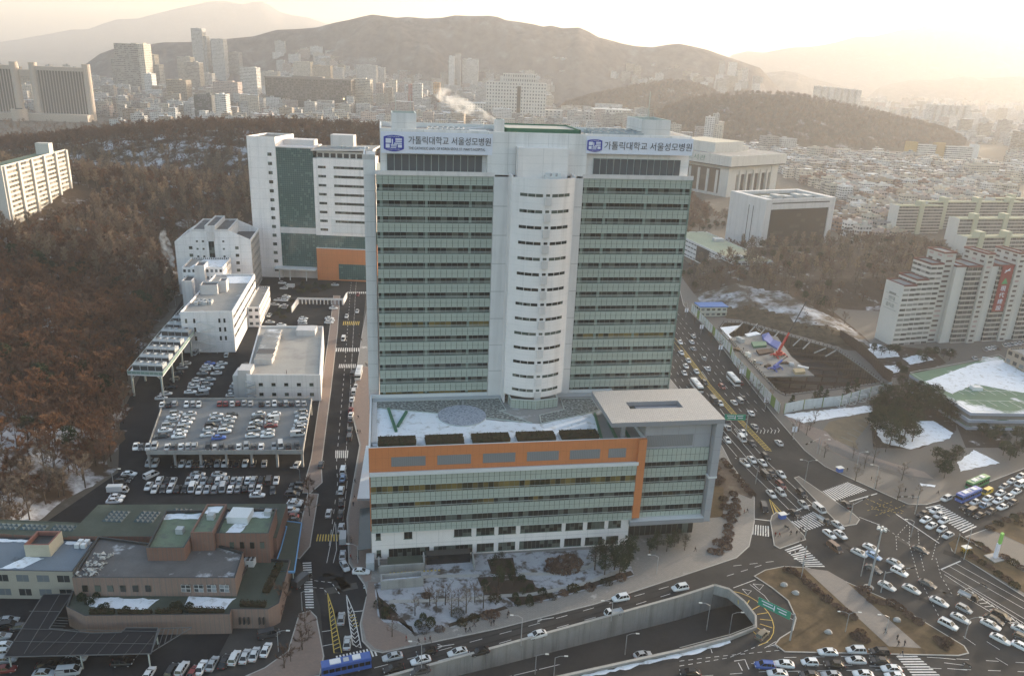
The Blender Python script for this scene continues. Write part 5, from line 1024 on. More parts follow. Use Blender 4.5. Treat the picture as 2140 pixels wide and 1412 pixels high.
m = MB(); m.prism([(-.5, 0), (0, .0), (0, 11), (-.5, 11)], 0, 12 * fh); 
bay(0, 7.5, 0, 13, 12, M_apb, (3.7, fh)); bay(7.6, 14.5, .6, 14, 13, M_apb, (3.4, fh)); bay(14.6, 22, 1.0, 14, 16, M_apb, (3.6, fh)); bay(22.1, 29.5, 2.4, 14, 18, M_apst, (7.4, fh), 'stair_core')
x = 29.6
for k in range(6):
    bay(x, x + 6, .4, 14, 15.5, M_apw, None, 'blank_bay'); bay(x + 6.1, x + 15, -.6, 14, 15.5, M_apr, (3, fh)); bay(x + 15.1, x + 20, -1.6, 14, 18, M_apst, (4.9, fh), 'stair_core'); x += 20.1
q = MB(); q.box(-.35, -.02, -.02, 13, 0, 12 * fh + .4); ew = q.build('end_wall', M_apw, AP)
for body, w, z, y in (('현대', 4.6, 23.0, 8.8), ('홈타운', 6.2, 19.4, 9.8)): text('lettering', body, w, 2.1, mat('grey_lettering', (.19, .20, .19), var=.05), ew, (-.38, y, z), rad(-90), .1)
q = MB()
for z in (26.0, 22.4, 18.2): q.box(-.42, -.36, 1.6, 11.2, z, z + .16)
q.box(-.42, -.36, 4, 9, 26.2, 27.2); q.build('sign_line', mat('grey_lettering', (.19, .20, .19)), ew)
rb = empty('red_banner', (0, 0, 0), 0); 
rb.location = AP.matrix_world @ Vector((0, 0, 0)) if False else (196.5 + 56.6 * math.cos(rad(14.5)) + 1.0 * math.sin(rad(14.5)), 381 + 56.6 * math.sin(rad(14.5)) - 1.0 * math.cos(rad(14.5)), 17); rb.rotation_euler = (0, 0, rad(14.5)); tag(rb, 'tall dark red banner with white characters hanging on the apartment block', 'banner')
q = MB(); q.box(0, 7.2, -.15, 0, 0, 25); q.build('cloth', mat('red_cloth', (.24, .05, .045), var=.1), rb)
for i, ch in enumerate('現代建設'): text('lettering', ch, 3.2, 2.7, M_cloth, rb, (2.0, -.2, 11.2 - i * 3.5), 0, .1)
q = MB(); q.face([(1.6, -.2, 15), (5.6, -.2, 15), (3.6, -.2, 18.4)]); q.face([(1.6, .0, 15), (3.6, .0, 18.4), (5.6, .0, 15)]); q.build('emblem', mat('emblem_green', (.06, .28, .12)), rb); q = MB(); q.bar((2, -.2, 21), (5, -.2, 23.2), .1, .5); q.bar((2.2, -.2, 22.2), (5.2, -.2, 22.2), .1, .4); q.build('emblem', M_cloth, rb)
# ---- parking building with green and snowy top
PB = empty('parking_building', (181, 285.3, 0), 0, 'low parking building with half green half snowy roof deck and marked bays', 'parking building'); P = toloc([(181.4, 281), (230, 284), (232, 350), (214.5, 340), (176, 321)], (181, 285.3)); m = MB()
for z in (.2, 3.3, 6.4): m.prism(P, z + .3, z + 1.5, 0, 1)
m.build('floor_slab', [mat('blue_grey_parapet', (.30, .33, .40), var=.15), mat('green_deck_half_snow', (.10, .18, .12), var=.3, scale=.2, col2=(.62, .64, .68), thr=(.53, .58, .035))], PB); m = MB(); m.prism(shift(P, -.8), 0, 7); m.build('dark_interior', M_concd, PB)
m = MB()
for a, c in zip(P, P[1:] + P[:1]): m.bar((*a, 8.7), (*c, 8.7), .12, .12)
m.build('railing', M_rail, PB); m = MB()
for k in range(9): x = 6 + k * 4.6; m.bar((x, 3 + k * .2, 7.96), (x - 1.2, 8 + k * .2, 7.96), .15, .04)
for k in range(7): x = 3 + k * 4.6; m.bar((x, 14 + k * .3, 7.96), (x - 1.6, 22 + k * .3, 7.96), .15, .04)
m.bar((5, 8.2, 7.96), (44, 10, 7.96), .15, .04); m.bar((2, 18, 7.96), (31, 20, 7.96), .15, .04); m.build('bay_line', M_white if False else M_metalw, PB)
snow_on(PB, toloc([(178, 312), (184, 300), (200, 312), (216, 304), (231, 318), (231, 345), (214, 338)], (181, 285.3)), 7.93)
m = MB(); m.box(14, 18, 19, 22, 7.9, 9.4); m.build('roof_house', M_metalw, PB)
m = empty('corner_building', (226, 300, 0), rad(12), 'tan building corner at the right edge beside the parking building', 'building'); q = MB(); q.tray([(0, 0), (40, 0), (40, 30), (0, 30)], 0, 15, 14.4, .4, 0, (1, 0), cell=(4, 3.5)); q.build('walls', [facade('tan_wall_windows', (.30, .25, .20), win=(.2, .8, .3, .75)), M_roofg], m); m.location = (236, 312, 0)
# ---- flats at the left edge, behind the trees
AL_ = empty('hillside_apartment_block', (-290, 440, 18), math.atan2(85, -12), 'cream hillside apartment block with balcony rows lit by low sun behind bare trees', 'apartments'); m = MB(); m.box(0, 86, 0, 11, -20, 46, 0, 1, cell=(3.6, 2.8)); m.build('walls', [facade('cream_balconies', (.56, .52, .45), glass=(.07, .065, .06), win=(.02, .98, .45, .98), blinds=.4, mull=3, var=.05), M_green_roof], AL_)
for k in range(6): m = MB(); x = -.6 + k * 17; m.box(x, x + 2.2, -1.2, .0, -20, 46.6); m.build('stair_fin', M_apw, AL_)
m = MB(); m.box(62, 68, 0, 8, 46, 53); m.box(-2, 0, -.2, 11.2, -20, 47); m.build('stair_head', M_apw, AL_)
m = MB(); m.box(0, 86, -.1, .2, 46, 47); m.build('parapet', M_apw, AL_)
# ---- far landmarks
def zt(px, py, y): return D(px, py, y).z
CT = empty('court_towers', (-889, 1460, 0), rad(8), 'twin brown court towers with tall vertical ribs and round drum base', 'court'); M_rib = facade('ribbed_tower', (.30, .27, .25), glass=(.07, .065, .06), win=(.34, 1.0, 0, 1), blinds=0, var=.03, bigf=0); M_rend = mat('ribbed_end', (.42, .36, .31), var=.1)
for s0, s1 in ((-110, -26), (17, 96)):
    m = MB(); m.box(s0, s1, 0, 30, 0, 86, 0, 1, cell=(5.0, 86)); m.box(s0 - 1, s1 + 1, -1, 31, 86, 93, 1); m.build('tower', [M_rib, M_rend], CT)
for s in (-27, 5, 95): 
    m = MB(); m.cyl(s + 5, 5, 0, 99, 7, 14, 0); m.build('lift_shaft', M_rend, CT)
m = MB(); m.box(-16, 8, 4, 26, 74, 86); m.box(-110, 104, -30, 0, 0, 12); m.build('link', M_rend, CT); m = MB(); m.cyl(-8, -34, 0, 20, 13, 24, 0); m.cyl(-8, -34, 20, 21.5, 6, 18, 1); m.build('drum', [M_rend, M_dark], CT)
DB = empty('dark_office_slab', (-583, 1845, 0), rad(-1), 'wide dark brown office slab standing behind the wooded ridge', 'office'); m = MB(); m.box(0, 196, 0, 40, 0, 79, 0, 1, cell=(5, 5.2)); m.build('walls', [facade('dark_slab_wall', (.085, .075, .07), glass=(.035, .033, .033), win=(.2, .8, .3, .8), var=.05, lit=(.006, 1.2)), M_dark], DB); m = MB(); m.box(-1, 197, -1, 41, 79, 82); m.box(60, 130, 8, 30, 82, 85); m.build('roof_edge', mat('slab_edge', (.14, .13, .125)), DB)
PW = empty('white_court_office', (-79, 1790, 0), rad(1.5), 'large white prosecutors office with small window grid and stepped top', 'office'); M_pw = facade('white_grid_wall', (.52, .50, .47), glass=(.06, .06, .065), win=(.28, .72, .25, .72), var=.05); m = MB()
m.box(0, 132, 0, 40, 0, 92, 0, 1, cell=(6.2, 7)); m.build('walls', [M_pw, M_roofg], PW); m = MB(); m.box(36, 108, 6, 34, 92, 110, 0, 1, cell=(5, 9)); m.box(30, 38, 6, 30, 92, 104, 1); m.build('top_storey', [M_pw, M_lst], PW); m = MB(); m.box(-48, 0, -20, 30, 0, 46, 0, 1, cell=(6, 6)); m.box(132, 240, 10, 40, 0, 36, 0, 1, cell=(9, 6)); m.box(236, 320, -20, 30, 0, 44, 0, 1, cell=(7, 7)); m.build('side_wing', [M_pw, M_lst], PW)
m = MB(); m.box(68, 76, -1, 0, 8, 84); m.build('centre_strip', M_dg, PW)
# ================================================================ VEHICLES
M_paint = mat('car_paint', (.5, .5, .5), rough=.3, var=.03, spec=.3, objcol=True)
M_paint.node_tree.nodes['Principled BSDF'].inputs['Coat Weight'].default_value = .25
M_glass = mat('car_glass', (.012, .014, .016), rough=.06, var=.05, spec=.5); M_tyre = mat('tyre', (.018, .018, .018), rough=.9); M_rim = mat('wheel_rim', (.32, .32, .33), rough=.35)
M_hl = mat('headlamp', (.62, .63, .62), rough=.15); M_tl = mat('tail_lamp', (.30, .02, .015), rough=.25); M_trim = mat('black_trim', (.022, .022, .024), rough=.6)
def loft(mb, st, mi=0, n=8):
    """body along x: stations (x, z0, z1, half width, tuck)"""
    rings = []
    for x, z0, z1, w, r in st:
        rings.append([(x, -w + r * .5, z0), (x, w - r * .5, z0), (x, w, z0 + (z1 - z0) * .28), (x, w, z0 + (z1 - z0) * .72), (x, w - r, z1), (x, -w + r, z1), (x, -w, z0 + (z1 - z0) * .72), (x, -w, z0 + (z1 - z0) * .28)])
    for A, B in zip(rings, rings[1:]):
        for i in range(8): j = (i + 1) % 8; mb.face([A[i], B[i], B[j], A[j]][::-1], mi)
    mb.face(rings[0], mi); mb.face(rings[-1][::-1], mi)
def cabin(body, win, xb0, xb1, xt0, xt1, z0, z1, wb, wt, pillars=(0,)):
    """glass house: dark glass all round under a painted roof, painted pillars at the corners"""
    B = [(xb0, -wb, z0), (xb1, -wb, z0), (xb1, wb, z0), (xb0, wb, z0)]; T = [(xt0, -wt, z1), (xt1, -wt, z1), (xt1, wt, z1), (xt0, wt, z1)]
    for i in range(4): j = (i + 1) % 4; win.face([B[i], B[j], T[j], T[i]])
    body.prism([(xt0, -wt), (xt1, -wt), (xt1, wt), (xt0, wt)], z1 - .02, z1 + .05)
    for i in range(4): body.bar(B[i], T[i], .09, .09)
    for p in pillars:
        t = (p - xb0) / (xb1 - xb0)
        for s in (-1, 1): body.bar((p, s * (wb + .005), z0), (xt0 + (xt1 - xt0) * min(1, max(0, (p - xt0) / (xt1 - xt0))), s * (wt + .005), z1), .08, .05)
def wheel_data(r, w):
    q = MB(); N = 14
    A = [(r * math.cos(2 * math.pi * i / N), r * math.sin(2 * math.pi * i / N)) for i in range(N)]
    for i in range(N):
        j = (i + 1) % N; q.face([(A[i][0], -w / 2, A[i][1]), (A[j][0], -w / 2, A[j][1]), (A[j][0], w / 2, A[j][1]), (A[i][0], w / 2, A[i][1])], 0)
    for s in (-1, 1): q.face([(x, s * w / 2, z) for x, z in A][::-s], 0); q.face([(x * .62, s * (w / 2 + .012), z * .62) for x, z in A][::-s], 1)
    return q.data('wheel', [M_tyre, M_rim])
W_CAR = wheel_data(.32, .22); W_BIG = wheel_data(.48, .30)
PROTO = {}
def vehicle(kind):
    root = empty(kind); body = MB(); win = MB(); wb_ = (1.38, -1.35); tr = .76; wd = W_CAR; hl = (2.28, .62, .58); tl = (-2.33, .72, .60); extra = []
    if kind == 'sedan':
        loft(body, [(-2.36, .42, .74, .70, .12), (-2.2, .24, .93, .86, .14), (-1.4, .18, .98, .90, .10), (.9, .18, .94, .90, .10), (1.95, .22, .83, .87, .16), (2.36, .36, .62, .66, .10)]); cabin(body, win, -1.85, 1.15, -1.12, .28, .94, 1.44, .80, .60, (-.35,))
    elif kind == 'hatchback':
        loft(body, [(-1.9, .34, .9, .76, .10), (-1.75, .22, .98, .84, .10), (.7, .2, .96, .85, .10), (1.6, .24, .82, .8, .14), (1.95, .36, .62, .62, .10)]); cabin(body, win, -1.8, 1.1, -1.45, .3, .95, 1.5, .77, .60, (-.4,)); wb_ = (1.2, -1.2); hl = (1.88, .64, .54); tl = (-1.92, .82, .6)
    elif kind == 'suv':
        loft(body, [(-2.3, .40, 1.0, .82, .10), (-2.2, .3, 1.08, .90, .10), (.9, .28, 1.06, .92, .10), (1.9, .32, .98, .90, .14), (2.28, .42, .78, .74, .10)]); cabin(body, win, -2.15, 1.2, -1.85, .45, 1.05, 1.68, .84, .68, (-.3, -1.3)); hl = (2.22, .78, .62); tl = (-2.32, .95, .7); body.box(-1.7, .3, -.62, -.56, 1.74, 1.79); body.box(-1.7, .3, .56, .62, 1.74, 1.79)
    elif kind == 'van':
        loft(body, [(-2.45, .36, 1.10, .84, .05), (-2.4, .3, 1.14, .90, .05), (1.7, .28, 1.12, .92, .06), (2.35, .34, .98, .88, .12), (2.5, .42, .75, .78, .10)]); cabin(body, win, -2.42, 2.25, -2.3, 1.25, 1.1, 1.92, .88, .76, (.6, -.6)); hl = (2.46, .72, .62); tl = (-2.47, .95, .74); wb_ = (1.6, -1.5)
        body.box(-2.3, -.5, -.905, -.86, 1.15, 1.8); body.box(-2.3, -.5, .86, .905, 1.15, 1.8)
    elif kind == 'truck':
        loft(body, [(.75, .45, 1.05, .80, .05), (2.2, .40, 1.05, .82, .06), (2.42, .42, .8, .76, .08)]); cabin(body, win, .78, 2.32, .85, 1.75, 1.03, 1.82, .80, .70, ()); hl = (2.4, .62, .58); tl = (-2.5, .62, .7); wb_ = (1.5, -1.5)
        bed = MB(); bed.box(-2.5, .65, -.82, .82, .68, .78)
        for a in ((-2.5, .65, -.82, -.78), (-2.5, .65, .78, .82), (-2.5, -2.46, -.78, .78), (.6, .65, -.78, .78)): bed.box(*a, .78, 1.1)
        extra = [('load_bed', bed, M_unit)]
    elif kind == 'box_truck':
        loft(body, [(1.55, .5, 1.1, .86, .05), (2.9, .45, 1.1, .88, .06), (3.1, .5, .9, .82, .08)]); cabin(body, win, 1.58, 3.0, 1.65, 2.5, 1.08, 1.95, .86, .76, ()); hl = (3.08, .7, .62); tl = (-3.0, .7, .8); wb_ = (2.2, -1.9); bx_ = MB(); bx_.box(-3.0, 1.45, -.95, .95, .75, 2.6); extra = [('cargo_box', bx_, M_paint)]
    elif kind == 'bus':
        body.box(-5.5, 5.5, -1.23, 1.23, .38, 1.35); body.box(-5.45, 5.45, -1.2, 1.2, 2.35, 3.05); body.box(-5.35, 5.35, -1.1, 1.1, 3.05, 3.12); win.box(-5.42, 5.46, -1.19, 1.19, 1.35, 2.35)
        for i in range(9):
            x = -5.3 + i * 1.32
            for s in (-1, 1): body.box(x - .07, x + .07, s * 1.2 - .02, s * 1.2 + .02, 1.35, 2.35)
        tops = MB()
        for x, l in ((-3.2, 1.8), (1.2, 2.4)): tops.box(x, x + l, -.75, .75, 3.12, 3.34)
        tops2 = MB(); tops2.box(-.6, .6, -.6, .6, 3.12, 3.24); extra = [('roof_unit', tops, M_metalw), ('roof_hatch', tops2, M_unit)]
        wb_ = (3.5, -2.6); tr = 1.06; wd = W_BIG; hl = (5.5, .75, .95); tl = (-5.5, .9, 1.0)
    body.build('body', M_paint, root); win.build('window', M_glass, root)
    for nme, q, m_ in extra: q.build(nme, m_, root)
    for x in wb_:
        for s in (-1, 1): o = bpy.data.objects.new('wheel', wd); COL.objects.link(o); adopt(o, root); o.location = (x, s * tr, .32 if wd is W_CAR else .48)
    q = MB(); q.box(-.06, .06, -.17, .17, -.07, .07); d1 = q.data('headlight', M_hl); d2 = q.data('tail_light', M_tl)
    for s in (-1, 1):
        for d_, (x, z, y) in ((d1, hl), (d2, tl)): o = bpy.data.objects.new(d_.name, d_); COL.objects.link(o); adopt(o, root); o.location = (x, s * y, z)
    return root
CLR = dict(w=('white', (.66, .67, .68)), s=('silver', (.36, .38, .40)), k=('black', (.014, .014, .017)), d=('dark grey', (.055, .058, .065)), r=('dark red', (.17, .022, .022)), b=('blue', (.06, .13, .42)), g=('beige', (.23, .20, .15)), y=('yellow', (.55, .36, .03)), n=('brown', (.17, .10, .07)), e=('green', (.05, .24, .09)), l=('pale blue', (.22, .33, .50)), c=('cream', (.50, .46, .38)))
KND = dict(s='sedan', h='hatchback', u='suv', v='van', t='truck', x='box_truck', B='bus')
USED = set(); rv = random.Random(11)
def place(kind, colour, loc, rz, label, group):
    p = PROTO.get(kind)
    if p is None: p = PROTO[kind] = vehicle(kind)
    if kind not in USED: USED.add(kind); o = p; o.location = loc; o.rotation_euler = (0, 0, rz); o['label'] = label; o['group'] = group
    else: o = copy_tree(p, loc, rz, label, group)
    o['category'] = dict(box_truck='truck', suv='SUV').get(kind, 'car' if kind in ('sedan', 'hatchback') else kind)
    j = rv.uniform(.72, 1.12); paint(o, tuple(min(1, c * j) for c in CLR[colour][1])); return o
def hd(k, x0, y0, x1, y1, z=0.0): a, b = GQ(k, x0, y0, z), GQ(k, x1, y1, z); return math.atan2(b.y - a.y, b.x - a.x)
import re
def cars(k, data, heading, row, group, z=0.0, flip=.0, end='from the west'):
    it = re.findall(r'(-?\d+),(-?\d+)([a-z])([a-zA-Z])(@-?\d+)?', data)
    for i, (x, y, c, t, h) in enumerate(it):
        p = GQ(k, float(x), float(y), z + .6); kind = KND[t]; a = rad(float(h[1:])) if h else heading + rv.gauss(0, rad(1.6))
        if flip and not h and rv.random() < flip: a += math.pi
        place(kind, c, (p.x, p.y, z + .04), a, '%s %s, %s %s, %s' % (CLR[c][0], {'suv': 'SUV', 'box_truck': 'box truck'}.get(kind, kind), nth(i), end, row), group)
TB = 'traffic on the boulevard'; hin = hd('I', 620, 178, 748, 298); hout = hin + math.pi
cars('F', '5,750ws 12,815ws 55,863ws 40,897ws 30,940ws 105,930ws 108,985dh 155,1000du 262,1025ru 210,1115dx 250,1125ws 297,1245du 293,1275wt 393,1305ws 295,1350ws 385,1343wv 447,1370ds', rad(-84), 'boulevard lanes beside the hospital', TB, end='from the far end')
cars('I', '443,88ws 402,110ws 527,72ku 508,107ws 560,170ks 527,185kv 622,178ws 622,245ru 562,298ws 620,290su 748,298ku 517,385kv@-95 757,362ss', hin, 'queue below the green sign', TB, end='from the far end')
cars('I', '855,390wv 705,418ks 880,460kt 968,488ws 918,543ws 985,545ws 950,628nv', hd('I', 705, 418, 985, 640), 'line entering the junction', TB, end='from the zebra')
cars('F', '75,748ws 85,712ws 85,790ss 150,850sh 172,912ws 375,1000rh 390,1092ks 370,1110sv 335,1120ws 440,1185ws 462,1268ss 612,1368ws', rad(97), 'lanes beside the building site', TB, end='from the far end')
cars('F', '330,990wB', rad(-83) + math.pi, 'outer boulevard lane by the site fence', TB, end='bus'); cars('F', '105,1028wB', rad(-83), 'inner boulevard lane near the canopy', TB, end='bus')
cars('I', '1020,362ks', hd('I', 1100, 440, 1000, 350), 'lane past the median', TB, end='car')
TC = 'traffic in the junction'; hc = hd('I', 1187, 757, 1590, 957)
cars('I', '1172,627ws 1100,658ws 1187,675ls 1475,640ds 1187,757ds 1320,720ss 1347,775wu 1270,860ws 1420,880ws 1517,848ds 1590,957ws', hc, 'stream curving through the junction', TC, end='from the crossing')
cars('I', '1768,925kt 1742,1000sh 1720,1058ws 1645,1097wu 1970,1045ku 1925,1068ks 1905,1097ws 1965,1185ws 2095,1130ws 2098,1178dh 2098,1232ws', hd('I', 1645, 1097, 1905, 1230), 'stream passing the grass island', TC, end='from the island')
TR = 'traffic queued on the side road'; hr = hd('I', 2015, 315, 1810, 420)
cars('I', '1490,420ks 1565,398ws 1590,428ws 1507,455ws 1618,460ws 1541,492ws 1605,515wh 1643,550ss', hr, 'queue across the side road zebra', TR)
cars('I', '1632,327wu 1765,318bB 1820,243eB 1880,287yv 1810,348ws 1887,325ws 1750,378ks 1783,408kv 1872,368lt 1835,430ks 1905,405ds 1950,340ws 1975,378ws 2015,315ws 2040,350ds 1963,293ws 1987,252ss 2035,220ws 2060,283ws 2085,240wv 2090,188ws 2135,250ws 2140,205ws', hr, 'queue on the side road behind the zebra', TR, end='from its head')
TS = 'traffic on the bottom road'; hb = hd('I', 970, 1275, 845, 1268)
cars('I', '908,1265ws 1080,1255wu 1222,1265ku', hb, 'lane along the kerb of the grass island', TS); cars('I', '520,1347bu 640,1338ws 797,1327wh 948,1340ks 1080,1315ws 1228,1320ks 1297,1367ws', hb, 'middle lane of the bottom road', TS); cars('I', '65,1390ks 600,1395ws 795,1405ds 930,1405ss 1125,1400ws 1320,1412ws', hb, 'near lane of the bottom road', TS)
cars('I', '507,1160gu', hd('I', 480, 1190, 540, 1130), 'ramp beside the curved tunnel mouth', TS, end='car')
TF = 'traffic on the front road'; hf = hd('H', 1295, 1150, 1182, 1175)
cars('H', '352,1293ss 525,1315ws 560,1262ks 360,1365ks 520,1378ds 750,1265ws 885,1262ks 1240,1157ws 1705,1025wt 1748,935wu 2112,872wu', hf, 'front road between the garden and the underpass', TF)
cars('H', '70,1365bB', hd('H', 0, 1385, 220, 1340) + math.pi, 'street mouth at the bottom zebra', TF, end='bus')
p = GQ('H', 1883, 1290, -6.0); place('sedan', 'w', (p.x, p.y, uz(p.x) + .03), hd('H', 1830, 1300, 1940, 1280), 'white sedan driving alone down in the underpass', TF)
TW = 'vehicles on the street beside the hospital'; hs = hd('E', 110, 1180, 150, 950)
cars('E', '140,458rs 137,560ws 72,590ws 52,730wv', hs + math.pi, 'far stretch of the street', TW, end='from the far end')
cars('E', '147,950wB', hs, 'kerb beside the pink pavement', TW, end='bus'); cars('E', '108,945dv 128,1020wh 115,1055wv 105,1100ws 98,1165rs 98,1195ws 95,1225ds 92,1290du 90,1335dv', hs, 'line at the hospital kerb', TW, end='from the far end')
cars('H', '50,155wv 48,200ls 38,275wu 38,350ks 35,420ks 38,503ss 50,575sx 47,672ss', hs, 'line along the awning of the hospital', TW, end='from the far end')
cars('H', '60,738ss@-60 160,772ws@2', 0, 'entry beside the delivery ramp', TW); cars('H', '38,1060ss 75,1208ss', hs, 'lane between the hatched strips', TW, end='from the far end')
cars('G', '2012,415ws 1818,117ws@90 1965,120du', hs, 'street beside the lower car park', TW)
p5 = 'cars on the parking deck'; hu = hd('D', 1140, 1400, 1180, 1130, 6)
cars('D', '997,1132ws 1037,1132ks 1075,1128su 1147,1130ws 1187,1128su 1222,1130ws 1350,1126rs 1387,1126rs 1427,1126ws 1463,1124rh 1500,1122ss 1540,1125ss 1605,1127ks 1647,1127ss 1687,1125ws 1725,1127dh 1757,1125su 1792,1127dh 1830,1124ws 1868,1125ss', hu, 'back row of the parking deck', p5, 5.95, .4)
cars('D', '835,1390ws 868,1393ds 910,1392ws 950,1390su 1028,1392ws 1067,1392ds 1112,1390ws 1157,1388su 1195,1388su 1280,1395ku 1320,1393wh 1362,1395dh 1420,1395ks 1468,1392ws 1515,1390su 1560,1392ds 1605,1390ws 1685,1388ss 1725,1384wv 1773,1388ks 1826,1387ks', hu, 'front row of the parking deck', p5, 5.95, .4)
hx = hu - math.pi / 2
for dat, nm in (('1080,1187su 1065,1207ws 1055,1232ss 1035,1262su 1015,1290ws 995,1325ds', 'westmost cross row'), ('1165,1190ws 1155,1222ws 1140,1245ws 1125,1275su 1110,1300ws 1098,1325ws', 'second cross row'), ('1330,1197ws 1320,1225ss 1300,1262ku 1290,1285ws 1275,1318ws', 'third cross row'), ('1425,1195ks 1412,1215ws 1400,1240ss 1390,1270ss 1380,1298wu 1345,1335bs', 'fourth cross row'), ('1590,1190ws 1583,1215ks 1575,1243ws 1570,1262ks 1560,1285su 1550,1322ws', 'fifth cross row'), ('1685,1192ws 1675,1222wv 1668,1243ws 1665,1262rs 1648,1298ws 1645,1322ws', 'sixth cross row'), ('1850,1180su 1855,1200ss 1850,1232wu 1845,1258ss 1835,1280su 1828,1315wv', 'eastmost cross row')): cars('D', dat, hx, nm + ' of the parking deck', p5, 5.95, .5, 'from the back')
pu = 'cars in the upper car park'; hy = hd('D', 1140, 1055, 1230, 1050)
for dat, nm in (('1290,880bs 1275,897ws 1262,915ws 1245,940ss 1215,980ws 1195,1003wu 1190,1022ws 1170,1055ws', 'first column'), ('1365,880ws 1345,905ws 1330,940ws 1290,978ss 1275,1010su 1255,1035ws 1245,1066sv', 'second column'), ('1520,888ds 1500,910bs 1488,937ws 1460,1000ws 1448,1020ss 1440,1045ss 1425,1075ws', 'column by the flat-roofed building'), ('1140,880ws 1120,905ss 1100,935dh 1075,975gh 1050,1025ks 1020,1065ws 990,1092ws', 'column under the cooling platform')): cars('D', dat, hy, nm + ('' if len(nm) > 15 else ' of the upper car park'), pu, 0, .5, 'from the back')
pl_ = 'cars in the lower car park'; hz_ = hd('G', 1150, 295, 1180, 215)
cars('G', '912,110su 952,112wu 1070,115ks 1115,112ws 1160,112ws 1197,115ks 1240,113ss 1285,115ku 1330,110ss 1375,110ws 1412,113ks 1450,113ks 1500,110ws 1550,113ds 1617,110ss', hz_, 'row under the edge of the parking deck', pl_, 0, .4)
cars('G', '977,215wu 1025,218ks 1060,222ws 1155,217ss 1203,217wu 1247,217ss 1292,218ku 1337,215wu 1385,213su 1430,215ss 1470,217su 1517,213ws 1553,213su 1600,215ku 1645,217dv 1690,215ws', hz_, 'back row of the lower car park', pl_, 0, .4)
cars('G', '910,250ws 948,268ws 997,270dh 1043,265ws 1087,268ks 1130,267ks 1175,263wv 1220,273ws 1267,270ss 1315,270su 1362,263sv 1410,267ws 1457,265ss 1497,268kh 1540,260ss 1585,262ws 1670,275ds', hz_, 'front row of the lower car park', pl_, 0, .4)
cars('G', '715,315ws 700,340ws 722,280wx 750,225ku 770,200ks 790,175ws 925,185wv@60 1210,177ss 1340,178ws 1575,305ws', rad(8), 'edge of the lower car park', pl_, 0)
cars('G', '1820,245du 1810,270ds 1790,300du 1810,345ws 1800,360ws 1785,400wu 1780,435rs 1790,460ds', rad(5), 'column beside the street pavement', pl_, 0, .5, 'from the back')
py_ = 'cars in the yard by the brick hall'
cars('G', '910,1400ws 1050,1380ku 1115,1368wu 1180,1392rs 1232,1358ws 1300,1335ss 1375,1322ks 1435,1300wu 1500,1290ws 1557,1277ws 1628,1250ws', hd('G', 1090, 1410, 1130, 1340), 'diagonal row by the street corner', py_, 0)
cars('G', '1645,1155dv@25 1850,835dx@65', 0, 'drive round the brick hall', py_, 0); cars('G', '465,1300ws 290,1345ks 430,1330ks 750,1330ku 270,1395ss 420,1385sv', rad(8), 'front yard beside the dark canopy', py_, 0); cars('G', '50,1070ss 35,1110kv 130,1110ds 0,1170ss 35,1225ws 35,1265ws 35,1310ss 30,1370rs -60,1120ws', rad(12), 'row west of the dark canopy', py_, 0, 0, 'from the back')
pt_ = 'cars before the second tower'; hq = hd('D', 1590, 575, 1567, 602)
cars('D', '1735,385ws 1745,418ws 1780,412wx 1760,468ws 1752,480ss 1745,492ws 1708,490ws 1690,517ss 1745,525ws 1738,537su', rad(4), 'car park before the second tower', pt_, 0, .5, 'from the back'); cars('D', '1590,572ws 1567,602ws 1655,585ss 1605,530ss 1615,505ks 1200,818sv', hq, 'lane beside the long white block', pt_, 0)
cars('D', '1865,603ws 1858,618ws 1860,633ss 2025,603ws 2030,615ws 2022,628ws 2050,540ws 2060,397ss 1660,626ss 1730,643ws', rad(3), 'walled forecourt car park', pt_, 0); cars('D', '1392,830wt', rad(-75), 'yard at the fire stair', pt_, 0, 0, 'pickup')
pa = 'cars parked by the apartments'
cars('F', '1590,795ws 1660,803ws 1815,848ws 1880,795ss 1900,788ws 1920,785ws 1935,780ss 1955,785ds 2000,768ws 2020,765ws 2040,762ss 2060,758ws 2085,755ws 2110,750ss', rad(75), 'row before the apartment entrances', pa, 0); cars('F', '1985,868ws 2005,863ws 2025,858ws 2045,852ws 2065,848ss 2085,845ws 2105,840ws 1970,930ss 2090,800ss 2010,912ws', rad(80), 'row behind the parking building', pa, 0); cars('F', '1900,870wx 1895,1258wt', rad(-20), 'lane around the parking building', pa, 0)
# motorbikes
def motorbike(loc, rz, label):
    r = empty('motorbike', loc, rz, label, 'motorbike', 'motorbikes on the road'); q = MB(); q.box(-.5, .5, -.14, .14, .45, .85); q.box(-.75, -.2, -.16, .16, .8, .95); q.box(.4, .6, -.32, .32, .98, 1.03); q.tube((.55, 0, .3), (.42, 0, 1.02), .05); q.build('frame', M_trim, r)
    for x in (-.65, .68): o = bpy.data.objects.new('wheel', wheel_data(.30, .12)); COL.objects.link(o); adopt(o, r); o.location = (x, 0, .30)
for x, y, l in ((1860, 865, 'black motorbike beside the chevron strip'), (1760, 1350, 'dark motorbike by the bottom zebra'), (655, 512, 'motorbike standing on the triangular island')): p = GQ('I', x, y); motorbike((p.x, p.y, .04 if x != 655 else .15), hc, l)

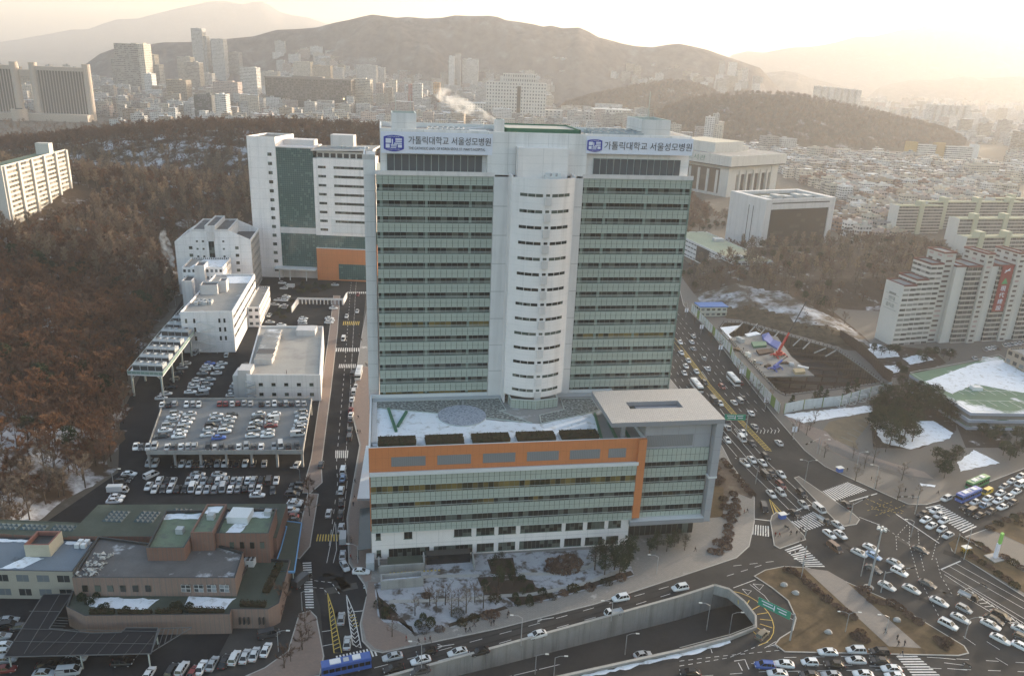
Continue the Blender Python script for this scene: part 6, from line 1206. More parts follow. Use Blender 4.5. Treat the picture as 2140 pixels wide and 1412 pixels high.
# ================================================================ PEOPLE
def figure_mesh(walk):
    V = [(0, 0, .93), (0, 0, 1.12), (0, 0, 1.36), (0, 0, 1.50), (.02, 0, 1.58), (.02, 0, 1.70)]; E = [(0, 1), (1, 2), (2, 3), (3, 4), (4, 5)]; R_ = [.15, .15, .17, .065, .09, .10]
    for s in (-1, 1):
        a = .24 * walk * s; n = len(V); V += [(-.02 + a * .1, .10 * s, .86), (a * .9 + .05, .10 * s, .48), (a * 1.9 - .02, .10 * s, .07), (a * 1.9 + .16, .11 * s, .04)]; E += [(0, n), (n, n + 1), (n + 1, n + 2), (n + 2, n + 3)]; R_ += [.10, .075, .05, .045]
        n = len(V); V += [(0, .19 * s, 1.40), (-a * .6, .23 * s, 1.12), (-a * .9 + .10, .22 * s, .88), (-a * .9 + .14, .21 * s, .80)]; E += [(2, n), (n, n + 1), (n + 1, n + 2), (n + 2, n + 3)]; R_ += [.075, .06, .045, .035]
    me = bpy.data.meshes.new('person'); me.from_pydata(V, E, []); o = bpy.data.objects.new('person', me); COL.objects.link(o)
    md = o.modifiers.new('s', 'SKIN'); sv = me.skin_vertices[0].data
    for i, r in enumerate(R_): sv[i].radius = (r, r * 1.15 if i in (1, 2) else r)
    sv[0].use_root = True; o.modifiers.new('d', 'SUBSURF').levels = 1
    bpy.context.view_layer.update(); dm = bpy.data.meshes.new_from_object(o.evaluated_get(bpy.context.evaluated_depsgraph_get())); bpy.data.objects.remove(o)
    for m_ in (M_coat, M_trous, M_skin): dm.materials.append(m_)
    for p in dm.polygons: z = p.center.z; p.material_index = 2 if z > 1.50 or (z < .86 and abs(p.center.y) > .16 and z > .6) else (0 if z > .78 else 1); p.use_smooth = True
    return dm
M_coat = mat('coat', (.03, .03, .035), rough=.9, objcol=True, var=.1); M_trous = mat('trousers', (.022, .024, .03), rough=.9); M_skin = mat('skin', (.42, .27, .20), rough=.6); M_hair = mat('hair', (.012, .010, .009), rough=.6)
FIG = [figure_mesh(1.0), figure_mesh(.15)]
hb_ = MB()
for i in range(6):
    for j in range(3):
        def hp(i, j): a = 2 * math.pi * i / 6; e = .15 + j * .48; return (.01 + .115 * math.cos(a) * math.cos(e), .115 * math.sin(a) * math.cos(e), 1.69 + .12 * math.sin(e))
        hb_.face([hp(i, j), hp(i + 1, j), hp(i + 1, j + 1), hp(i, j + 1)])
HAIR = hb_.data('hair', M_hair, True); rp = random.Random(3); pc = [(.03, .03, .035), (.05, .045, .05), (.16, .02, .02), (.03, .045, .09), (.14, .11, .08), (.25, .24, .23)]
cw = ['black', 'dark grey', 'red', 'navy', 'tan', 'pale grey']
def people(k, data, where, z=.15, end='from the west'):
    for i, (x, y, c) in enumerate(re.findall(r'(-?\d+),(-?\d+)(\d)', data)):
        p = GQ(k, float(x), float(y), z); c = int(c); o = bpy.data.objects.new('person', FIG[(i + 1) % 2 if rp.random() < .7 else 0]); COL.objects.link(o); o.location = p; o.rotation_euler = (0, 0, rp.uniform(0, 6.28)); o.color = (*pc[c], 1)
        tag(o, 'person in %s coat, %s %s %s' % (cw[c], nth(i), end, where), 'person', 'people on foot'); h = bpy.data.objects.new('hair', HAIR); COL.objects.link(h); adopt(h, o)
people('H', '437,1195 '.strip() + '2 512,12151 551,12052 583,12001 800,11450 825,11400 852,11101 947,10800 955,11051 972,10950 1055,10550 1062,10450', 'on the garden pavement')
people('H', '102,5954 137,700 '.strip() + '0 97,6952 122,2300 112,3720 120,3300', 'on the pink pavement by the awning', .16)
people('E', '143,12200 140,13100 155,13100 165,7451 148,7200 190,8950 197,9001', 'on the street pavement', .16, 'from the far end')
people('I', '395,4182 413,4120 585,5582 610,5602 680,5500 715,5490 738,5321 752,5240 742,5921 532,5450 765,7002', 'near triangular island')
people('I', '1330,11900 1337,12250 1375,12251 1360,12850 1258,11500 95,6501 1025,1600', 'on the wide footpath')
people('I', '1380,2851 1420,3250 1428,3281 1580,3000 1172,2150 1440,4080', 'by the park steps', .15)
people('D', '1762,9450', 'walking on the wide pale flat roof', 10.45, 'figure'); people('F', '392,8000 415,8221 433,8350', 'on the building site deck', .2)

# ================================================================ STREET FURNITURE
M_pole = mat('galvanised_pole', (.30, .31, .32), rough=.45, var=.1); M_lamp = mat('lamp_glass', (.60, .60, .58), rough=.3)
def lamp(p, h, rz, label, arms=1, reach=2.2):
    r = empty('street_lamp', p, rz, label, 'street lamp', 'street lamps'); q = MB(); q.tube((0, 0, 0), (0, 0, h - .6), .11, 6, 0, .07); q.build('pole', M_pole, r)
    for s in ([1] if arms == 1 else [1, -1]):
        q = MB(); q.tube((0, 0, h - .65), (s * reach * .5, 0, h - .1), .055, 5); q.tube((s * reach * .5, 0, h - .1), (s * reach, 0, h), .05, 5); q.build('arm', M_pole, r)
        q = MB(); q.prism([(s * reach - .1, -.16), (s * reach + .75 * s, -.13), (s * reach + .75 * s, .13), (s * reach - .1, .16)], h - .08, h + .09); q.build('lamp_head', M_lamp, r)
def lamp_px(k, bx, by, tx, ty, label, arms=1, zb=.15):
    b = GQ(k, bx, by, zb); t = D(*Q(k, tx, ty), b.y); h = max(6, min(14, t.z - zb)); lamp(b, h, 0 if t.x >= b.x else math.pi, label, arms)
for a in (('I', 165, 1130, 165, 965, 'lamp post in the underpass nearest the tunnel mouth', 1, -5.8), ('I', 305, 1150, 350, 1020, 'lamp post beside the curved tunnel railing', 1, -5.8), ('H', 1775, 1280, 1830, 1150, 'lamp post standing in the middle of the underpass', 1, -5.5), ('H', 1690, 1075, 1700, 960, 'lamp post on the wall top behind the small truck'), ('H', 1138, 1225, 1120, 1040, 'lamp post on the wall top below the walkers'), ('H', 1225, 1400, 1250, 1300, 'lamp post low in the underpass near the front', 1, -5), ('H', 1340, 1412, 1355, 1395, 'second lamp post low in the underpass near the front', 1, -5), ('H', 530, 1390, 512, 1200, 'lamp post at the corner where the garden walk begins'), ('I', 745, 810, 700, 765, 'twin-headed lamp on the grass island tip', 2), ('I', 1015, 1140, 1050, 1035, 'twin-headed lamp between grass and wide footpath', 2), ('I', 1258, 1160, 1280, 1065, 'slim lamp on the wide footpath'), ('I', 765, 235, 790, 90, 'twin-headed lamp on the median point', 2), ('I', 1190, 270, 1210, 120, 'lamp post before the curved park steps'), ('I', 1085, 130, 1120, 60, 'lamp post at the upper bus bay'), ('I', 1740, 700, 1780, 490, 'lamp post on the corner pavement by the shrubs'), ('I', 1110, 800, 1105, 640, 'slim lamp in the junction lane edge'), ('I', 1745, 1180, 1800, 1050, 'lamp post beside the chevron strip'), ('G', 695, 245, 715, 160, 'lamp post at the wood edge of the lower car park'), ('G', 1838, 240, 1800, 155, 'lamp post at the street side of the lower car park'), ('G', 1855, 510, 1820, 435, 'lamp post beside the blue edged walkway'), ('G', 1850, 1010, 1885, 940, 'lamp post at the tip of the corner planting'), ('G', 1705, 1260, 1705, 1170, 'lamp post in the corner planting'), ('D', 1080, 525, 1090, 485, 'lamp post beside the clinic annex and wood'), ('H', 140, 720, 135, 640, 'lamp post on the pink pavement by the ramp'), ('H', 1968, 785, 1975, 710, 'lamp post before the forecourt'), ('F', 860, 1440, 880, 1345, 'lamp post at the park corner of the boulevard'), ('I', 1415, 560, 1420, 470, 'slim post on the junction corner')): lamp_px(*a)
for i, (x, y) in enumerate(((55, 600), (148, 705), (265, 835), (395, 985), (548, 1165), (722, 1350))):
    p = GQ('F', x, y); r = empty('banner_post', (p.x - 1.5, p.y, .14), rad(5), 'post with twin white banners, %s along the site fence from the far end' % ORD[i], 'banner post', 'banner posts along the boulevard'); q = MB(); q.tube((0, 0, 0), (0, 0, 8.5), .1, 6); q.tube((0, 0, 8.5), (-2.4, 0, 9.1), .06, 5); q.build('pole', M_pole, r)
    for s in (-1, 1): q = MB(); q.box(s * .25, s * .95, -.03, .03, 3.2, 5.4); q.build('banner', M_cloth, r)
def signal(p, rz, reach, label, h=6.2):
    r = empty('traffic_signal', p, rz, label, 'traffic light', 'traffic signals'); q = MB(); q.tube((0, 0, 0), (0, 0, h + .5), .14, 7, 0, .1); q.build('pole', M_pole, r); q = MB(); q.tube((0, 0, h), (reach, 0, h + .35), .08, 6); q.build('arm', M_pole, r)
    for t in (.65, .97): q = MB(); q.box(reach * t - .6, reach * t + .6, -.14, .14, h + .05, h + .55); q.build('signal_head', M_trim, r)
for k, x, y, tx, ty, rc, lb in (('I', 1232, 900, 1420, 755, 9, 'signal mast reaching over the cars past the island'), ('I', 1040, 470, 1200, 300, 9, 'signal mast on the median tip'), ('I', 842, 50, 720, 25, 9, 'signal mast at the upper boulevard edge'), ('I', 465, 235, 350, 80, 8, 'signal mast reaching over the boulevard queue'), ('I', 770, 555, 770, 450, 5, 'signal mast on the triangular island'), ('I', 1440, 420, 1330, 320, 7, 'signal mast at the park corner'), ('I', 755, 740, 630, 690, 6, 'signal mast at the island zebra'), ('I', 1685, 660, 1790, 600, 7, 'signal mast by the dark shrubs of the corner pavement')):
    p = GQ(k, x, y, .15); t = GQ(k, tx, ty, 6.3); signal(p, math.atan2(t.y - p.y, t.x - p.x), rc, lb)
p = GQ('I', 1158, 870, .15); r = empty('high_mast_light', p, 0, 'tall grey mast with a ring of floodlights standing in the junction', 'mast light'); t = D(*Q('I', 1262, 510), p.y); q = MB(); q.tube((0, 0, 0), (0, 0, t.z - .3), .34, 10, 0, .16); q.build('mast', M_pole, r)
for k in range(6): a = k * math.pi / 3; q = MB(); q.obox(math.cos(a) * .9, math.sin(a) * .9, t.z - .5, t.z, .8, .45, a); q.build('floodlight', M_lamp, r)
q = MB(); q.cyl(0, 0, -.1, .25, 1.3, 12); q.build('footing', M_conc, r)
M_sign = mat('road_sign_green', (.03, .26, .17), rough=.4, var=.05)
def gantry(p, rz, w, h, label, z=5.6, both=True):
    r = empty('road_sign', p, rz, label, 'road sign', 'green direction signs'); q = MB(); q.tube((0, 0, 0), (0, 0, z + h), .2, 8, 0, .15); q.build('pole', M_pole, r); q = MB()
    for zz in (z + .4, z + h - .4): q.tube((0, 0, zz), (-w - 1.2, 0, zz), .09, 6)
    q.build('arm', M_pole, r); q = MB(); q.box(-w - .9, -.9, -.2, -.1, z, z + h); q.build('panel', M_sign, r); q = MB()
    for a, c, zz in ((.12, .42, .68), (.55, .9, .68), (.12, .35, .34), (.5, .85, .34)): q.box(-.9 - w * c, -.9 - w * a, -.22, -.2, z + h * zz, z + h * (zz + .12))
    q.box(-.9 - w * .51, -.9 - w * .48, -.22, -.2, z + h * .15, z + h * .85); q.build('white_marking', M_cloth, r)
p = GQ('I', 676, 1192, .16); t = GQ('I', 590, 985, 7.5); gantry(p, math.atan2(p.y - t.y, p.x - t.x) , 8.2, 2.2, 'long green direction sign on a pole at the grass island'); p = GQ('F', 345, 1330); gantry((p.x + 3.5, p.y, .05), rad(3), 8, 2.4, 'green direction sign over the boulevard behind the canopy', 7)
for k, x, y, c, l in (('I', 627, 445, 'b', 'small blue kiosk on the triangular island'), ('I', 978, 160, 'b', 'small blue kiosk on the park pavement'), ('I', 1750, 650, 'y', 'small yellow kiosk among the corner shrubs')):
    p = GQ(k, x, y, .15); r = empty('kiosk', p, rad(20), l, 'kiosk'); q = MB(); q.box(-1, 1, -.7, .7, 0, 1.5); q.build('cabin', mat('kiosk_' + c, CLR[c][1]), r); q = MB(); q.prism([(-1.2, -.9), (1.2, -.9), (1.2, .9), (-1.2, .9)], 1.5, 1.7); q.build('roof', M_lamp, r)
p = GQ('I', 1930, 690, .18); r = empty('obelisk_sign', p, rad(20), 'leaning lime green and white pylon on a pale base by the shrubs', 'pylon sign'); q = MB(); q.prism([(-.4, -.4), (.4, -.4), (.4, .4), (-.4, .4)], 0, 5.0); q.build('shaft', M_cloth, r); q = MB(); q.prism([(-.5, -.45), (.5, -.45), (.9, .4), (.0, .4)], 5.0, 8.4); q.build('top', mat('lime_paint', (.25, .55, .12)), r); q = MB(); q.box(-2.2, 2.2, -1.8, 1.8, -.02, .3); q.build('base', M_conc, r)
for i, (x, y) in enumerate(((1500, 50), (1690, 720), (460, 800), (880, 860), (920, 955), (705, 905), (910, 1140), (1330, 1070))):
    if i < 6: continue
for x, y, l in ((638, 855, 'dark boulder on the grass island nearest the tunnel'), (710, 905, 'pale boulder on the grass island'), (910, 1145, 'pale boulder low on the grass island'), (1330, 1070, 'pale boulder beside the wide footpath')):
    p = GQ('I', x, y, .16); q = MB(); rr = random.Random(x); N = 7
    ring = [[(math.cos(2 * math.pi * i / N) * (1.1, .9, .45)[j] * rr.uniform(.8, 1.15), math.sin(2 * math.pi * i / N) * (.8, .65, .3)[j] * rr.uniform(.8, 1.15), (0, .5, .85)[j]) for i in range(N)] for j in range(3)]
    for j in range(2):
        for i in range(N): q.face([ring[j][i], ring[j][(i + 1) % N], ring[j + 1][(i + 1) % N], ring[j + 1][i]])
    q.face(ring[2]); tag(q.build('boulder', mat('granite', (.33, .32, .31), var=.4, scale=1.5), None, p), l, 'boulder')

# ================================================================ BUILDING SITE
M_fp = mat('white_hoarding', (.50, .53, .54), var=.18, scale=.5, stain=.2); M_fpg = mat('green_hoarding', (.16, .24, .07), var=.15); M_rust = mat('rusty_steel', (.060, .038, .030), var=.4, scale=.8, rough=.9); M_plank = mat('timber_lagging', (.10, .072, .05), var=.5, scale=.5, rough=.95)
def hoarding(name, P, label, h, mats_, pitch=4.0, postcol=M_fpg, cat='fence'):
    r = empty(name, (*P[0], 0), 0, label, cat); P = [Vector(p) - Vector(P[0]) for p in P]; i = 0
    for a, b in zip(P, P[1:]):
        n = max(1, round((b - a).length / pitch)); d = (b - a).normalized(); nn = Vector((-d.y, d.x)) * .06
        for k in range(n):
            p, s = a.lerp(b, k / n), a.lerp(b, (k + .96) / n); q = MB(); q.prism([tuple(p), tuple(s), tuple(s + nn), tuple(p + nn)], .1, h); q.build('panel', mats_[0] if i % 7 not in (3,) else mats_[-1], r); i += 1
            q = MB(); q.box(p.x - .1, p.x + .1, p.y - .1, p.y + .1, 0, h + .2); q.build('post', postcol, r)
    return r
hoarding('site_hoarding', pts('F', (70, 560), (200, 700), (310, 820), (330, 880), (450, 1010), (605, 1185), (610, 1190)), 'white and green site hoarding along the boulevard', 4.6, (M_fp, M_fpg)); hoarding('site_hoarding', pts('F', (640, 1190), (760, 1165), (990, 1140), (1100, 1105), (1300, 1050)), 'white hoarding with green posts behind small conifers', 4.6, (M_fp, M_fp), 8.0)
hoarding('mesh_barrier', pts('F', (980, 735), (1080, 800), (1180, 890), (1250, 970), (1300, 1000)), 'tall rust brown mesh barrier at the back of the pit', 5.5, (M_rust, M_rust), 3.0, M_rust, 'barrier')
pf = MB(); zf = -8.5
for t in tessellate_polygon([[Vector((*p, 0)) for p in PIT]]): q_ = [(*PIT[i], zf) for i in t]; nn = (Vector(q_[1]) - Vector(q_[0])).cross(Vector(q_[2]) - Vector(q_[0])); pf.face(q_ if nn.z > 0 else q_[::-1])
tag(pf.build('pit_floor', mat('pit_earth', (.06, .045, .035), var=.5, scale=.2)), kind='structure')
r = empty('pit_retaining_wall', (*PIT[0], 0), 0, 'timber lagged pit wall with upright steel piles and slanting props', 'retaining wall'); Pp = [Vector(p) - Vector(PIT[0]) for p in PIT]; w_ = MB(); st_ = MB(); cp = MB()
for a, b in zip(Pp, Pp[1:] + Pp[:1]):
    w_.face([(*a, zf), (*b, zf), (*b, .3), (*a, .3)]); cp.bar((*a, .35), (*b, .35), .7, .5); n = max(1, round((b - a).length / 2.2)); d = (b - a).normalized(); nn = Vector((-d.y, d.x)) * -.25
    for k in range(n): p = a.lerp(b, k / n) - nn * (0); st_.box(p.x - .16, p.x + .16, p.y - .16, p.y + .16, zf, 1.2)
w_.build('lagging', M_plank, r); st_.build('pile_row', M_rust, r); cp.build('capping_beam', M_concd, r)
for i, (a, b) in enumerate((((390, 632), (340, 670)), ((480, 640), (430, 680)), ((530, 665), (490, 700)), ((610, 690), (565, 725)), ((740, 735), (700, 760)), ((800, 755), (760, 780)), ((900, 790), (830, 805)), ((960, 805), (900, 825)))):
    p, s = GQ('F', *a), GQ('F', *b); q = MB(); q.bar((p.x, p.y, .4), (s.x, s.y, -1.0), .5, .5); o = q.build('prop', M_conc, r); o.location = (-PIT[0][0], -PIT[0][1], 0)
r = empty('strut_frame', (140, 315, 0), 0, 'dark steel strut grid spanning the open pit', 'steel frame')
for z in (-1.6, -4.6):
    for k in range(9):
        y = 300 + k * 9.5
        xs = [PIT[i][0] + (PIT[(i + 1) % len(PIT)][0] - PIT[i][0]) * (y - PIT[i][1]) / (PIT[(i + 1) % len(PIT)][1] - PIT[i][1]) for i in range(len(PIT)) if (PIT[i][1] > y) != (PIT[(i + 1) % len(PIT)][1] > y)]
        if len(xs) >= 2: q = MB(); q.bar((min(xs) - 140, y - 315, z), (max(xs) - 140, y - 315, z), .5, .55); q.build('strut', M_rust, r)
for k in range(5):
    for j in range(3): x, y = 122 + k * 8.5, 306 + j * 14 + k * 3; q = MB(); q.box(x - 140 - .2, x - 140 + .2, y - 315 - .2, y - 315 + .2, zf, -.5); (q.build('post', M_rust, r) if inside(x, y, PIT) else None)
DKP = pts('F', (250, 690), (330, 720), (480, 705), (600, 715), (690, 840), (830, 955), (520, 962), (340, 760))
q = MB(); q.prism(DKP, -.5, .1, 0); tag(q.build('work_deck', mat('steel_deck_plates', (.20, .195, .185), var=.25, scale=.4, col2=(.13, .125, .12), thr=(.5, .65, .2))), 'grey steel work deck covering half of the pit', 'deck')
q = MB(); q.prism(pts('F', (240, 665), (375, 650), (300, 705), (320, 725), (300, 735)), .1, .5); q.prism(pts('F', (400, 705), (470, 690), (500, 705), (420, 720)), .1, .6); tag(q.build('snow_patch', M_snow), kind='structure')
# cranes
M_red = mat('crane_red', (.42, .035, .025), var=.15, rough=.45); M_cblue = mat('crane_blue', (.06, .10, .36), var=.15, rough=.45)
def crane(base, tip, mid_t, label, m1, m2, size=1.0):
    az = math.atan2(tip.y - base.y, tip.x - base.x); r = empty('mobile_crane', base, az, label, 'crane'); L = math.hypot(tip.x - base.x, tip.y - base.y); s = size
    q = MB(); q.box(-3.5 * s, 3.2 * s, -1.3 * s, 1.3 * s, .7, 1.6 * s); q.build('carrier', m1, r)
    for x in (-2.6, -1.3, 1.2, 2.4):
        for sd_ in (-1, 1): o = bpy.data.objects.new('wheel', W_BIG); COL.objects.link(o); adopt(o, r); o.location = (x * s, sd_ * 1.25 * s, .48)
    q = MB(); q.box(-2.4 * s, 1.0 * s, -1.1 * s, .4 * s, 1.6 * s, 3.1 * s); q.build('superstructure', m1, r); q = MB(); q.box(.2 * s, 1.6 * s, .45 * s, 1.3 * s, 1.6 * s, 3.2 * s); q.build('cab', M_glass, r)
    a = Vector((-1.2 * s, -.3 * s, 2.8 * s)); b = Vector((L, 0, tip.z - base.z)); c = a.lerp(b, mid_t); q = MB(); q.bar(a, c, .95 * s, .95 * s); q.bar(a.lerp(b, .02), c.lerp(b, .12), .7 * s, .7 * s); q.build('boom', m1, r); q = MB(); q.bar(c.lerp(b, .1), b, .45 * s, .45 * s); q.tube(b, (b.x, b.y, max(4, b.z - 14)), .05, 4); q.build('boom_extension', m2, r)
    for x in (-3.2, 3.0):
        for sd_ in (-1, 1): q = MB(); q.bar((x * s, sd_ * 1.2 * s, .8), (x * s, sd_ * 2.8 * s, .7), .35, .3); q.box(x * s - .4, x * s + .4, sd_ * 2.8 * s - .4, sd_ * 2.8 * s + .4, 0, .25); q.build('outrigger', m1, r)
bb = GQ('F', 612, 835, .1); crane(bb, D(*Q('F', 780, 500), bb.y + 5), .30, 'red mobile crane with long dark boom raised over the pit', M_red, M_dark, .9); bb = GQ('F', 590, 915, .1); crane(bb, D(*Q('F', 665, 835), bb.y + 6), .5, 'small blue mobile crane with short boom on the work deck', M_cblue, M_dark, .8)
p = GQ('F', 478, 885, .1); place('truck', 'c', (p.x, p.y, .12), rad(160), 'cream flatbed truck parked on the steel work deck', 'site vehicles'); p = GQ('F', 565, 925, .1)
q = MB(); rr = random.Random(8); T = [GQ('F', x, y, .1) for x, y in ((505, 712), (545, 708), (575, 740), (620, 765), (600, 795), (555, 770), (515, 750))]; q.prism([tuple(t[:2]) for t in T], .1, [.7 + rr.random() * 1.2 for _ in T]); tag(q.build('tarpaulin', mat('blue_tarpaulin', (.085, .125, .34), var=.3, scale=.6)), 'bright blue tarpaulin spread over materials beside the red crane', 'tarpaulin')
for P, z, m_, nm, lb in ((((440, 760), (530, 752), (535, 780), (455, 787)), 1.2, M_greenp, 'net_heap', 'green net heap beside the blue tarpaulin'), (((470, 805), (570, 795), (580, 815), (490, 832)), .9, M_rust, 'rebar_bundle', 'rusty rebar bundle lying before the red crane'), (((695, 925), (765, 922), (772, 945), (710, 950)), 1.3, mat('plywood', (.42, .33, .20), var=.2), 'plywood_stack', 'pale plywood stack near the deck edge')):
    q = MB(); q.prism([tuple(GQ('F', *a, .1)[:2]) for a in P], .1, z); tag(q.build(nm, m_), lb, 'material')
p = GQ('F', 195, 590); r = empty('site_office', (p.x, p.y + 3, 0), rad(10), 'two storey cream site office with bright blue roof', 'site office'); q = MB(); q.box(-8, 8, -4, 4, 0, 5.6, 0, cell=(3, 2.8)); q.build('walls', facade('site_office_wall', (.40, .41, .36), win=(.2, .8, .3, .7)), r); q = MB(); q.box(-8.4, 8.4, -4.4, 4.4, 5.6, 6.1); q.build('roof', mat('blue_roof_sheet', (.07, .17, .42), var=.1), r); q = MB(); q.box(-8, 8, -4.9, -4.02, 2.7, 2.85); q.build('walkway', M_rail, r)
for i in range(4):
    p = GQ('F', 985 + i * 62, 1140 - i * 16, .16); r = empty('frame_sculpture', p, rad(20), 'white cube frame sculpture, %s from the boulevard before the hoarding' % ORD[i], 'sculpture', 'white cube frames in the park'); q = MB(); s = 1.6
    for a in (-s, s):
        for b in (-s, s): q.bar((a, b, 0), (a, b, 3.2), .18, .18); q.bar((a, -s, 0 if b < 0 else 3.2), (a, s, 0 if b < 0 else 3.2), .18, .18); q.bar((-s, a, 0 if b < 0 else 3.2), (s, a, 0 if b < 0 else 3.2), .18, .18)
    q.build('frame', M_metalw, r)
# garden walls and ramp below the podium
r = empty('loading_ramp_wall', (*HL(5, -40)[:2], 0), ALF, 'grey walls of the loading ramp at the podium foot with striped kerb', 'wall'); q = MB()
for a in ((-6, 6.5, -.5, 0, 2.4), (-6, -5.6, -.5, 4, 2.4), (6.1, 6.5, -.5, 4, 3.0), (19.6, 20, -1.5, 4, 2.2)): q.box(a[0], a[1], a[2], a[3], 0, a[4])
q.build('wall_face', M_conc, r); q = MB(); q.box(7, 19, 2, 4.5, 0, 3.0); q.build('glazed_cover', M_glass, r); q = MB(); q.box(-3.5, 6, .1, 4, 0, 2.0); q.build('green_floor', M_green_dull, r); q = MB(); q.box(-9.2, -7, 1, 5.5, 0, 2.6); q.build('booth', M_unit, r)
q = MB()
for k in range(14): q.box(-3 + k * 1.0, -2.5 + k * 1.0, -1.0, -.6, 0, .35)
q.build('striped_kerb', M_yel, r)
r = empty('garden_pavilion', GQ('H', 410, 850, .2), rad(12), 'long pale low shelter at the corner of the snowy garden', 'shelter'); q = MB(); q.tray([(-5.5, -1.6), (5.5, -1.6), (5.5, 1.6), (-5.5, 1.6)], 0, 2.6, 1.2, .45, 0, 1); q.build('walls', [M_conc, M_snow], r)

r = empty('colonnade_wall', GQ('D', 1830, 515, 0), rad(4), 'white colonnaded wall round the walled car park before the second tower', 'wall'); q = MB(); q.box(0, 25, 0, .5, 2.6, 3.6); q.box(-.2, .3, -16, 0, 0, 3.2); q.box(24.7, 25.2, 0, 14, 0, 3.2); q.build('wall_face', M_white, r)
for i in range(13): q = MB(); q.box(.2 + i * 2.0, .7 + i * 2.0, .05, .45, 0, 2.6); q.build('pillar', M_white, r)
for i, (x, y, w, l, h, m_, lb) in enumerate(((372, 745, 2.2, 5, 2.2, M_unit, 'grey container at the upper edge of the work deck'), (350, 800, 2.5, 3, 1.2, M_plank, 'timber bundle beside the white hoarding panels'), (640, 880, 2, 4, .8, M_rust, 'rusty beam stack between the two cranes'), (540, 900, 1.5, 3.5, 1.0, M_plank, 'brown pallet heap before the blue crane'), (690, 890, 2, 3, 1.0, M_unit, 'grey pipe bundle near the plywood'), (420, 840, 2.2, 2.2, 2.3, M_lamp, 'white site cabin beside the flatbed truck'), (760, 905, 1.6, 5, .6, M_metalw, 'pale plank row along the deck edge'))):
    p = GQ('F', x, y, .1); q = MB(); n = 4
    for k in range(n): q.obox(0, -l / 2 + l * (k + .5) / n, 0, h * (1 - .12 * (k % 2)), w * (1 - .08 * (k % 3)), l / n * .96, 0)
    o = q.build('site_material', m_, None, p); o.rotation_euler = (0, 0, rad(20 + 37 * i)); tag(o, lb, 'material')
# ================================================================ TREES
def bark(name, c): return mat(name, c, rough=.95, var=.4, scale=1.2, spec=.1)
M_bark = bark('grey_bark', (.085, .070, .058)); M_bark2 = bark('brown_bark', (.055, .038, .028)); M_barkt = bark('tan_bark', (.17, .135, .105))
def leaf(name, c, c2): 
    if name in MATS: return MATS[name]
    k = NT(name); n = k.noise(.35, 3, .6, k.objc()); r_ = k.n('ShaderNodeObjectInfo').outputs['Random']; f = k.math('ADD', k.ramp(n, .35, .65), k.math('MULTIPLY', k.math('SUBTRACT', r_, .5), .9)); cl = k.math('MINIMUM', k.math('MAXIMUM', f, 0), 1)
    k.l(k.mix(cl, c4(c), c4(c2)), k.b.inputs['Base Color']); k.b.inputs['Roughness'].default_value = .9; k.b.inputs['Specular IOR Level'].default_value = .08; MATS[name] = k.m; return k.m
M_twig = leaf('grey_twig', (.135, .108, .088), (.19, .15, .118)); M_twigt = leaf('tan_twig', (.21, .16, .12), (.27, .205, .15)); M_rustl = leaf('rust_leaf', (.11, .053, .028), (.185, .086, .042)); M_pine = leaf('pine_needle', (.020, .032, .018), (.042, .052, .026)); M_shrub = leaf('shrub_leaf', (.045, .036, .02), (.035, .045, .02)); M_redtw = leaf('red_brown_twig', (.11, .070, .054), (.155, .10, .074))
def twig(mb, p, d, L, w, rnd):
    a = d.orthogonal().normalized() if rnd.random() < .5 else d.cross(Vector((0, 0, 1)) if abs(d.z) < .9 else Vector((1, 0, 0))).normalized(); q = p + d * L; mb.face([p - a * w, p + a * w, q])
def deciduous(seed, h, spread, n1=9, tw=26, leaves=0, up=.55, twl=1.1, tww=.045, lsz=.22):
    """trunk with limbs, and a crown of many fine twigs (and clinging leaves)"""
    R_ = random.Random(seed); T = MB(); C = MB(); top = Vector((R_.uniform(-.3, .3), R_.uniform(-.3, .3), h * .80)); r0 = .022 * h
    T.tube((0, 0, -.4), (top.x * .4, top.y * .4, h * .4), r0, 6, 0, r0 * .7, False); T.tube((top.x * .4, top.y * .4, h * .4), top, r0 * .7, 5, 0, r0 * .15, False)
    for i in range(n1):
        t = .28 + .66 * i / n1; p = Vector((top.x * t, top.y * t, top.z * t * 1.02)); az = i * 2.4 + R_.uniform(-.5, .5); L = spread * (1.1 - .62 * t) * R_.uniform(.75, 1.2); d = Vector((math.cos(az), math.sin(az), up + R_.uniform(-.15, .3) + t * .5)).normalized(); q = p + d * L; T.tube(p, q, r0 * .34 * (1.2 - t), 4, 0, r0 * .08, False)
        for j in range(4):
            u = R_.uniform(.3, 1.0); a = p.lerp(q, u); d2 = (d + Vector((R_.gauss(0, .6), R_.gauss(0, .6), R_.gauss(.35, .35)))).normalized(); L2 = L * R_.uniform(.3, .55); b = a + d2 * L2; C.tube(a, b, r0 * .09, 3, 0, .02, False)
            for k in range(tw):
                v = R_.uniform(.1, 1.05); s = a.lerp(b, v); d3 = (d2 + Vector((R_.gauss(0, .7), R_.gauss(0, .7), R_.gauss(.25, .5)))).normalized(); twig(C, s, d3, twl * R_.uniform(.5, 1.2), tww * R_.uniform(.6, 1.3), R_)
                if leaves and R_.random() < leaves:
                    c = s + d3 * R_.uniform(.2, .9); e = Vector((R_.gauss(0, 1), R_.gauss(0, 1), R_.gauss(0, 1))).normalized() * lsz; f = e.orthogonal().normalized() * lsz * .8; C.face([c - e, c + f, c + e, c - f], 1)
    return T, C
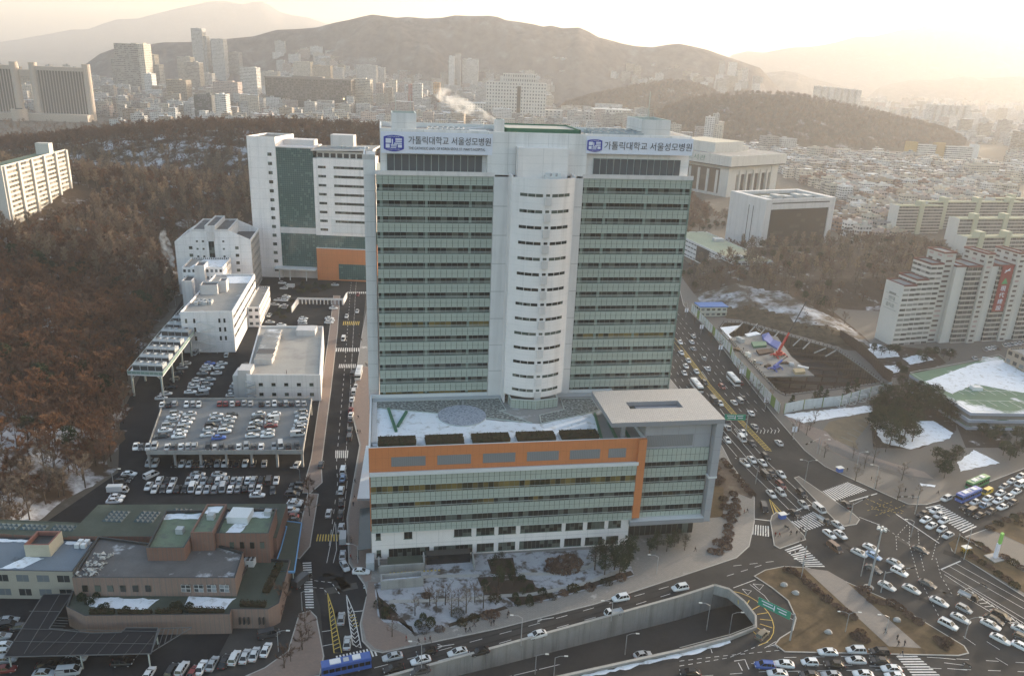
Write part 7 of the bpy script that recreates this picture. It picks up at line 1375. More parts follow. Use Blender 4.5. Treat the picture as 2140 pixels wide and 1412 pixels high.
def pine(seed, h, spread, n=15, per=70, lsz=.30, conical=False):
    R_ = random.Random(seed); T = MB(); C = MB(); T.tube((0, 0, -.3), (R_.uniform(-.3, .3), R_.uniform(-.3, .3), h * .95), .026 * h, 6, 0, .02, False)
    for i in range(n):
        t = i / (n - 1)
        if conical: z = h * (.12 + .86 * t); rr = spread * (1.02 - t) ** .9; 
        else: z = h * (.38 + .58 * t); rr = spread * math.sqrt(max(.05, 1 - (1.55 * (t - .42)) ** 2)) * .8
        for k in range(3 if not conical else 4):
            az = R_.uniform(0, 6.28); c = Vector((math.cos(az) * rr * R_.uniform(.45, 1), math.sin(az) * rr * R_.uniform(.45, 1), z + R_.uniform(-.3, .3))); T.tube((0, 0, z - .4), c, .05, 3, 0, .02, False); cr = (.42 if not conical else .30) * spread * R_.uniform(.6, 1.1)
            for m_ in range(per // (3 if not conical else 4)):
                o = Vector((R_.gauss(0, 1), R_.gauss(0, 1), R_.gauss(0, .55))); o = o.normalized() * cr * R_.random() ** .4; o.z *= .6; e = Vector((R_.gauss(0, 1), R_.gauss(0, 1), R_.gauss(0, .6))).normalized() * lsz * R_.uniform(.6, 1.2); f = e.orthogonal().normalized() * lsz * .55; p = c + o; C.face([p - e, p + f, p + e, p - f])
    return T, C
def shrub(seed, r, h, n=260, lsz=.16):
    R_ = random.Random(seed); T = MB(); C = MB()
    for k in range(6): a = R_.uniform(0, 6.28); T.tube((0, 0, -.1), (math.cos(a) * r * .6, math.sin(a) * r * .6, h * .7), .03, 3, 0, .01, False)
    for k in range(n):
        o = Vector((R_.gauss(0, 1), R_.gauss(0, 1), abs(R_.gauss(0, 1)))).normalized() * R_.uniform(.72, 1.04); p = Vector((o.x * r, o.y * r, o.z * h)); e = Vector((R_.gauss(0, 1), R_.gauss(0, 1), R_.gauss(0, 1))).normalized() * lsz; f = e.orthogonal().normalized() * lsz * .7; C.face([p - e, p + f, p + e, p - f])
    return T, C
KIND = {}
def kind(nm, TC, tm, cm): KIND[nm] = (TC[0].data('trunk', tm), TC[1].data('crown', cm))
kind('oak1', deciduous(1, 10.5, 4.6, 10, 32, .6, .5, 1.2, .05, .19), M_bark2, [M_redtw, M_rustl]); kind('oak2', deciduous(2, 8.5, 4.4, 9, 32, .5, .45, 1.2, .05, .18), M_bark2, [M_redtw, M_rustl])
kind('bare1', deciduous(3, 11.5, 4.4, 10, 30, 0, .7, 1.2, .05), M_bark, [M_twig]); kind('bare2', deciduous(4, 10, 4.6, 10, 30, .12, .55, 1.2, .05, .2), M_bark2, [M_redtw, M_rustl]); kind('poplar', deciduous(5, 14.5, 3.4, 13, 28, 0, 1.6, 1.5, .055), M_barkt, [M_twigt]); kind('bare3', deciduous(6, 9.5, 4.2, 9, 32, 0, .5, 1.2, .05), M_bark, [M_redtw])
kind('pine1', pine(7, 9.0, 3.4), M_bark2, M_pine); kind('pine2', pine(8, 7.0, 3.0), M_bark2, M_pine); kind('spruce', pine(9, 7.5, 2.3, 13, 90, .26, True), M_bark2, M_pine); kind('gardenpine', pine(10, 6.5, 2.3, 11, 60, .22), M_bark2, M_pine)
kind('street', deciduous(11, 7.5, 2.9, 8, 14, 0, .8, .8, .022), M_bark, [M_twig]); kind('street2', deciduous(12, 6.0, 2.4, 8, 14, 0, .7, .8, .022), M_bark2, [M_redtw]); kind('topiary', shrub(13, 1.2, 1.9, 320, .17), M_bark2, M_pine); kind('shrub', shrub(14, 1.6, 1.1, 280, .18), M_bark2, M_shrub); kind('redshrub', shrub(15, 1.5, .9, 260, .2), M_bark2, M_redtw)
def tree(k, p, label, group, s=1.0, cat='tree', name=None):
    r = empty(name or ('shrub' if 'shrub' in k or k == 'topiary' else 'tree'), p, random.random() * 6.28, label, cat, group); r.scale = (s * random.uniform(.9, 1.1), s * random.uniform(.9, 1.1), s * random.uniform(.9, 1.12))
    for nm, d in zip(('trunk', 'crown'), KIND[k]): o = bpy.data.objects.new(nm, d); COL.objects.link(o); adopt(o, r)
    return r
random.seed(4)
# ---- trees one can tell apart: garden, park, street, forecourt
def row(k, reg, data, label, group, z=.17, s=1.0, end='from the west', cat='tree'):
    P = re.findall(r'(-?\d+),(-?\d+)', data)
    for i, (x, y) in enumerate(P): p = GQ(reg, float(x), float(y), z); tree(k if isinstance(k, str) else k[i % len(k)], p, label + (', %s %s' % (nth(i), end) if len(P) > 1 else ''), group if len(P) > 1 else None, s * random.uniform(.85, 1.15), cat)
row(('street', 'street2'), 'H', '490,1040 580,975 620,1015 675,975 712,1045 757,980 803,1025 855,960 908,995 985,975', 'slim bare tree standing in the snowy garden', 'bare garden trees', .2, 1.05)
row('street2', 'H', '350,1170', 'small bare tree in a square bed on the corner plaza', None)
row('topiary', 'H', '305,1020 350,1010 540,1060 510,1100 585,1095 310,1050 265,980 1145,825 1150,900 1195,880 1105,930 1190,940 1270,905 1120,970 1190,970 930,890 915,850', 'round clipped evergreen in the garden beds', 'clipped evergreens in the garden', .2, .95, cat='shrub')
row('gardenpine', 'H', '1590,760 1620,700 1650,740 1690,700 1710,760 1760,690 1785,745 1740,800 1800,700 1650,790', 'dark garden pine beside the forecourt steps', 'garden pines by the steps', .2, 1.0)
row('gardenpine', 'H', '985,770 1020,740 1060,790 1095,860 1000,870', 'dark pine in the middle planting of the garden', 'pines in the middle planting', .2, .8)
row('gardenpine', 'H', '1925,660 1970,640 2030,650 2075,620 2100,600 2140,640', 'thin pine before the lobby of the corner block', 'thin pines at the lobby', .2, .85)
row(('redshrub', 'shrub'), 'H', '560,920 750,1030 970,1035 545,1130 640,1125 980,940 1240,945 1330,930 1400,905 1460,880 1560,870 1660,840 1750,810 850,1060 930,1040 780,1085', 'low winter shrub in the garden', 'low shrubs in the garden', .2, 1.0, cat='shrub')
row('redshrub', 'H', '1330,720 1360,740 1390,700 1420,740 1450,760 1400,770 1350,770 1480,720 1440,700 1320,760', 'reddish bare bush in the snowy slope of the garden', 'reddish bushes in the garden', .2, 1.3, cat='shrub')
row('spruce', 'F', '685,1165 820,1140 855,1120 895,1120 1020,1095 1075,1070', 'small dark conifer before the white hoarding', 'small conifers along the hoarding', .16, .9)
row(('pine1', 'pine2'), 'F', '1200,1340 1230,1260 1260,1330 1290,1230 1320,1330 1350,1250 1380,1340 1410,1270 1430,1360 1220,1190 1270,1170 1330,1190 1400,1180 1460,1210 1250,1110 1310,1110 1380,1120 1450,1130 1500,1170 1540,1190 1580,1200 1630,1210 1290,1390 1350,1400 1480,1100 1520,1130 1560,1150 1600,1170 1640,1230 1420,1080 1360,1060 1240,1150 1350,1330 1400,1310 1440,1290 1180,1280 1190,1230 1660,1250', 'dark pine on the park mound', 'pines on the park mound', .2, 1.0)
row('pine2', 'I', '1590,165 1620,110 1660,120 1690,90 1570,90 1620,200 1980,60 2020,90 2060,60 1900,-20 1940,-40 1990,-10 1850,-60 2060,-20 2109,40', 'dark pine above the side road bank', 'pines above the side road', .2, .8)
row('pine2', 'F', '1190,820 1240,830 1290,820 1330,825 1470,850 1520,840 1570,840 1620,850 1660,860 1500,880 1340,930 1370,960 20,345 60,350 110,355 160,350 210,350 420,350 470,345 520,350', 'dark pine on the bank before the flats', 'pines on the bank', .2, .75)
row(('street', 'street2'), 'F', '40,555 90,640 140,690 190,750 250,800 360,950 430,1060 480,1085 530,1170 560,1100 690,1330 730,1300 780,1320 800,1290 830,1250', 'thin bare street tree along the boulevard pavement', 'bare street trees along the boulevard', .15, .9, 'from the far end')
row('street', 'I', '885,75 1075,220 1200,265 1335,330 1060,80 1130,140 1260,40 1360,215 1460,330 1185,110', 'bare street tree before the curved park steps', 'bare trees before the park steps', .15, .95)
row('redshrub', 'I', '300,130 325,160 350,190 375,220 400,250 425,280 445,300 285,110 270,90', 'low hedge bush along the boulevard pavement of the hospital', 'hedge bushes along the pavement', .17, .9, 'from the far end', 'shrub')
row('redshrub', 'I', '330,300 345,340 340,380 335,420 320,460 300,500 300,540 290,580 280,620 240,655 200,650 270,330 280,380 290,440 240,600 210,180 230,230 250,210 220,140 190,110', 'bare brown bush in the bed beside the corner block', 'brown bushes beside the corner block', .17, 1.2, 'from the far end', 'shrub')
row(('shrub', 'redshrub'), 'I', '1730,575 1780,590 1830,610 1870,640 1760,660 1800,690 1850,720 1900,750 1950,790 2000,820 2050,860 1900,510 1950,480 2000,460 2050,440 2100,430 2080,480 1990,690 2040,720 2090,750', 'dark clipped bush on the corner pavement', 'dark bushes on the corner pavement', .17, 1.0, cat='shrub')
row('redshrub', 'I', '820,870 780,840 740,800 690,770 660,765 900,940 960,985 1010,1020 1050,1045 850,900 1110,880 1150,880 1130,900 1180,950 1230,960 1300,970 1350,1000 1400,1040 1460,1080 1110,1150 1130,1190 1080,1170 1600,1210 1640,1200 1620,1235 1580,1190', 'dry brown bush on the grass island', 'dry bushes on the grass island', .17, 1.0, cat='shrub')
row(('street2', 'bare3'), 'G', '1880,260 1890,320 1900,370 1895,430 1690,30 1730,1000 1720,1050 1870,1130 1890,1180 1850,1250 1780,1320 1740,1360', 'thin bare tree along the inner street pavement', 'bare trees on the street pavement', .15, .7, 'from the far end')
row(('shrub', 'topiary'), 'D', '1830,420 1860,400 1900,410 1940,405 1980,410 2020,415 1850,440 1890,430 1940,440 1990,430 1700,580 1720,560 1740,600 1780,560 1800,500', 'evergreen in the planted bank around the walled car park', 'evergreens round the walled car park', .2, 1.4, cat='shrub')
row('topiary', 'G', '500,940 545,960 590,930 560,970 620,1005 650,990 1060,990 1090,985 1140,1010 1160,990 770,1010', 'clipped bush on the terrace of the brick hall', 'clipped bushes on the brick hall terrace', 4.95, .8, cat='shrub')
# ---- the wood on the hill: the nearest trees one by one, the rest as one mass
def near_density(x, y): return noise.noise(Vector((x * .012, y * .012, 7)))
def choose(x, y, rnd):
    n = near_density(x, y); f = rnd.random()
    if y > 690: return rnd.choice(('bare2', 'oak2', 'bare3', 'oak1'))
    if y > 400 and f < .30 + .3 * (y > 470) + .25 * n: return 'poplar' if f < .30 else 'bare1'
    if f < .05 - .10 * n: return 'pine1'
    if y < 215: return rnd.choice(('bare1', 'bare3', 'bare1', 'oak2'))
    return rnd.choice(('oak1', 'oak2', 'bare2', 'oak1', 'bare3'))
rw = random.Random(21); cand = []
y = 125.0
while y < 985:
    st_ = 4.9 if y < 430 else 6.0 if y < 600 else 7.2
    x = -720.0 if y > 380 else -380
    while x < 290:
        px, pyy = x + rw.uniform(-.45, .45) * st_, y + rw.uniform(-.45, .45) * st_; x += st_
        if not inside(px, pyy, BASE): continue
        z = hill_z(px, pyy)
        if z < -.5: continue
        v = Vector((px, pyy, z - CH)); zc = v.dot(_f)
        if zc < 1 or abs(v.dot(_r2)) / zc * FPX > 1130: continue
        if (-312 < px < -278 and 430 < pyy < 535) or (-205 < px < -118 and 440 < pyy < 490): continue
        if -440 < px < -190 and 640 < pyy < 740 and near_density(px * 1.3, pyy) > -.05 and rw.random() < .30: continue
        cand.append((v.length, px, pyy, z))
    y += st_
cand.sort(); WOOD = []
names = dict(oak1='rust leaved oak', oak2='rust leaved oak', bare1='bare grey tree', bare2='bare brown tree', bare3='bare brown tree', poplar='tall pale bare tree', pine1='dark pine')
for i, (d, x, y, z) in enumerate(cand):
    k = choose(x, y, rw)
    if i < 180: tree(k, (x, y, z - .2), names[k] + ' at the near edge of the hillside wood', names[k] + 's of the hillside wood', rw.uniform(.75, 1.1))
    else: WOOD.append((x, y, z - .2, k, rw.uniform(.75, 1.15)))
def scatter_on(o, n, rnd, ks, s0, s1, out, zmin=2):
    me = o.data; A = np.zeros(len(me.polygons)); me.polygons.foreach_get('area', A); cs = np.cumsum(A); V = me.vertices
    while n > 0:
        f = me.polygons[int(np.searchsorted(cs, rnd.random() * cs[-1]))]; n -= 1; a, b, c = (V[f.vertices[i]].co for i in (0, 1, 2)); d = V[f.vertices[3]].co; u, v = rnd.random(), rnd.random(); p = a.lerp(b, u).lerp(d.lerp(c, u), v)
        if p.z < zmin or f.normal.y > .25: continue
        q = p - Vector((0, 0, CH)); zc = q.dot(_f)
        if zc < 1 or abs(q.dot(_r2)) / zc * FPX > 1120: continue
        out.append((p.x, p.y, p.z - .3, rnd.choice(ks), rnd.uniform(s0, s1)))
def wood(name, P, label=None):
    ks = sorted(set(p[3] for p in P)); me = bpy.data.meshes.new(name); me.from_pydata([p[:3] for p in P], [], []); n = len(P)
    a = me.attributes.new('kind', 'INT', 'POINT'); a.data.foreach_set('value', np.array([ks.index(p[3]) for p in P], np.int32)); a = me.attributes.new('size', 'FLOAT', 'POINT'); a.data.foreach_set('value', np.array([p[4] for p in P], np.float32))
    rr = np.random.RandomState(3); R_ = np.zeros((n, 3), np.float32); R_[:, 2] = rr.rand(n) * 6.283; a = me.attributes.new('turn', 'FLOAT_VECTOR', 'POINT'); a.data.foreach_set('vector', R_.ravel())
    o = bpy.data.objects.new(name, me); COL.objects.link(o); o['kind'] = 'stuff'
    if label: o['label'] = label
    ng = bpy.data.node_groups.new(name, 'GeometryNodeTree'); ng.interface.new_socket('Geometry', in_out='INPUT', socket_type='NodeSocketGeometry'); ng.interface.new_socket('Geometry', in_out='OUTPUT', socket_type='NodeSocketGeometry'); gi = ng.nodes.new('NodeGroupInput'); go = ng.nodes.new('NodeGroupOutput'); J = ng.nodes.new('GeometryNodeJoinGeometry')
    def at(nm, typ): x = ng.nodes.new('GeometryNodeInputNamedAttribute'); x.data_type = typ; x.inputs[0].default_value = nm; return next(s for s in x.outputs if s.enabled and s.name == 'Attribute')
    for i, k in enumerate(ks):
        for d in KIND[k]:
            po = bpy.data.objects.get('instance_' + k + d.name) or bpy.data.objects.new('instance_' + k + d.name, d)
            ip = ng.nodes.new('GeometryNodeInstanceOnPoints'); oi = ng.nodes.new('GeometryNodeObjectInfo'); oi.inputs[0].default_value = po; oi.inputs['As Instance'].default_value = True; cp = ng.nodes.new('FunctionNodeCompare'); cp.data_type = 'INT'; cp.operation = 'EQUAL'; ci_ = [s for s in cp.inputs if s.enabled]; ng.links.new(at('kind', 'INT'), ci_[0]); ci_[1].default_value = i
            ng.links.new(gi.outputs[0], ip.inputs['Points']); ng.links.new(cp.outputs[0], ip.inputs['Selection']); ng.links.new(oi.outputs['Geometry'], ip.inputs['Instance']); ng.links.new(at('turn', 'FLOAT_VECTOR'), ip.inputs['Rotation']); ng.links.new(at('size', 'FLOAT'), ip.inputs['Scale']); ng.links.new(ip.outputs[0], J.inputs[0])
    ng.links.new(J.outputs[0], go.inputs[0]); o.modifiers.new('trees', 'NODES').node_group = ng; return o
wood('hillside_wood', WOOD)
far = []
for o in [x for x in COL.objects if x.name.startswith('wooded_ridge')]: scatter_on(o, 9500, rw, ('bare1', 'bare1', 'bare2', 'bare3'), .75, 1.05, far, 3)
wood('far_ridge_wood', far)
# ---- slope east of the boulevard: a low wooded bank with a snowy face
PEDGE = [Vector(pts('F', p)[0]) for p in ((200, 600), (390, 625), (640, 698), (960, 787), (1120, 895), (1180, 960))]
def bank_d(x, y):
    if inside(x, y, PIT): return -5
    p = Vector((x, y)); d = 1e9; sg = 1
    for a, b in zip(PEDGE, PEDGE[1:]):
        e = b - a; t = max(0, min(1, (p - a).dot(e) / e.length_squared)); q = (p - a - e * t).length
        if q < d: d = q; sg = 1 if (e.x * (p - a).y - e.y * (p - a).x) > 0 else -1
    return d * sg - 1.5
def bank_z(x, y):
    d = bank_d(x, y)
    if d < 0: return -1
    f = max(0, min(1, (y - (446 + (x - 190) * .26)) / 25)) if x > 190 else 1
    if y < 446: f = min(f, max(0, min(1, (188 - x) / 26)))
    elif x > 188: f = max(0, min(1, math.hypot(0, y - (446 + (x - 190) * .26)) / 26))
    else: f = max(0, min(1, math.hypot(max(0, 188 - x), y - 446) / 26)) if x > 160 and y < 475 else 1
    g_ = max(0, min(1, (590 - y + (x - 150) * .35) / 40)); h_ = max(0, min(1, (x - 112) / 22)) if y < 520 else max(0, min(1, (x - 150) / 22)); e_ = max(0, min(1, (345 - x) / 40))
    return (11 * (1 - math.exp(-d / 30)) + 1.4 * noise.noise(Vector((x * .05, y * .05, 3)))) * f * g_ * h_ * e_ * (max(0, min(1, (y - 368) / 26)) if x > 128 else 1) - .04
bk = heightfield('wooded_bank', 96, 352, 330, 660, 3.0, bank_z, mat('bank_soil', (.075, .058, .042), var=.5, scale=.2, rough=.95, col2=(.45, .47, .51), thr=(.44, .66, .09)))
bk.data.materials.append(mat('dry_bank_grass', (.085, .066, .045), var=.5, scale=.25, rough=.95, col2=(.05, .038, .028), thr=(.45, .6, .3), spec=.1)); bk.data.materials.append(mat('bank_litter', (.07, .052, .04), var=.5, scale=.2, rough=.95, col2=(.38, .39, .42), thr=(.60, .72, .12), spec=.1))
for f in bk.data.polygons: c = f.center; d = bank_d(c.x, c.y) + 9 * noise.noise(Vector((c.x * .06, c.y * .06, 2))); f.material_index = 1 if d < 17 else 0 if d < 44 and c.x < 186 else 2
bw = []; nb = 0
for i in range(2600):
    x, y = rw.uniform(112, 345), rw.uniform(340, 640); z = bank_z(x, y); d = bank_d(x, y)
    if z < .6: continue
    if d < 15 and x < 186:
        if rw.random() < .45: bw.append((x, y, z - .1, rw.choice(('redshrub', 'bare3', 'bare3')), rw.uniform(.25, .5)))
        continue
    if 183 < x < 262 and 580 < y < 640: continue
    if d < 44 and x < 186 and rw.random() < .93: 
        if rw.random() < .30: bw.append((x, y, z - .1, 'bare3' if rw.random() < .3 else 'redshrub', rw.uniform(.25, .6)))
        continue
    if rw.random() < .6: bw.append((x, y, z - .2, rw.choice(('bare1', 'bare3', 'bare1', 'bare2', 'poplar', 'pine2')), rw.uniform(.6, .95)))
bw.sort(key=lambda p: p[1]); sel = [p for p in bw if p[3] not in ('redshrub',)][:45]
for x, y, z, k, s in sel: nn_ = names.get(k, 'dark pine'); tree(k, (x, y, z), nn_ + ' at the front of the wooded bank', nn_ + 's of the wooded bank', s)
wood('bank_wood', [p for p in bw if p not in sel])
strip_ = []
for i in range(700):
    x, y = rw.uniform(130, 330), rw.uniform(600, 900)
    if 170 < x < 265 and y < 650: continue
    if noise.noise(Vector((x * .02, y * .02, 9))) > -.05 and (y < 740 or x < 190) and (x < 260 or rw.random() < .35): strip_.append((x, y, -.2, rw.choice(('bare2', 'bare3', 'oak2', 'bare1', 'pine2')), rw.uniform(.6, 1.0)))
for i in range(900):
    x, y = rw.uniform(-960, -380), rw.uniform(960, 1420)
    if y > 1400 and x < -760 or not (x < -380): continue
    strip_.append((x, y, -.2, rw.choice(('bare2', 'bare3', 'bare1')), rw.uniform(.7, 1.0)))
wood('valley_trees', [p for p in strip_ if not (p[0] > 300 and p[1] > 640)])
# ================================================================ THE CITY BEHIND
PAL = [('pale grey', (.40, .395, .39)), ('cream', (.46, .42, .36)), ('white', (.56, .555, .55)), ('tan', (.33, .27, .21)), ('brown brick', (.20, .13, .105)), ('warm grey', (.30, .28, .265)), ('light pink', (.42, .34, .31))]
M_cw = facade('city_wall', (.4, .4, .4), glass=(.05, .05, .055), win=(.16, .84, .28, .72), blinds=.35, objcol=True, var=.06, stain=.1); M_cw2 = facade('city_wall_balcony', (.4, .4, .4), glass=(.06, .058, .055), win=(.06, .94, .40, .90), blinds=.4, objcol=True, var=.06, mull=2)
M_cr = mat('city_roof', (.20, .20, .195), var=.3, scale=.08, col2=(.60, .62, .66), thr=(.60, .66, .02)); M_crs = mat('snowy_roof', (.62, .64, .68), var=.12, scale=.1, col2=(.25, .24, .23), thr=(.60, .70, .12)); M_cgr = mat('city_green_roof', (.11, .17, .12), var=.3, scale=.08); M_cp = mat('city_plain', (.4, .4, .4), objcol=True, var=.06)
rc = random.Random(77)
def city_block(x, y, z0, w, d, h, yaw, ci, label, cat, group, name='building', kindm=None, roofm=None, stairs=True, fl=3.0, parapet=.9):
    col = PAL[ci][1] if isinstance(ci, int) else ci; r = empty(name, (x, y, z0), yaw, label, cat, group); wm = kindm or M_cw; q = MB(); q.box(-w / 2, w / 2, -d / 2, d / 2, -3, h, 0, 1, cell=(max(2.6, fl * 1.1), fl)); o = q.build('walls', [wm, roofm or M_cr], r); j = rc.uniform(.88, 1.1); o.color = (*[c * j for c in col], 1)
    q = MB(); t = .35
    for a in ((-w / 2, w / 2, -d / 2, -d / 2 + t), (-w / 2, w / 2, d / 2 - t, d / 2), (-w / 2, -w / 2 + t, -d / 2 + t, d / 2 - t), (w / 2 - t, w / 2, -d / 2 + t, d / 2 - t)): q.box(*a, h + .003, h + parapet)
    p = q.build('parapet', M_cp, r); p.color = o.color
    if stairs: q = MB(); sx = rc.uniform(-.25, .25) * w; sw = max(2.2, w * .22); q.box(sx - sw / 2, sx + sw / 2, -d * .15, d * .25, h, h + rc.uniform(2.4, 3.6)); p = q.build('roof_house', M_cp, r); p.color = o.color
    return r
def lm(px0, px1, top, dist, depth, ci, label, cat='tower', yaw=0.0, kindm=None, fl=3.4, stairs=True, group=None, name='tower_block', base=0):
    a, b = D(px0, top, dist), D(px1, top, dist); w = b.x - a.x; return city_block((a.x + b.x) / 2, dist + depth / 2, base, w, depth, (a.z + b.z) / 2 - base, yaw, ci, label, cat, group, name, kindm, None, stairs, fl)
G_ = 'far towers beyond the wooded ridge'
lm(398, 421, 60, 2600, 34, 0, 'tallest pale tower of the far group, left of its twin', fl=4, group=G_); lm(421, 430, 76, 2606, 30, 0, 'lower shoulder of the tallest pale far tower', fl=4, group=G_)
lm(440, 466, 82, 2600, 34, 0, 'second tallest pale tower of the far group', fl=4, group=G_); lm(472, 498, 110, 2650, 34, 5, 'shorter grey tower beside the far twins', fl=4, group=G_)
o = lm(237, 287, 92, 2000, 36, 5, 'broad grey office tower with banded front and blue screen', 'office tower', fl=4.4, kindm=M_cw2, group=G_); lm(287, 299, 93, 1996, 40, 1, 'sunlit pale fin of the banded office tower', fl=4, group=G_); lm(231, 248, 124, 2030, 30, 5, 'lower side wing of the banded office tower', group=G_)
q = MB(); q.box(-8, 14, -18.6, -18.1, 16, 40); q.build('screen', mat('pale_blue_screen', (.30, .42, .62), var=.2), o)
lm(302, 322, 115, 2150, 26, 1, 'cream round-topped tower beside the banded office', group=G_); lm(297, 332, 136, 2050, 28, 0, 'stepped pale block below the round-topped tower', group=G_, kindm=M_cw2); lm(300, 316, 155, 1900, 24, 2, 'narrow white block in front of the stepped far blocks', group=G_)
lm(369, 397, 120, 2200, 30, 1, 'cream twin block before the tallest far tower', group=G_); lm(384, 415, 131, 2100, 30, 5, 'brownish twin block before the tallest far tower', group=G_, kindm=M_cw2)
lm(346, 388, 168, 1800, 30, 3, 'tan slab low before the cream twin blocks', group=G_); lm(418, 442, 154, 2150, 24, 2, 'white mid-rise at the foot of the twin far towers', group=G_); lm(444, 496, 172, 1850, 30, 6, 'broad pink office below the far twins', group=G_)
o = lm(500, 535, 142, 2000, 32, 2, 'pale blue glass tower with white domed top', group=G_, kindm=M_cw2); lm(404, 441, 199, 1500, 24, (.07, .08, .085), 'small black office just behind the wooded ridge', group=G_); lm(448, 471, 198, 1480, 22, 2, 'small white framed office just behind the wooded ridge', group=G_, kindm=M_cw2)
lm(535, 580, 150, 2350, 28, 1, 'cream slab between domed tower and dark office slab', group=G_); lm(612, 648, 130, 2300, 30, 1, 'cream tower above the dark office slab', group=G_); lm(652, 690, 138, 2250, 28, 3, 'tan block above the dark office slab', group=G_); lm(692, 716, 142, 2350, 26, 0, 'grey block above the right end of the dark slab', group=G_)
lm(737, 773, 166, 1880, 36, 1, 'tall cream block with deep window grid beside the dark slab', group=G_, kindm=M_cw2); lm(745, 785, 137, 2400, 34, 0, 'pale tower with slanted crown beside the dark slab', group=G_); lm(786, 803, 142, 2450, 26, 2, 'slim white tower right of the slanted crown', group=G_)
for i in range(6): lm(1066 + i * 21, 1083 + i * 21, 115 + i * 1.4, 2750, 16, 2, 'white slab of the far apartment row under the hill, %s from the west' % ORD[i], 'apartments', rad(12), M_cw2, 2.9, True, 'white apartment row under the far hill')
lm(938, 950, 118, 2500, 20, 2, 'slim white far block rising under the hill', 'apartments'); lm(951, 963, 114, 2520, 20, 0, 'slim grey far block rising under the hill', 'apartments'); lm(967, 1000, 124, 2550, 20, 2, 'white stepped far slab left of the apartment row', 'apartments', 0, M_cw2)
lm(853, 862, 178, 1900, 16, (.34, .15, .13), 'red-brown end of the sunlit far apartment', 'apartments'); lm(862, 882, 176, 1895, 18, 2, 'white sunlit far apartment with red ends', 'apartments', 0, M_cw2); lm(905, 919, 174, 2000, 18, (.42, .24, .11), 'orange sunlit far tower', 'apartments'); lm(812, 828, 168, 2050, 18, 1, 'cream far apartment before the misty quarter', 'apartments'); lm(786, 800, 175, 1900, 18, 6, 'pinkish far apartment near the dark slab', 'apartments')
for i in range(7): lm(1706 + i * 14, 1717 + i * 14, 181 + i * 1.4, 2300, 16, 2, 'white slab of the misty row beyond the wooded ridge, %s from the west' % ORD[i], 'apartments', rad(15), M_cw2, 2.9, True, 'misty white apartment row')
for i in range(6): lm(1943 + i * 15, 1955 + i * 15, 219 + i * .8, 2200, 16, 2, 'pale slab of the sunlit hazy row at the east, %s from the west' % ORD[i], 'apartments', rad(15), M_cw2, 2.9, True, 'hazy apartment row at the east')
lm(1477, 1496, 246, 1440, 16, 2, 'lone white tower before the wooded ridge', 'tower', rad(-12)); lm(1493, 1506, 239, 1456, 16, 0, 'stair core of the lone white tower', 'tower', rad(-12)); lm(1497, 1511, 262, 1432, 14, 1, 'low shoulder of the lone white tower', 'tower', rad(-12))
sch = [(1901, 1919, 298, (.42, .28, .11), 'ochre end block of the long school', M_cp), (1919, 1959, 304, 2, 'white banded wing of the long school', M_cw2), (1959, 1977, 300, (.40, .26, .12), 'ochre middle block of the long school', M_cp), (1977, 2042, 308, 2, 'long white banded wing of the school', M_cw2), (2036, 2048, 304, 2, 'white stair wall of the school', M_cp)]
SD = G(1960, 337).y
for a, b, t, c, l, m_ in sch: lm(a, b, t, SD, 14, c, l, 'school', rad(6), m_, 3.4, False, 'ochre and white school')
lm(2025, 2093, 346, G(2060, 376).y, 16, 1, 'cream four-storey building with square windows below the school', 'building', rad(12)); lm(1594, 1628, 286, G(1630, 324).y, 16, 5, 'grey apartment house before the wooded ridge', 'apartments', rad(12)); lm(1632, 1666, 291, G(1630, 324).y - 4, 16, 0, 'pale apartment house beside the grey one', 'apartments', rad(12)); lm(1694, 1720, 310, G(1720, 342).y, 14, 1, 'cream stepped apartment house in the quarter', 'apartments', rad(12)); lm(1722, 1748, 312, G(1720, 342).y - 2, 14, 6, 'pinkish apartment house beside the cream stepped one', 'apartments', rad(12))
# ---- yellow and white flats in front of the quarter
YEL = (.43, .42, .31)
def flats(px, py, dist, L, H, n, label):
    a = D(px, py, dist); r = empty('apartment_block', (a.x, dist, 0), rad(14), label, 'apartments', 'yellow and white flats'); q = MB(); q.box(0, L, 0, 12, -2, H, 0, 1, cell=(3.4, 2.75)); q.build('walls', [MATS['apartment_red_balconies'], M_green_roof], r)
    for i in range(n): x = L * (i + .5) / n; q = MB(); q.box(x - 2.2, x + 2.2, -1.2, 6, -2, H + 4.5); o = q.build('stair_tower', M_cp, r); o.color = (*YEL, 1)
    q = MB(); q.box(-.3, 0, 0, 12, -2, H + .6); q.build('end_wall', M_apw, r); q = MB(); q.box(0, L, -.4, -.02, H - .2, H + .8); o = q.build('parapet', M_cp, r); o.color = (*YEL, 1)
flats(2020, 505, 560, 70, 24, 3, 'nearest white flats with yellow stair tower behind the bare trees'); flats(2005, 465, 640, 90, 24, 3, 'middle white flats with yellow stair towers'); flats(1880, 432, 690, 46, 25, 1, 'western white flats with ribbed yellow gable'); flats(1935, 448, 720, 110, 25, 3, 'long yellow-topped flats behind the middle ones'); flats(2075, 440, 760, 80, 25, 2, 'yellow-topped flats at the far east')
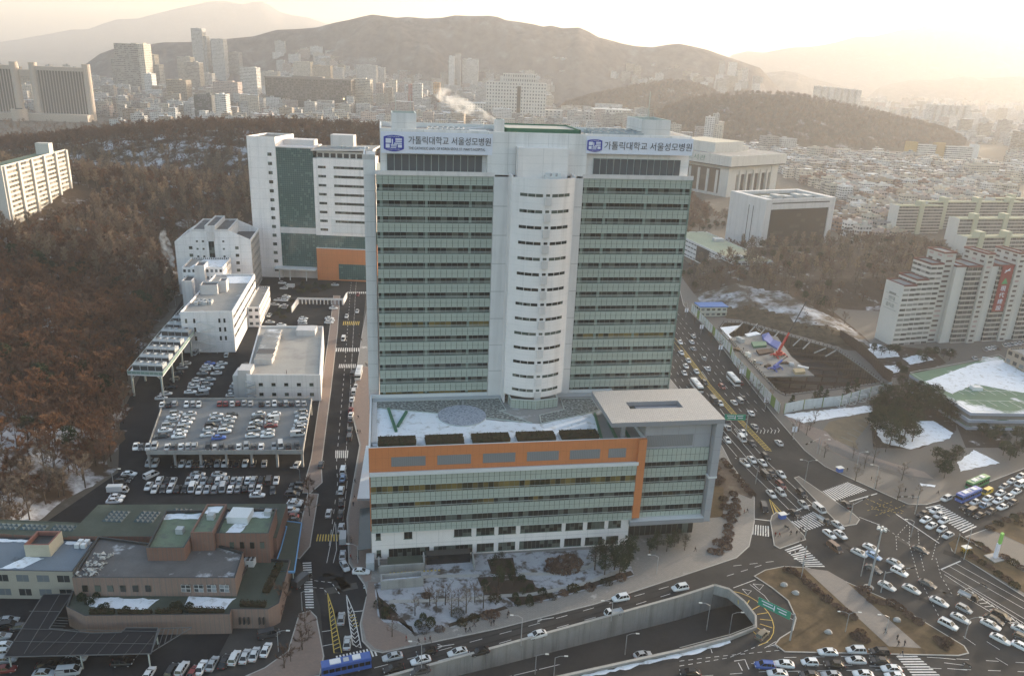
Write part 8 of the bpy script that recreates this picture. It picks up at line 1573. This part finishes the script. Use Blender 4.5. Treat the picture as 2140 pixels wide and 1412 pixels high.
# ---- low quarter on the right: houses one by one in rows, the remainder as one mass
rows_ = ['front', 'second', 'third', 'fourth', 'fifth', 'sixth', 'seventh', 'eighth', 'ninth', 'tenth', 'eleventh', 'twelfth', 'thirteenth', 'fourteenth', 'fifteenth']
hn = 0; hd_ = []; y = 655.0; ri = 0
MASS = []
def visible(x, y, z, m_=20):
    v = Vector((x, y, z - CH)); zc = v.dot(_f); u = v.dot(_r2) / zc * FPX + CX; w = CY - v.dot(_u2) / zc * FPX; return -m_ < u < 2140 + m_ and -m_ < w < 1412 + m_
while y < 1150:
    x = 285 + (y - 655) * -.05; k = 0; dy = rc.uniform(17, 21)
    while True:
        w = rc.uniform(9, 17); h = rc.choice((6.5, 9, 9.5, 12, 12.5)) * rc.uniform(.9, 1.1); gx = x + w / 2; x += w + rc.uniform(2, 6)
        if gx > 340 and y < 700 and gx < 600: pass
        if not visible(gx, y, 5): break
        gy = y + rc.uniform(-3, 3) + (gx - 285) * .12
        if (gx > 335 and gy < 790 and gx < 560 and gy < 700 + (gx - 335) * .5) or 800 < gy < 830 and 455 < gx < 520 or (gx < 360 and gy > 830): continue
        ci = rc.choice((0, 1, 1, 3, 4, 5, 6, 2)); snow = rc.random() < .22; flat_ = (gx, gy, 0, w, rc.uniform(8, 12), h, rad(12 + rc.uniform(-6, 6)), ci, snow)
        if hn < 235 and gx < 720: city_block(*flat_[:7], ci, '%s %shouse, %s from the west in %s row of the quarter' % (PAL[ci][0], 'snowy-roofed ' if snow else 'low ', nth(k), nth(ri)), 'house', 'low houses of the quarter', 'house', None, M_crs if snow else rc.choice((M_cr, M_cr, M_cgr))); hn += 1; k += 1
        else: MASS.append(flat_)
    y += dy; ri += 1
# the rest: thousands of blocks nobody could count
def ridge_clear(x, y):
    d = math.hypot(x, y); u = math.atan2(x, y)
    return not ((rad(8.5) < u < rad(31.5) and 1520 < d < 2080) or (rad(2) < u < rad(17) and 1980 < d < 2700))
def mass(n, x0, x1, y0, y1, hs, ws, cond=None):
    for _ in range(n):
        x, y = rc.uniform(x0, x1), rc.uniform(y0, y1)
        if not visible(x, y, 10, 60) or (cond and not cond(x, y)) or not ridge_clear(x, y): continue
        d_ = math.hypot(x, y); z0 = 130 * max(0, 1 - (2900 - d_) / 480) ** 1.25 if 2420 < d_ < 2900 and -.42 < math.atan2(x, y) < .28 else 0
        slim = -.50 < math.atan2(x, y) < -.29
        if slim and (z0 > 0 or max(hs) > 42): continue
        MASS.append((x, y, z0, rc.uniform(*ws), rc.uniform(9, 18), rc.choice(hs) * rc.uniform(.8, 1.2), rad(rc.choice((8, 12, -5)) + rc.uniform(-8, 8)), rc.choice((0, 1, 2, 2, 0, 5, 3, 6)), rc.random() < .2))
left = lambda x, y: not (-600 < x < -360 and 1835 < y < 1900) and not (-140 < x < 260 and 1760 < y < 1850) and not (x < -690 and y < 1530)
mass(1900, -1400, 150, 1300, 2300, (9, 12, 14, 18, 24, 30), (12, 28), left); mass(1500, -1700, 400, 1700, 2900, (18, 26, 34, 42), (14, 40), left); mass(420, -1600, 200, 1900, 2600, (45, 55, 62), (16, 40), left); mass(900, -700, 700, 2000, 2720, (20, 26, 38, 45), (14, 36), left)
mass(1500, 100, 1250, 1450, 2900, (9, 12, 16, 22, 40), (12, 30), lambda x, y: True); mass(3000, 250, 1300, 1150, 1700, (7, 9, 11, 14), (10, 18), lambda x, y: True); mass(900, 720, 1500, 900, 2200, (7, 9, 11, 14), (10, 18), lambda x, y: True); mass(1600, 900, 3200, 2000, 4600, (10, 14, 20, 44), (14, 40)); mass(700, -900, 900, 2000, 2500, (26, 34, 42), (14, 34))
M_mass = facade('city_mass_wall', (.4, .4, .4), glass=(.06, .06, .065), win=(.14, .86, .30, .74), blinds=.35, attr='tint', var=.06); q = MB()
for (x, y, z0, w, d, h, yaw, ci, sn) in MASS:
    j = rc.uniform(.85, 1.1); col = tuple(c * j for c in PAL[ci][1]); q.obox(x, y, z0 - 2, z0 + h, w, d, yaw, 0, 2 if sn else 1, (3.4, 3.1), col)
    if rc.random() < .6: sw = w * .25; q.obox(x + rc.uniform(-.2, .2) * w, y, z0 + h, z0 + h + 3, sw, d * .4, yaw, 0, 1, (9, 9), col)
tag(q.build('distant_city', [M_mass, M_cr, M_crs]), kind='stuff')
# ---- steam
def steam(base, ends, label):
    k = bpy.data.materials.new('steam'); k.use_nodes = True; t = k.node_tree; t.nodes.clear(); o_ = t.nodes.new('ShaderNodeOutputMaterial'); v_ = t.nodes.new('ShaderNodeVolumePrincipled'); n_ = t.nodes.new('ShaderNodeTexNoise'); g_ = t.nodes.new('ShaderNodeNewGeometry'); mr = t.nodes.new('ShaderNodeMapRange'); n_.inputs['Scale'].default_value = .35; n_.inputs['Detail'].default_value = 4; mr.inputs[1].default_value = .42; mr.inputs[2].default_value = .70; mr.inputs[4].default_value = .55
    t.links.new(g_.outputs['Position'], n_.inputs['Vector']); t.links.new(n_.outputs[0], mr.inputs[0]); t.links.new(mr.outputs[0], v_.inputs['Density']); v_.inputs['Color'].default_value = (.97, .96, .95, 1); v_.inputs['Anisotropy'].default_value = .3; t.links.new(v_.outputs[0], o_.inputs['Volume'])
    q = MB(); N = 10; rings = []
    for i, (p, r) in enumerate(ends): rings.append([(p[0] + r * math.cos(2 * math.pi * j / N) * (1 + .25 * math.sin(3 * j + i)), p[1] + r * math.sin(2 * math.pi * j / N) * .8, p[2] + r * .6 * math.sin(2 * math.pi * j / N + 1.2)) for j in range(N)])
    for A, B in zip(rings, rings[1:]):
        for j in range(N): q.face([A[j], A[(j + 1) % N], B[(j + 1) % N], B[j]])
    q.face(rings[0][::-1]); q.face(rings[-1]); o = q.build('steam_plume', k, None, base); tag(o, label, 'steam')
b = HL(34.2, 8, 114.3); steam(b, [((0, 0, 0), .5), ((-4, 0, 1.6), 1.3), ((-9, 0, 3.4), 2.2), ((-14, 0, 6.2), 2.6), ((-18, 0, 8.2), 1.4)], 'white steam plume drifting from the hospital roof flue'); b = Vector((-187, 412, 16)); steam(b, [((0, 0, 0), .8), ((-.5, 0, 6), 1.8), ((-2.5, 0, 12), 2.6), ((-4, 0, 18), 2.6), ((-3.4, 0, 23), 1.4)], 'grey white steam rising beside the angular clinic')
tag(hz.build('haze', HZ), kind='stuff')
